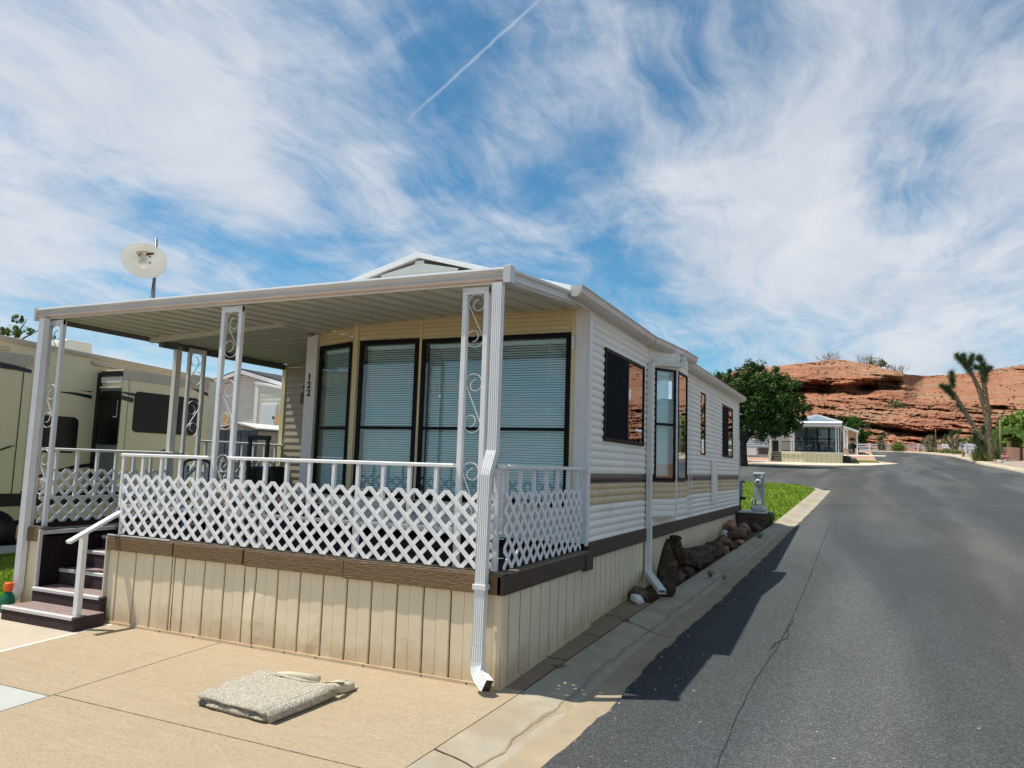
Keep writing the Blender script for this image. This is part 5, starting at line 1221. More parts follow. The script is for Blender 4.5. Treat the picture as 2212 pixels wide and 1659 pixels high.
swoosh([Cz(325,640),Cz(450,672),Cz(600,722),Cz(612,782),Cz(520,745),Cz(400,680)],XS+.011,s2_)
mb=MB(); a=U(Ez(1125,262),'x',XB+.03); mb.bar((XB+.03,a.y,a.z),(XB+.03,6.0,a.z-.04*(6-a.y)),.06,.05); mb.build('drip_rail',rvt,rv,bevel=.01)
mb=MB(); mb.bar((XB+.03,-3,2.93+.3),(XB+.03,U(Ez(95,90),'x',XB).y,U(Ez(95,100),'x',XB).z),.06,.05); mb.build('drip_rail',rvt,rv,bevel=.01)
ac=U(Ez(870,50),'x',-10.7)
mb=MB(); pl=rrect((ac.y,ac.z-.09),.28,.17,.09); mb.prism([(-10.5,yy,z) for yy,z in pl],(-.5,0,0)); mb.build('roof_vent',mat('vent_white',(.66,.65,.60),.5,.05,4),rv,bevel=.03)
# lower body, wheel arch, wheel, steps
mb=MB(); mb.box(XB+.0,XB+.05,-3.5,2.30,.42,.74); mb.build('lower_panel',rvb,rv,bevel=.03)
mb=MB(); mb.lathe((XB-.05,2.05,.30),(1,0,0),[(0,0),(.37,0),(.40,.03),(.40,.12),(.0,.121)],28); wh=mb.build('wheel',blackm,rv,smooth=True)
mb=MB(); mb.lathe((XB+.055,1.78,.62),(1,0,0),[(0,.0),(.025,.0),(.025,.012),(0,.012)],14); mb.lathe((XB+.055,1.90,.62),(1,0,0),[(0,.0),(.025,.0),(.025,.012),(0,.012)],14); mb.build('side_lamp',mat('lamp_white',(.6,.6,.55),.3),rv)
mb=MB(); mb.box(XB-.3,XB-.1,-3.4,6.1,zg(2)-.1,.56); mb.build('underbody',mat('underbody_brown',(.035,.022,.016),.9,.3,5),rv)
mb=MB(); mb.box(XB-.05,XB+.03,5.9,6.24,.5,rz_(6.2)-.05); mb.build('end_cap',mat('trailer_cap',(.62,.60,.48),.4,.04,2),rv,bevel=.01)
# paving edge by the trailer
mb=MB(); mb.box(-9.3,-9.1,-1.5,7,zg(1)-.1,zg(3)+.05); 
o=mb.build('paving_edge',mat('edge_pale',(.5,.5,.47),.8,.1,5)); struct(o)

# ================================================================ BACK-LEFT NEIGHBOUR
nw=mat('neighbour_siding',(.63,.66,.62),.5,.05,2); nz=17
nbh=thing('white_home',(-20,nz,zg(nz)),'small white gabled home seen between the porch posts behind the blue and beige shed','mobile home')
pk=Y(Cz(1220,382),nz); le=Y(Cz(635,600),nz); re=V((pk.x+(pk.x-le.x)*1.12,nz,le.z-.02)); zb_=zg(nz)
wx0,wx1=le.x+.12,re.x-.12
mb=MB(); z=zb_
def gx(zz):
    t=(zz-le.z)/(pk.z-le.z); t=max(0,t); return wx0+(pk.x-wx0)*t, wx1+(pk.x-wx1)*t
P_=.10
while z<pk.z-.08:
    zz=min(z+P_,pk.z-.08)
    a0,a1=gx(z);b0,b1=gx(z+P_*.55);c0,c1=gx(zz)
    mb.add([(a0,nz-.0,z),(a1,nz-.0,z),(b1,nz-.035,z+P_*.5),(b0,nz-.035,z+P_*.5)],[(0,1,2,3)]); mb.add([(b0,nz-.035,z+P_*.5),(b1,nz-.035,z+P_*.5),(c1,nz,zz),(c0,nz,zz)],[(0,1,2,3)]); z=zz
mb.box(wx0,wx1,nz+.05,nz+9,zb_,le.z)
mb.build('wall',nw,nbh,normals=False)
shing=mat('asphalt_shingle',(.045,.045,.05),.9,.5,9,.8,30,bdist=.02)
mb=MB(); t=.10
for (xa,za),(xb,zb2) in (((le.x-.1,le.z-.03),(pk.x,pk.z)),((pk.x,pk.z),(re.x+.1,re.z-.03))): mb.prism([(xa,nz-.25,za),(xb,nz-.25,zb2),(xb,nz-.25,zb2+t),(xa,nz-.25,za+t)],(0,9.5,0))
mb.build('roof',shing,nbh)
mb=MB()
for (xa,za),(xb,zb2) in (((le.x-.1,le.z-.03),(pk.x,pk.z)),((pk.x,pk.z),(re.x+.1,re.z-.03))): mb.prism([(xa,nz-.28,za-.10),(xb,nz-.28,zb2-.10),(xb,nz-.28,zb2+.04),(xa,nz-.28,za+.04)],(0,.03,0))
mb.build('rake_board',whitem,nbh)
a=Y(Cz(1200,420),nz); b=Y(Cz(1268,475),nz); mb=MB(); mb.box(a.x,b.x,nz-.09,nz-.03,b.z,a.z); mb.build('gable_vent',whitem,nbh,bevel=.01)
# entry annex
ay=nz-.9; a=Y(Cz(1405,570),ay); b=Y(Cz(1860,680),ay); mb=MB(); mb.prism([(a.x+.08,ay,zb_),(b.x,ay,zb_),(b.x,ay,b.z-.02),(a.x+.08,ay,a.z-.05)],(0,.86,0)); anx=mb.build('annex',mat('annex_siding',(.60,.63,.53),.5,.05,2),nbh)
mb=MB(); zz=zb_+.1
while zz<b.z-.05: mb.box(a.x+.2,b.x,ay-.008,ay,zz,zz+.012); zz+=.16
mb.build('lap_shadow_gap',mat('annex_lap',(.50,.53,.45),.5,.05,2),anx)
mb=MB(); mb.box(a.x-.06,a.x+.10,ay-.03,ay+.05,zb_,a.z); mb.prism([(a.x-.08,ay-.05,a.z-.02),(b.x+.1,ay-.05,b.z-.02),(b.x+.1,ay-.05,b.z+.06),(a.x-.08,ay-.05,a.z+.06)],(0,.95,0)); mb.build('annex_trim',whitem,anx)
a=Y(Cz(1490,920),ay-.02); b=Y(Cz(1695,1270),ay-.02); mb=MB(); mb.box(a.x-.03,b.x+.03,ay-.035,ay,zb_,a.z+.06); d_=mb.build('door_frame',whitem,nbh)
mb=MB(); mb.box(a.x+.02,b.x-.02,ay-.05,ay-.036,zb_,a.z); dd=mb.build('door',mat('door_pale',(.58,.66,.68),.4,.1,6,stretch=(1,1,8)),nbh)
h_=Y(Cz(1662,1125),ay-.06); mb=MB(); mb.box(h_.x-.03,h_.x+.03,ay-.08,ay-.051,h_.z-.05,h_.z+.05); mb.build('handle',blackm,dd)
a=Y(Cz(672,900),nz-.05); b=Y(Cz(700,1340),nz-.05); mb=MB(); mb.box(a.x,b.x+.12,nz-.06,nz-.0,b.z,a.z); mb.build('window',mat('pane_pale',(.35,.42,.42),.2,.1,4),nbh)
a=Y(Cz(612,700),nz-.5); b=Y(Cz(668,1050),nz-.5); mb=MB(); mb.box(a.x,b.x,nz-.55,nz-.5,b.z,a.z); mb.build('side_panel',whitem,nbh)
# shed
sy=13.; sh=thing('garden_shed',(-15.5,sy,zg(sy)),'low plastic shed with blue-grey doors and beige sides in front of the white home','shed')
p1_,p2_,p3_=Y(Cz(785,1300),sy),Y(Cz(1095,1222),sy),Y(Cz(1405,1322),sy); z0_=zg(sy); dpth=2.2
mb=MB(); mb.prism([(p1_.x,sy+.03,z0_),(p3_.x,sy+.03,z0_),(p3_.x,sy+.03,p3_.z-.03),(p2_.x,sy+.03,p2_.z-.04),(p1_.x,sy+.03,p1_.z-.03)],(0,dpth,0)); mb.build('wall',mat('shed_beige',(.46,.38,.27),.6,.06,2),sh)
mb=MB(); zt3=min(p1_.z,p3_.z)-.02
n=5; w3=(p3_.x-p1_.x)/n
for i in range(n): mb.box(p1_.x+i*w3+.03,p1_.x+(i+1)*w3-.03,sy-.015,sy+.01,z0_+.05,zt3-.05)
mb.box(p1_.x,p3_.x,sy+.0,sy+.028,z0_,zt3); mb.build('door',mat('shed_blue',(.055,.075,.095),.55,.15,3),sh)
mb=MB(); t=.05; mb.prism([(p1_.x-.1,sy-.08,p1_.z),(p2_.x,sy-.08,p2_.z),(p3_.x+.1,sy-.08,p3_.z),(p3_.x+.1,sy-.08,p3_.z+t),(p2_.x,sy-.08,p2_.z+t),(p1_.x-.1,sy-.08,p1_.z+t)],(0,dpth+.25,0)); mb.build('roof',mat('shed_roof',(.60,.58,.53),.6,.05,2),sh)
mb=MB()
for i in range(4): mb.box(p2_.x-.22,p2_.x+.30,sy-.02,sy-.0,zt3+.01+i*.045,zt3+.03+i*.045)
mb.build('gable_louvre',mat('louvre_pale',(.5,.5,.47),.6),sh)
for (pa,pb_,lab) in ((Cz(870,1075),Cz(945,1250),'tilted yellow timber plank standing behind the shed, left of the two'),(Cz(1712,1080),Cz(1778,1290),'upright yellow timber plank standing behind the shed beside the pale door')):
    a=Y(pa,15.6);b=Y(pb_,15.6); mb=MB(); mb.bar(((a.x+b.x)/2,15.6,zg(15.6)),((a.x+b.x)/2-.02,15.6,a.z),abs(b.x-a.x)*.8,.05,(0,1,0)); o=mb.build('timber_plank',mat('timber_yellow',(.50,.31,.10),.7,.2,8,stretch=(1,1,.4))); tag(o,lab,'plank')

# ================================================================ TREES
trunkm=mat('bark_dark',(.05,.035,.028),.9,.4,8,1,20,stretch=(1,1,.3),bdist=.03)
def leafmat(name,c1,c2): 
    m=mat(name,c1,.55,.45,1.3,spec=.25,c2=c2,c2s=2.0,c2t=.56)
    nt=m.node_tree; b=nt.nodes['Principled BSDF']
    return m
leaf_d=leafmat('leaf_dark',(.030,.078,.009),(.085,.165,.02)); leaf_l=leafmat('leaf_light',(.12,.23,.04),(.22,.30,.07))
def crown(lobes,count,size,m,parent,seed,name='crown',thin=.35):
    rr=random.Random(seed); mb=MB(); tot=sum(l[3]**2*l[4] for l in lobes)
    for (x,y,z,r,zr_) in lobes:
        n=int(count*(r**2*zr_)/tot)
        # sub-clumps
        cl=[]
        for _ in range(max(6,int(22*r))):
            d=V((rr.gauss(0,1),rr.gauss(0,1),rr.gauss(0,1))).normalized()*rr.uniform(.55,1.02); cl.append((V((x+d.x*r,y+d.y*r,z+d.z*r*zr_)),r*rr.uniform(.14,.31)))
        for _ in range(n):
            c,cr_=cl[rr.randrange(len(cl))] if rr.random()<.95 else (V((x,y,z)),r*.8)
            d=V((rr.gauss(0,1),rr.gauss(0,1),rr.gauss(0,1))).normalized()*cr_*rr.random()**.4; p=c+d
            s_=size*rr.uniform(.6,1.3); a=V((rr.uniform(-1,1),rr.uniform(-1,1),rr.uniform(-.5,.5))).normalized()*s_; b=a.cross(V((rr.uniform(-1,1),rr.uniform(-1,1),rr.uniform(-1,1)))).normalized()*s_*.55
            mb.add([p-a,p+b,p+a,p-b],[(0,1,2,3)])
    return mb.build(name,m,parent,normals=False)
def at(p,y): return U(p,'y',y)
# big mulberry at the side street corner
ty=46.5; tb=at(B1(345,1600),ty); tb.z=zg(ty)
tree=thing('shade_tree',tuple(tb),'large dark green shade tree at the side street corner, just past the mobile home','tree')
L_=[]
for (px,py,r,zr_,dy) in ((480,620,1.75,.95,0),(780,700,1.55,.95,-.5),(350,900,1.75,.95,.4),(650,950,2.0,.9,0),(920,930,1.35,.9,.3),(300,600,1.2,.9,-.6),(800,1090,1.25,.6,.2),(500,1090,1.25,.6,-.3),(250,480,.85,.9,.3),(530,440,.85,.9,.2),(780,490,.95,.8,.1),(990,760,.8,.9,0),(1050,970,.7,.9,.2),(380,420,.75,.9,.2),(200,780,1.2,1,.6)):
    q=at(B1(px,py),ty+dy); L_.append((q.x,q.y,q.z,r,zr_))
crown(L_,34000,.085,leaf_d,tree,1)
mb=MB(); br=at(B1(345,1290),ty); mb.tube([tb-V((0,0,.2)),tb+V((0,0,.4)),(br.x-.02,ty,br.z)],[.34,.25,.21],12)
for px,py,r in ((300,1100,.15),(520,1080,.13),(420,1000,.12),(200,1120,.1)):
    q=at(B1(px,py),ty); mb.tube([(br.x,ty,br.z-.1),((br.x+q.x)/2+.05,ty,(br.z+q.z)/2),(q.x,ty,q.z),(q.x+(q.x-br.x)*.5,ty,q.z+1.5)],[.2,r,r*.8,.03],8)
mb.build('trunk',trunkm,tree,smooth=True)
t2_=at(B1(60,540),52); t2b=V((t2_.x,52,zg(52)))
tree=thing('green_tree',tuple(t2b),'green tree top peeking over the roof at the far end of the mobile home','tree')
q=at(B1(20,520),52); q2=at(B1(110,530),52)
crown([(q.x,52,q.z,1.15,.75),(q2.x,52.3,q2.z-.25,.95,.8),(q.x-1.6,52,q.z-.8,1.3,.9),(q.x,52,q.z-2,1.7,1)],7000,.10,leaf_d,tree,5)
mb=MB(); mb.tube([t2b-V((0,0,.2)),(q.x,52,q.z-1)],[.22,.1],10); mb.build('trunk',trunkm,tree,smooth=True)
# airy light tree over the trailer
ly=26; q=at(Ez(100,-180),ly)
tree=thing('airy_tree',(q.x,ly,zg(ly)),'light green feathery tree rising behind the beige trailer roof at the left edge','tree')
Lb=[]
for px,py,r in ((60,690,.55),(-10,700,.6),(25,715,.7),(100,715,.45),(130,725,.4),(-50,690,.9),(60,720,.5),(150,730,.35)):
    k=at((px*.72 if px>0 else px,py),ly); Lb.append((k.x,ly+random.uniform(-.5,.5),k.z,r*.9,.9))
crown(Lb,14000,.05,leafmat('leaf_airy',(.10,.19,.035),(.22,.30,.08)),tree,9)
mb=MB(); k=at((20,740),ly); mb.tube([(k.x,ly,zg(ly)-.2),(k.x,ly,k.z)],[.2,.1],10)
for px,py in ((60,688),(-10,690),(100,705)):
    e=at((px,py),ly); mb.tube([(k.x,ly,k.z-.3),((k.x+e.x)/2,ly,(k.z+e.z)/2-.1),(e.x,ly,e.z)],[.08,.05,.015],6)
mb.build('trunk',trunkm,tree,smooth=True)
# green bush-tree behind the second home
q=at(B1(1740,1160),92); tree=thing('round_tree',(q.x,92,zg(92)),'dense green tree between the grey-roofed porch home and the rail fence','tree')
Lb=[]
for px,py,r in ((1700,1110,1.1),(1780,1150,1.3),(1850,1230,.9),(1620,1050,.5),(1580,1010,.35),(1740,1230,1.2)):
    k=at(B1(px,py),92); Lb.append((k.x,92,k.z,r*1.25,.9))
crown(Lb,8000,.11,leaf_d,tree,12); mb=MB(); mb.tube([(q.x,92,zg(92)-.2),(q.x,92,q.z)],[.18,.1],8); mb.build('trunk',trunkm,tree)

# ================================================================ FAR HOMES
hy=54.; 
h2=thing('porch_home',(-.8,hy,zg(hy)),'mobile home with black porch railing and cream skirting across the side street','mobile home')
def H(p,dy=0): return at(p,hy+dy)
cream=mat('cream_skirting',(.66,.60,.42),.6,.06,2); greyw=mat('home_greywhite',(.62,.64,.64),.5,.05,2)
sl0,sl1=H(Lz(775,965)),H(Lz(1758,975)); zd=H(Lz(1200,795)).z; zs=zg(hy)-.02
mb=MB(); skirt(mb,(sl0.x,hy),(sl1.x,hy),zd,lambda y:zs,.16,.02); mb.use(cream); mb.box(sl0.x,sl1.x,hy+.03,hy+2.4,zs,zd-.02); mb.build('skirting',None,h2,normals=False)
mb=MB(); mb.box(sl0.x-.03,sl1.x+.03,hy-.06,hy+.02,zd-.16,zd); mb.build('deck_edge',mat('cream_trim',(.72,.68,.55),.5,.05,3),h2)
# house body behind the deck
hb=hy+2.4; wl,wr=at(Lz(990,700),hb),at(Lz(1740,700),hb); zroof=at(Lz(1300,385),hb).z
mb=MB(); mb.box(wl.x,wr.x,hb,hb+11,zs,zroof+.2); mb.build('wall',greyw,h2)
for a_,b_ in ((1005,1155),(1190,1340),(1362,1530),(1555,1705)):
    p,q=at(Lz(a_,395),hb-.05),at(Lz(b_,770),hb-.05); mb=MB(); mb.box(p.x-.06,q.x+.06,hb-.08,hb-.001,q.z,p.z+.05); wi=mb.build('window',darkf,h2)
    zm=at(Lz(1250,585),hb).z
    mb=MB(); mb.box(p.x,q.x,hb-.095,hb-.085,zm+.04,p.z-.02); mb.box(p.x,q.x,hb-.095,hb-.085,q.z+.02,zm-.04); mb.build('pane',mat('far_glass',(.10,.14,.16),.04,.1,1,spec=1.0),wi)
# roof of the porch and gable
rf0,rf1=H(Lz(1060,350),-.4),H(Lz(1750,345),-.4); rfl=H(Lz(900,352),-.4); zt4=H(Lz(1500,318),-.4).z; zf0=H(Lz(1500,372),-.4).z
mb=MB(); mb.box(rfl.x,rf1.x,hy-.4,hb+.2,zf0,zf0+.10); mb.prism([(rfl.x,hy-.4,zf0+.10),(rf1.x,hy-.4,zf0+.10),(rf1.x,hb,zt4+.25),(rfl.x,hb,zt4+.25)],(0,0,.03)); mb.build('porch_roof',mat('far_roof_white',(.70,.73,.74),.4,.04,3),h2)
mb=MB(); 
for i in range(24): 
    x=rfl.x+(rf1.x-rfl.x)*i/23; mb.box(x-.05,x+.08,hy-.41,hy-.38,zf0+.11,zf0+.19)
mb.build('flute',blackm,h2)
g0_=at(Lz(1080,305),hb-.2);g1_=at(Lz(1340,200),hb-.2);g2_=at(Lz(1745,315),hb-.2); gl0=g1_.x-(g2_.x-g1_.x)
mb=MB(); mb.prism([(gl0,hb-.2,g2_.z),(g2_.x,hb-.2,g2_.z),(g1_.x,hb-.2,g1_.z)],(0,11.5,0)); mb.build('roof',mat('far_roof_blue',(.50,.58,.64),.5,.04,3),h2)
mb=MB(); 
for a_,b_ in (((gl0,g2_.z),(g1_.x,g1_.z)),((g1_.x,g1_.z),(g2_.x,g2_.z))): mb.bar((a_[0],hb-.25,a_[1]+.02),(b_[0],hb-.25,b_[1]+.02),.05,.10)
mb.build('rake_trim',whitem,h2)
for pxx in (928,963,1658,1697):
    p=H(Lz(pxx,790)); mb=MB(); mb.box(p.x-.035,p.x+.035,hy-.03,hy+.04,zd,zf0); mb.build('post',whitem,h2)
# black railing
r0_,r1_=H(Lz(780,620)).x,H(Lz(1740,620)).x; zr1=H(Lz(1200,628)).z
mb=MB(); mb.box(r0_,r1_,hy+.08,hy+.13,zr1-.05,zr1); mb.box(r0_,r1_,hy+.08,hy+.13,zd+.05,zd+.11); ral=mb.build('railing',blackm,h2)
mb=MB(); x=r0_
while x<r1_: mb.box(x,x+.022,hy+.09,hy+.115,zd+.05,zr1); x+=.115
mb.build('railing_bars',blackm,ral)
mb=MB(); mb.box(sl0.x,sl1.x,hy+.0,hb,zd-.02,zd); mb.build('deck_floor',deckc,h2)
# stairs left of the deck
a=H(Lz(605,960)).x; b=sl0.x
for k in range(6):
    z=zs+(zd-zs)*(k+1)/6; mb=MB(); mb.box(a,b-.02,hy-.1+k*.24,hy+1.5,z-.16,z-.05); st_=mb.build('step',blackm,h2); mb=MB(); mb.box(a,b-.02,hy-.12+k*.24,hy+.14+k*.24,z-.05,z); mb.build('tread',mat('tread_grey',(.32,.30,.27),.7,.1,5),st_)
a2=H(Lz(560,960)).x; mb=MB(); mb.box(a2,a-.02,hy-.05,hy+1.6,zs,zd); mb.build('stair_wall',cream,h2); zz_=H(Lz(560,545)).z; mb=MB(); mb.box(a2-.05,a2+.06,hy+1.4,hy+1.5,zs,zz_); mb.build('post',whitem,h2)
pz=H(Lz(700,610),2).z; mb=MB(); mb.box(H(Lz(580,610)).x,H(Lz(680,610)).x,hy+2.0,hy+2.1,zd-.3,pz); mb.build('dark_gate',blackm,h2)
mb=MB(); q1=at(Lz(700,480),hb+.3); q2=at(Lz(985,480),hb+.3); mb.box(q1.x,q2.x,hb+.3,hb+8,zs,q1.z+1.0); mb.build('side_room',mat('annex_beige',(.50,.46,.40),.6,.05,2),h2)
# side wall windows toward the street
for y0_,y1_,zlo in ((hb+.8,hb+2.2,.5),(hb+4,hb+5,.6)):
    mb=MB(); mb.box(wr.x-.01,wr.x+.03,y0_,y1_,zroof-2.2,zroof-.2); mb.build('window',darkf,h2)
# patio furniture
def chair(px,lab,flip=1):
    p=H(Lz(px,770),1.1); y0_=hy+1.1; r=thing('patio_chair',(p.x,y0_,zd),lab,'chair','patio chairs on the far porch'); s=flip
    mb=MB(); mb.bar((p.x-.22*s,y0_,zd+.42),(p.x+.22*s,y0_,zd+.45),.5,.04); mb.build('seat',mat('chair_mesh',(.42,.40,.34),.7,.1,9),r)
    mb=MB(); mb.bar((p.x-.24*s,y0_,zd+.44),(p.x-.40*s,y0_,zd+1.10),.50,.035,(1,0,0)); mb.build('backrest',mat('chair_mesh',(1,1,1)),r)
    for dx,dy in ((-.22,-.22),(-.22,.22),(.22,-.22),(.22,.22)):
        mb=MB(); mb.bar((p.x+dx*s,y0_+dy,zd),(p.x+dx*s*.9,y0_+dy,zd+.43),.03,.03); mb.build('leg',blackm,r)
chair(1185,'pale mesh patio chair on the left of the far porch table',1); chair(1530,'pale mesh patio chair on the right of the far porch table',-1)
p=H(Lz(1330,770),1.1); r=thing('patio_table',(p.x,hy+1.1,zd),'dark patio table between the two pale chairs on the far porch','table')
mb=MB(); mb.lathe((p.x,hy+1.1,zd+.72),(0,0,1),[(0,0),(.55,0),(.56,.03),(0,.035)],24); mb.build('tabletop',blackm,r)
for a in range(4):
    mb=MB(); mb.bar((p.x+.35*math.cos(a*1.57+.7),hy+1.1+.35*math.sin(a*1.57+.7),zd),(p.x+.25*math.cos(a*1.57+.7),hy+1.1+.25*math.sin(a*1.57+.7),zd+.72),.04,.04); mb.build('leg',blackm,r)
# grey home left of it
gy_=63.; q1,q2=at(Lz(195,600),gy_),at(Lz(560,600),gy_); zt5=at(Lz(300,450),gy_).z+1.1; g_=thing('grey_home',(q1.x,gy_,zg(gy_)),'pale blue-grey sided home behind the shade tree trunk with one white-framed window','mobile home')
zsk_=at(Lz(300,722),gy_).z
mb=MB(); siding(mb,(q1.x-2.5,gy_),(q2.x,gy_),zsk_,zt5,.17,.03,'lap'); mb.box(q1.x-2.5,q2.x,gy_+.02,gy_+8,zg(gy_),zt5); mb.build('wall',mat('bluegrey_siding',(.42,.49,.52),.55,.05,2),g_,normals=False)
mb=MB(); mb.prism([(q1.x-2.8,gy_-.3,zt5),(q2.x+.3,gy_-.3,zt5),(q2.x+.3,gy_+4,zt5+1.0),(q1.x-2.8,gy_+4,zt5+1.0)],(0,0,.1)); mb.build('roof',greyw,g_)
a,b=at(Lz(295,500),gy_-.05),at(Lz(455,602),gy_-.05); mb=MB(); mb.box(a.x,b.x,gy_-.07,gy_-.0,b.z,a.z+.1); wi=mb.build('window',whitem,g_)
a,b=at(Lz(318,510),gy_-.08),at(Lz(432,585),gy_-.08); mb=MB(); mb.box(a.x,b.x,gy_-.085,gy_-.072,b.z,a.z+.1); mb.build('pane',mat('pane_brown',(.13,.11,.09),.3,.2,4),wi)
a,b=at(Lz(195,725),gy_-.1),at(Lz(368,850),gy_-.1); mb=MB(); mb.box(a.x,b.x,gy_-.1,gy_-.05,b.z,a.z); mb.build('skirting',greyw,g_)
a,b=at(Lz(398,725),gy_-.1),at(Lz(555,835),gy_-.1); mb=MB(); mb.box(a.x,b.x,gy_-.1,gy_-.05,b.z,a.z); mb.build('crawl_hatch',mat('hatch_brown',(.05,.035,.03),.7,.3,5,stretch=(6,1,1)),g_)
# beige home with the small porch
by=76.; q=at(Lz(1795,700),by)
b3=thing('beige_home',(q.x,by,zg(by)),'beige home with sloping white porch roof and dark wall sign left of the fence','mobile home')
def Q(px,py,dy=0): return at(Lz(px,py),by+dy)
z0_=Q(1900,845).z
mb=MB(); a,b=Q(1778,700,2),Q(2000,700,2); mb.box(a.x,b.x,by+2,by+9,z0_,Q(1800,405,2).z-.4); mb.build('wall',mat('beige_wall',(.60,.42,.25),.7,.05,2),b3)
mb=MB(); mb.prism([(Q(1775,400).x,by-.3,Q(1775,402).z),(Q(2030,490).x,by-.3,Q(2030,488).z),(Q(2030,490).x,by-.3,Q(2030,472).z+.1),(Q(1775,400).x,by-.3,Q(1775,388).z+.1)],(0,5,0)); mb.build('roof',mat('far_roof_white',(1,1,1)),b3)
for px in (1790,1838,2000):
    p=Q(px,740); mb=MB(); mb.box(p.x-.06,p.x+.06,by-.05,by+.07,Q(px,745).z if px!=2000 else z0_,Q(px,430 if px<1900 else 485).z); mb.build('post',whitem,b3)
for a_,b_ in ((1782,1858),(1962,2008)):
    a,b=Q(a_,740),Q(b_,845); mb=MB(); mb.box(a.x,b.x,by-.02,by+.4,z0_,a.z); mb.build('plinth',mat('plinth_pink',(.50,.34,.24),.7,.06,3),b3)
a,b=Q(1860,745),Q(1962,845)
for k in range(5): mb=MB(); z=z0_+(a.z-z0_)*(k+1)/5; mb.box(a.x,b.x,by+k*.25,by+2,z-.1,z-.03) ; st_=mb.build('step',mat('step_dark',(.06,.06,.06),.8),b3); mb=MB(); mb.box(a.x,b.x,by-.02+k*.25,by+.05+k*.25,z-.03,z); mb.build('nosing',whitem,st_)
a,b=Q(1868,575,1.9),Q(1970,610,1.9); mb=MB(); mb.box(a.x,b.x,by+1.85,by+1.93,b.z,a.z-.08); mb.box(a.x+.1,a.x+.35,by+1.85,by+1.93,a.z-.08,a.z+.04); mb.box(b.x-.35,b.x-.1,by+1.85,by+1.93,a.z-.08,a.z+.03); mb.build('wall_sign',mat('sign_brown',(.06,.03,.02),.7),b3)
a=Q(1915,710,1.5); mb=MB(); mb.rock((a.x,by+1.5,a.z-.1),.75,3,(1,.5,.6),.2,2); o=mb.build('dark_bush',mat('bush_dark',(.03,.03,.02),.9,.4,5)); tag(o,'dark rounded heap on the porch of the beige home','bush')
a,b=Q(1782,640),Q(1840,735); mb=MB(); 
for i in range(6): mb.box(a.x+(b.x-a.x)*i/5-.02,a.x+(b.x-a.x)*i/5+.02,by-.02,by+.02,b.z,a.z)
mb.box(a.x,b.x,by-.02,by+.02,a.z-.05,a.z); mb.build('railing',whitem,b3)
# lots of the far homes
mb=MB()
def lotpoly(pts,off=0,m=None):
    if m: mb.use(m)
    P=[(x,y,zg(y)+off) for x,y in pts]; Q_=[(x,y,zg(y)+off-.2) for x,y in pts]; n=len(P); mb.add(P+Q_,[tuple(range(n))]+[(i,n+i,n+(i+1)%n,(i+1)%n) for i in range(n)])
concf=mat('far_concrete',(.60,.52,.40),.85,.08,1.5,spec=.2)
lotpoly([(-40,47.2),(-8,46.8),(-4.8,47.6),(-4,50.3),(-1,49.6),(1.2,50.0),(3.2,51.6),(5.1,56.2),(5.2,58),(3.9,62),(3.9,90),(-40,90)],.0,mat('lot_gravel',(.42,.27,.20),.95,.5,5,1,10,spec=.1,bdist=.05))
lotpoly([(-6.2,50.6),(-3.6,50.2),(-1,49.5),(1.2,49.9),(3.2,51.5),(5.2,56.2),(4.2,57.2),(2.0,55.5),(-4.6,55.5)],.035,concf)
lotpoly([(1.0,72.5),(4.9,73.0),(5.0,75.6),(1.0,76.2)],.035,concf)
struct(mb.build('parking_pad',normals=False))
mb=MB(); lotpoly([(2.2,57.6),(4.0,58.0),(3.8,60.5),(2.2,61)],.06,grassb); struct(mb.build('grass_patch',normals=False))
q=at(Lz(1845,930),57); mb=MB(); mb.lathe((q.x,57,zg(57)),(0,0,1),[(0,0),(.17,0),(.24,.42),(.26,.46),(.2,.46),(0,.4)],18); o=mb.build('flower_pot',mat('pot_green',(.04,.13,.07),.5,.1,4),smooth=True); tag(o,'green plant pot at the street corner of the far porch home','pot')
q=at(Lz(1800,960),55.5); sx0=q.x
dr2=thing('side_steps',(sx0,56.2,zg(56)),'dark steps with a pale handrail on the street side of the far porch home','steps')
for k in range(3): mb=MB(); mb.box(sl1.x+.03,sl1.x+.75-k*.2,55.6,56.6,zs+.04+k*.2,zs+.24+k*.2); mb.build('step',blackm,dr2)
mb=MB(); mb.bar((sl1.x+.05,55.5,zs+.85),(sl1.x+.85,55.5,zs+.4),.035,.04); mb.build('handrail',whitem,dr2)
q=at(Lz(2040,800),77); sd=thing('stair_rail',(q.x,77,zg(77)),'white stair rail and dark steps beside the beige home','stair')
for k in range(3): mb=MB(); mb.box(q.x-.6+k*.0,q.x+.1-k*.2,76.4,78,zg(77)+k*.25,zg(77)+.22+k*.25); mb.build('step',blackm,sd)
mb=MB(); mb.bar((q.x-.4,76.3,zg(77)+1.15),(q.x+.25,76.3,zg(77)+.3),.05,.07); mb.build('handrail',whitem,sd)

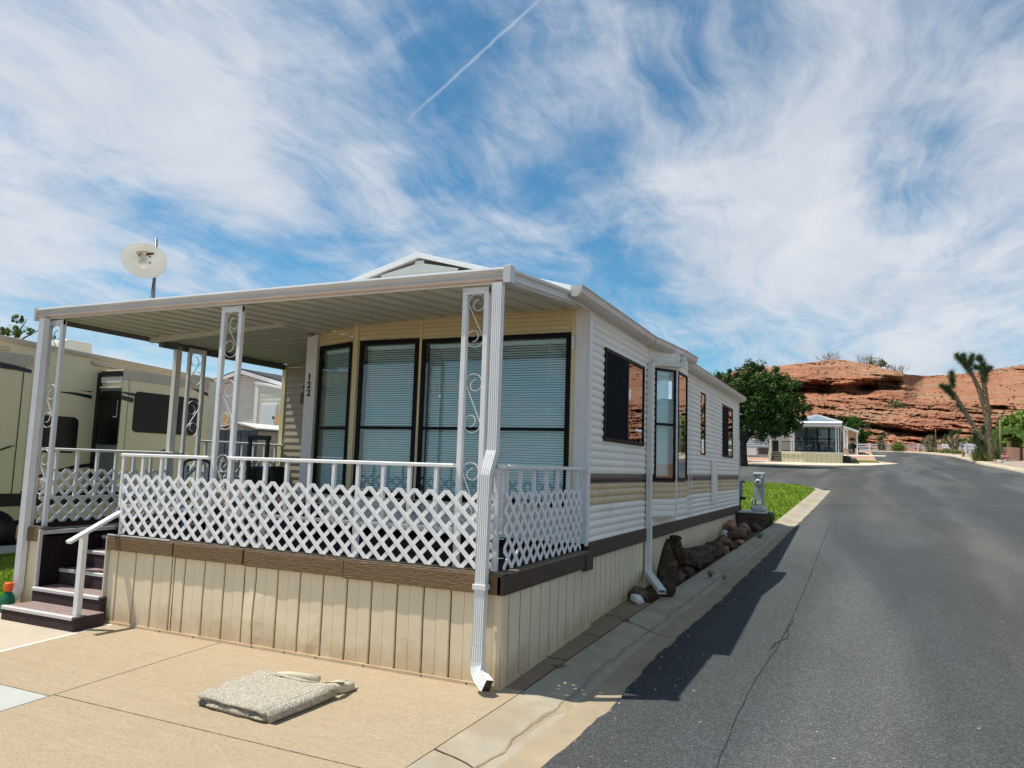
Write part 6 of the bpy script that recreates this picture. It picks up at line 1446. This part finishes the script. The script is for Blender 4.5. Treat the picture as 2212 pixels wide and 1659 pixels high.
# ================================================================ FENCES
fw=mat('fence_white',(.74,.74,.74),.5,.04,3)
def fence(pts,h,rails,name,label,step=2.4,railh=.14,picket=None,off=0,hs=None):
    h0=h
    f=thing(name,(pts[0][0],pts[0][1],zg(pts[0][1])),label,'fence')
    for (xa,ya),(xb,yb) in zip(pts,pts[1:]):
        Ln=math.hypot(xb-xa,yb-ya); n=max(1,round(Ln/step))
        for i in range(n):
            sc_=lerp(hs,ya+(yb-ya)*i/n) if hs else 1; h=h0*sc_
            p=(xa+(xb-xa)*i/n,ya+(yb-ya)*i/n); q=(xa+(xb-xa)*(i+1)/n,ya+(yb-ya)*(i+1)/n)
            mb=MB(); mb.box(p[0]-.065,p[0]+.065,p[1]-.065,p[1]+.065,zg(p[1])-.3,zg(p[1])+h+.08+off); mb.build('post',fw,f)
            for r in rails:
                mb=MB(); mb.bar((*p,zg(p[1])+r*sc_+off),(*q,zg(q[1])+r*(lerp(hs,q[1]) if hs else 1)+off),.04,railh*sc_); mb.build('rail',fw,f)
            if picket:
                mb=MB(); k=int(math.hypot(q[0]-p[0],q[1]-p[1])/picket)
                for j in range(k):
                    t=(j+.5)/k; x=p[0]+(q[0]-p[0])*t; y=p[1]+(q[1]-p[1])*t; mb.box(x-.05,x+.05,y-.035,y-.02,zg(y)+.02+off,zg(y)+h+off)
                mb.build('pickets',fw,f)
    return f
fence([(1.2,90.2),(6.5,90.8),(11.2,92.5)],0.86,(.20,.48,.76),'rail_fence','white three-rail fence across the end of the street below the red hill',2.6,.15)
fence([(11.3,92.4),(13.6,84.5),(14.3,77.5)],1.25,(.2,.65,1.10),'picket_fence','white crosshatched picket and rail fence right of the three-rail fence',2.2,.15,picket=.26,off=.08,hs=[(77,1),(84,.9),(92.4,.66)])
# brown wall on the right
bw=mat('brown_wall',(.33,.18,.12),.85,.15,1.5,.4,6,bdist=.02)
wall=thing('block_wall',(15.3,66,zg(66)),'brown block wall with dark posts behind the stop sign','wall')
wz0,wz1=None,None
wp=[(13.3,76.5),(13.7,70),(14.16,64.3),(15.0,58),(16.4,50)]
for (xa,ya),(xb,yb) in zip(wp,wp[1:]):
    mb=MB(); mb.bar((xa,ya,zg(ya)+.50),(xb,yb,zg(yb)+.50),.18,1.3); mb.build('wall_panel',bw,wall)
    mb=MB(); mb.box(xb-.12,xb+.12,yb-.12,yb+.12,zg(yb)-.2,zg(yb)+1.25); mb.build('wall_post',mat('wall_post',(.10,.05,.035),.8),wall)
# white pergola frame above the wall
a,b=at(Kz(1960,690),72),at(Kz(2205,650),72); pg=thing('patio_cover',(a.x,72,zg(72)),'white patio cover frame standing above the brown wall at the right edge','patio cover')
mb=MB(); mb.bar(a,(b.x+1.5,66,b.z+.2),.12,.22); mb.build('beam',fw,pg)
for px in (1985,2100,2205):
    p=at(Kz(px,700),72); mb=MB(); mb.box(p.x-.05,p.x+.05,71.95,72.05,zg(72),p.z); mb.build('post',fw,pg)

# ================================================================ DESERT PLANTS
jt_trunk=mat('joshua_bark',(.21,.165,.105),.95,.5,14,1,12,spec=.1,stretch=(1,1,.5),bdist=.06); jt_leaf=mat('joshua_leaf',(.07,.115,.04),.6,.4,3,spec=.2,c2=(.19,.24,.08),c2s=3,c2t=.6)
jt_dead=mat('dead_leaf',(.26,.21,.12),.9,.4,9,spec=.1)
def spikes(mb,p,axis,n,l,rr,back=.35,w=.016):
    axis=axis.normalized()
    for _ in range(n):
        d=V((rr.gauss(0,1),rr.gauss(0,1),rr.gauss(0,1))).normalized(); d=(d+axis*back).normalized(); s_=d.cross(V((rr.gauss(0,1),rr.gauss(0,1),rr.gauss(0,1)))).normalized()*w; ll=l*rr.uniform(.7,1.15)
        mb.add([p-s_,p+s_,p+d*ll],[(0,1,2)])
def leafy(mb,a,b,r,n,l,rr):
    a,b=V(a),V(b)
    for _ in range(n): spikes(mb,a+(b-a)*rr.random()+V((rr.uniform(-1,1),rr.uniform(-1,1),rr.uniform(-1,1)))*r*.3,(b-a),1,l,rr,.4)
def joshua(name,label,y,limbs,leaf,seed,Z=Kz,spl=.30,dens=240):
    rr=random.Random(seed); base=at(Z(*limbs[0][0][0]),y); g=zg(y)
    t=thing(name,(base.x,y,g),label,'joshua tree','joshua trees along the street'); mb=MB(); md=MB()
    for li,(pts,rad) in enumerate(limbs):
        P=[]
        for i,p in enumerate(pts): q=at(Z(*p),y); P.append(V((q.x,y+.15*noise.noise(V((i*3,li*5,seed))),q.z)))
        if li==0: P[0].z=min(P[0].z,g)-.1
        # refine & roughen
        F=[];R=[]
        for i in range(len(P)-1):
            for k in range(5): t_=k/5; F.append(P[i].lerp(P[i+1],t_)); R.append((rad[0]+(rad[1]-rad[0])*(i+t_)/(len(P)-1)))
        F.append(P[-1]);R.append(rad[1]); o=len(mb.v); mb.tube(F,R,14)
        for j in range(o,len(mb.v)):
            x,yy,z=mb.v[j]; k=.16*rad[0]; mb.v[j]=(x+k*noise.noise(V((x*5,yy*5,z*3))),yy+k*noise.noise(V((x*5+7,yy*5,z*3))),z+k*noise.noise(V((x*5,yy*5+9,z*3))))
        for i in range(int(sum(R)*40)):
            k=rr.randrange(len(F)-1); c=F[k].lerp(F[k+1],rr.random()); a=rr.uniform(0,6.28); d=V((math.cos(a),math.sin(a),rr.uniform(-.9,-.3))); p=c+V((math.cos(a),math.sin(a),0))*R[k]*.92; s_=V((-math.sin(a),math.cos(a),0))*.035; md.add([p-s_,p+s_,p+d.normalized()*.20],[(0,1,2)])
    mb.build('trunk',jt_trunk,t,smooth=True)
    if md.v: md.build('dry_leaves',jt_dead,t,normals=False)
    ml=MB()
    for (pa,pb,n) in leaf:
        a=at(Z(*pa),y);b=at(Z(*pb),y); rr_=(b-a).length; leafy(ml,a,b,.25,int(n*dens/100),spl,rr)
    ml.build('crown',jt_leaf,t,normals=False)
    return t
joshua('joshua_tree','tall three-armed Joshua tree at the right kerb, with shaggy bark and dark spiky tips',63.5,
  [([(1790,1560),(1765,1300),(1745,1050),(1725,800),(1700,620),(1690,500)],(.31,.14)),([(1735,1000),(1670,760),(1620,600),(1560,470),(1500,370),(1450,270)],(.19,.11)),([(1745,1330),(1620,1190),(1530,1050),(1440,900),(1370,790),(1300,690)],(.19,.14)),([(1690,500),(1680,400),(1660,300)],(.16,.1)),([(1740,1540),(1660,1400),(1600,1290)],(.2,.14))],
  [((1320,740),(1210,590),300),((1250,660),(1140,570),160),((1290,600),(1270,400),240),((1340,800),(1440,900),90),((1520,400),(1400,230),330),((1410,260),(1335,180),130),((1430,260),(1430,170),110),((1505,320),(1545,180),190),((1695,540),(1700,430),190),((1670,430),(1680,280),240),((1690,400),(1770,340),190),((1650,260),(1630,195),130),((1640,350),(1580,330),90),((1590,1210),(1575,1300),150),((1690,1290),(1670,1340),110),((1690,1090),(1680,1170),80),((1630,1340),(1700,1520),200),((1790,1430),(1810,1540),150),((1580,1230),(1620,1330),110)],1,Z=B2,spl=.46,dens=330)
joshua('joshua_tree','medium Joshua tree with three pale-tipped heads left of the speed sign',86,
  [([(690,960),(670,760),(640,600)],(.20,.13)),([(680,900),(600,760),(530,620)],(.11,.10)),([(710,940),(760,740),(790,520)],(.17,.13)),([(790,800),(800,720),(800,690)],(.12,.1))],
  [((500,660),(540,560),160),((640,620),(620,500),200),((690,560),(680,450),190),((760,520),(830,440),220),((780,760),(790,680),140),((820,680),(850,660),70),((640,780),(600,720),50),((760,860),(770,800),90)],2,spl=.34,dens=130)
joshua('joshua_tree','small many-armed Joshua tree with upright dark stubs before the three-rail fence',89,
  [([(200,940),(190,800),(185,680)],(.3,.28)),([(190,860),(110,780),(45,680)],(.2,.2)),([(200,850),(240,760),(265,690)],(.2,.2)),([(210,880),(290,800),(300,740)],(.17,.18)),([(185,700),(150,640),(150,580)],(.22,.2)),([(185,700),(210,640),(220,580)],(.2,.18))],
  [((45,700),(30,670),110),((265,720),(270,680),110),((150,620),(145,575),110),((215,620),(225,575),110),((180,700),(185,660),110),((300,780),(300,740),80),((120,720),(125,690),60)],3,spl=.34,dens=150)
joshua('joshua_tree','thin leafy Joshua tree farthest left in front of the three-rail fence',89.5,
  [([(575,405),(580,330),(575,220)],(.25,.2)),([(560,300),(535,240),(530,215)],(.15,.14))],
  [((575,240),(560,160),200),((600,180),(625,145),100),((530,230),(515,195),120),((545,400),(610,350),220),((530,370),(520,300),90)],4,Z=Mz,spl=.40,dens=150)
def bushy(name,px,py,y,r,zr_,m,label,n,l=.5,seed=1,w=.02,cat='bush'):
    rr=random.Random(seed); q=at((px,py),y); g=zg(y); mb=MB(); c=V((q.x,y,g))
    for _ in range(n):
        a=rr.uniform(0,6.28); e=rr.uniform(.15,1.5); d=V((math.cos(a)*math.cos(e),math.sin(a)*math.cos(e),math.sin(e)*zr_)); p=c+V((rr.uniform(-1,1),rr.uniform(-1,1),0))*r*.35; L2=r*rr.uniform(.6,1.1); s_=d.cross(V((0,0,1)))
        if s_.length<.01: s_=V((1,0,0))
        s_=s_.normalized()*w; mb.add([p-s_,p+s_,p+d*L2],[(0,1,2)]); k=p+d*L2*rr.uniform(.5,1); dd=(d+V((rr.gauss(0,1),rr.gauss(0,1),rr.gauss(0,1)))*.6).normalized(); mb.add([k-s_,k+s_,k+dd*l*r*.4],[(0,1,2)])
    o=mb.build(name,m,normals=False); tag(o,label,cat); return o
yg=mat('bush_yellowgreen',(.21,.25,.07),.7,.4,2,spec=.1); pg_=mat('bush_palegreen',(.26,.28,.13),.7,.4,2,spec=.1); dg=mat('bush_green',(.10,.14,.045),.7,.4,2,spec=.15)
kx=lambda x,y:Kz(x,y)
def bz(Z,x,y): return Z(x,y)
bushy('yucca_bush',*Mz(840,408),89.5,1.15,1.0,yg,'round olive yucca bush with a dark spiky centre before the rail fence',900,seed=2,w=.03)
bushy('agave',*Kz(200,935),88,.85,.8,pg_,'pale spiky agave clump under the many-armed Joshua tree',420,seed=3,w=.04,cat='agave')
bushy('agave',*Kz(540,980),85,1.0,.6,pg_,'wide pale green agave clump left of the medium Joshua tree base',700,seed=4,w=.04,cat='agave')
bushy('agave',*Kz(780,985),83,.85,.6,yg,'low yellow-green agave clump behind the speed sign post',450,seed=5,w=.04,cat='agave')
bushy('yucca_bush',*Kz(1320,1100),64,1.1,1.3,yg,'yellow-green yucca at the left foot of the tall Joshua tree',600,seed=6,w=.025)
bushy('yucca_bush',*Kz(1250,1010),66,.9,1.6,dg,'dark narrow yucca behind the left foot of the tall Joshua tree',450,seed=16,w=.025)
bushy('yucca_bush',*Kz(1640,1050),66,1.2,1.3,dg,'grey-green yucca between the tall Joshua tree and stop sign',500,seed=7,w=.02)
for k,(px,py,y,r,lab) in enumerate(((480,770,97,1.6,'yellow-green desert shrub behind the fence, below the dark rock ledge'),(1020,735,95,2.0,'olive desert shrub behind the picket fence beside the tall Joshua tree'))):
    q=at(Kz(px,py),y); t=thing('desert_shrub',(q.x,y,zg(y)),lab,'shrub'); crown([(q.x,y,q.z-.3,r*.8,.6),(q.x+1,y,q.z,r*.7,.6),(q.x-.8,y,q.z-.9,r*.9,.7)],2600,.14,leafmat('leaf_olive',(.15,.18,.045),(.24,.24,.08)),t,30+k)
# bright palms / mesquite behind the brown wall
py_=70; q=at(Kz(1900,600),py_); t=thing('mesquite_tree',(q.x,py_,zg(py_)),'bright yellow-green feathery tree behind the brown wall at right edge','tree')
Lb=[]
for px,py,r in ((1650,650,.9),(1720,560,.7),(1830,500,1.1),(1960,420,1.2),(2080,360,1.1),(2200,330,1.4),(2330,330,1.5),(2150,520,1.5),(1950,600,1.3),(2300,520,1.5),(1620,760,.8),(1800,680,1.0)):
    k=at(Kz(px,py),py_); Lb.append((k.x,py_+.6,k.z,r,.9))
crown(Lb,22000,.12,leafmat('leaf_bright',(.17,.27,.04),(.30,.36,.09)),t,40)
mb=MB(); mb.tube([(q.x+1,py_+.6,zg(py_)-.1),(q.x+1.2,py_+.6,q.z)],[.2,.1],8); mb.build('trunk',trunkm,t)
q=at(Kz(1890,690),69); t=thing('fan_palm',(q.x,69,zg(69)),'low fan palm with bright radiating fronds above the brown wall','palm')
rr=random.Random(5); mb=MB()
for i in range(26):
    a=math.radians(rr.uniform(-15,195)); dpt=rr.uniform(-.6,.6); c=V((q.x+math.cos(a)*.9,69+dpt,q.z+math.sin(a)*.7-.1)); mb2=c
    for j in range(13):
        b=a+math.radians(-65+10.8*j); e=c+V((math.cos(b)*.75,dpt*.3,math.sin(b)*.75)); s_=V((-math.sin(b),.3,math.cos(b)))*.035; mb.add([c-s_*.3,(c+e)/2+s_,e,(c+e)/2-s_],[(0,1,2,3)])
mb.build('frond',leafmat('leaf_palm',(.16,.28,.05),(.32,.40,.12)),t,normals=False)
mb=MB(); mb.tube([(q.x,69,zg(69)-.1),(q.x,69,q.z)],[.2,.17],10); mb.build('trunk',jt_trunk,t)
# hill shrubs
for k,(Z,px,py,R_h,r,kind,lab) in enumerate(((B1,1470,225,0,3.2,'bare','bare grey twiggy shrub on the hilltop, left of the two'),(B1,1925,235,0,3.4,'bare','bare twiggy shrub on the hilltop nearest the summit slope'),(B1,2080,300,0,2.6,'leaf','olive shrub patch on the right shoulder of the hilltop'),(B2,560,360,0,2.4,'bare','thin bare shrub on the descending hill edge'),(B2,530,800,0,3.6,'leaf','round grey-green shrub alone on the middle hill slope'))):
    az=ray(*Z(px,py)); a=math.atan2(az.x,az.y); tz=az.z/math.hypot(az.x,az.y)
    top_=lerp(TOP,a)
    if k<4: R=96+(top_-.03)*620+sst(.10,.14,top_)*26; zc_=CAM.z+R*top_
    else: R=96+(tz-.03)*620-2; zc_=CAM.z+R*tz-1.2; r=2.2
    x,y=CAM.x+R*math.sin(a),CAM.y+R*math.cos(a)
    if kind=='bare':
        rr=random.Random(k); mb=MB()
        for i in range(34):
            aa=rr.uniform(0,6.28); e=rr.uniform(.25,1.45); d=V((math.cos(aa)*math.cos(e),math.sin(aa)*math.cos(e),math.sin(e))); p=V((x+rr.uniform(-1.5,1.5),y,zc_-.4)); L2=r*rr.uniform(.5,1); mb.tube([p,p+d*L2*.5,p+d*L2*.8+V((0,0,.2))],[.045,.03,.012],4)
            for _ in range(3):
                d2=(d+V((rr.gauss(0,.5),rr.gauss(0,.5),rr.gauss(0,.5)))).normalized(); mb.tube([p+d*L2*.5,p+d*L2*.5+d2*L2*.45],[.028,.012],3)
        o=mb.build('hilltop_shrub',mat('twig_grey',(.22,.19,.16),.9),normals=False); tag(o,lab,'shrub')
    else:
        t=thing('hill_shrub',(x,y,zc_),lab,'shrub'); crown([(x,y,zc_+r*.3,r*.7,.6),(x+r*.5,y,zc_+r*.1,r*.5,.5),(x-r*.6,y,zc_+.1,r*.5,.5)],1400,.16,leafmat('leaf_sage',(.15,.16,.06),(.22,.22,.10)),t,50+k)
# poles
def pole(Z,p0,p1,y,r,label,m):
    a,b=at(Z(*p0),y),at(Z(*p1),y); mb=MB(); mb.tube([(a.x,y,zg(y)-.1),(b.x,y,b.z)],[r,r*.8],10); mb.lathe((b.x,y,b.z-.4),(0,0,1),[(0,0),(r*1.3,.0),(r*1.3,.12),(0,.15)],8); o=mb.build('pole',m,smooth=True); tag(o,label,'pole')
pm=mat('pole_wood',(.20,.19,.10),.8,.2,4); pm2=mat('pole_thin',(.16,.12,.10),.7,.2,4)
pole(Kz,(1710,1080),(1690,70),63,.09,'tall olive-grey pole standing behind the stop sign',pm)
pole(Kz,(320,930),(298,420),88,.05,'thin dark pole beside the many-armed Joshua tree',pm2)
pole(Mz,(1188,415),(1186,310),89,.07,'short dark post with a box in front of the rail fence',pm2)
pole(Mz,(625,400),(622,200),89.3,.05,'thin pole beside the farthest-left Joshua tree',pm2)
pole(Mz,(1733,480),(1733,430),80,.06,'short black marker post at the kerb near medium Joshua tree',blackm)
pole(Kz,(910,1030),(910,880),73.2,.05,'black post just right of the speed sign post',blackm)
# signs
signred=mat('sign_red',(.52,.008,.015),.4,.03,5); signw=mat('sign_white',(.80,.80,.80),.45,.03,5)
sy_=56.8; c=at(Kz(1793,1008),sy_); Rr=abs(at(Kz(1865,1008),sy_).x-at(Kz(1721,1008),sy_).x)/2/math.cos(math.pi/8)
sg=thing('stop_sign',(c.x,sy_,zg(sy_)),'small red octagonal STOP sign on a short white post','sign')
def octo(r,y): return [(c.x+r*math.cos(math.pi/8+i*math.pi/4),y,c.z+r*math.sin(math.pi/8+i*math.pi/4)) for i in range(8)]
mb=MB(); mb.prism(octo(Rr,sy_),(0,.02,0)); f0=mb.build('sign_border',signw,sg); mb=MB(); mb.prism(octo(Rr*.93,sy_-.004),(0,.003,0)); mb.build('sign_face',signred,f0)
text('STOP',Rr*.70,(c.x,sy_-.007,c.z),(1,0,0),(0,0,1),signw,f0,'letters',bold=.004)
pb=at(Kz(1803,1110),sy_); pw=abs(at(Kz(1830,1200),sy_).x-at(Kz(1778,1200),sy_).x)/2; mb=MB(); mb.box(pb.x-pw,pb.x+pw,sy_+.025,sy_+.10,zg(sy_)-.1,c.z); mb.build('post',signw,sg)
s2y=73.; c=at(Kz(865,775),s2y); hw=abs(at(Kz(905,775),s2y).x-at(Kz(823,775),s2y).x)/2; hh=abs(at(Kz(865,705),s2y).z-at(Kz(865,840),s2y).z)/2
sg=thing('speed_sign',(c.x,s2y,zg(s2y)),'white speed limit 10 sign on a tan post at the right kerb','sign')
mb=MB(); mb.box(c.x-hw,c.x+hw,s2y,s2y+.02,c.z-hh,c.z+hh); f0=mb.build('sign_face',mat('sign_greywhite',(.62,.66,.68),.45),sg)
text('10',hh*1.15,(c.x+.02,s2y-.006,c.z-hh*.25),(1,0,0),(0,0,1),blackm,f0,'digits',bold=.012)
text('SPEED',hh*.34,(c.x,s2y-.006,c.z+hh*.78),(1,0,0),(0,0,1),blackm,f0,'letters'); text('LIMIT',hh*.34,(c.x,s2y-.006,c.z+hh*.48),(1,0,0),(0,0,1),blackm,f0,'letters')
mb=MB(); mb.box(c.x-.02,c.x+.07,s2y+.03,s2y+.10,zg(s2y)-.1,c.z); mb.build('post',mat('post_tan',(.50,.32,.13),.8,.1,5),sg)
# concrete pot and bench by the stop sign
c=at(Kz(1705,1190),60); mb=MB(); zt_=at(Kz(1700,1090),60).z; hw=abs(at(Kz(1780,1150),60).x-at(Kz(1640,1150),60).x)/2
mb.lathe((c.x,60,zg(60)+.05),(0,0,1),[(0,0),(hw*.9,0),(hw,.1),(hw*1.05,zt_-zg(60)-.05),(hw*.9,zt_-zg(60)-.05),(hw*.85,zt_-zg(60)-.2),(0,zt_-zg(60)-.2)],24); o=mb.build('concrete_planter',mat('planter_tan',(.50,.44,.34),.8,.1,5),smooth=True); tag(o,'round tan concrete planter just left of the stop sign','planter')
a=at(Kz(1560,1085),60.5); b=at(Kz(1700,1078),60.5); t=thing('bench',(a.x,60.5,zg(60.5)),'low pale bench between the tall Joshua tree and the planter','bench')
mb=MB(); mb.box(a.x,b.x,60.3,60.8,a.z-.05,a.z+.03); mb.build('seat',mat('planter_tan',(1,1,1)),t)
for xx in (a.x+.35,b.x-.1): mb=MB(); mb.box(xx-.06,xx+.06,60.35,60.75,zg(60.5),a.z-.05); mb.build('leg',jt_trunk,t)
# cypresses by the street, mirrored in the side windows
for k,(x,y,h,lab) in enumerate(((14.3,48,4.3,'tall dark cypress, outside the picture, mirrored in the near side window'),(13.5,49.5,3.4,'shorter dark cypress, outside the picture, second in the window reflection'))):
    t=thing('cypress',(x,y,zg(y)),lab,'tree','cypresses across the street'); crown([(x,y,zg(y)+h*u,(1-u)*.85+.12,1.5) for u in (.15,.3,.45,.6,.75,.88,.97)],9000,.12,leaf_d,t,60+k); mb=MB(); mb.tube([(x,y,zg(y)-.2),(x,y,zg(y)+h*.9)],[.16,.03],8); mb.build('trunk',trunkm,t)
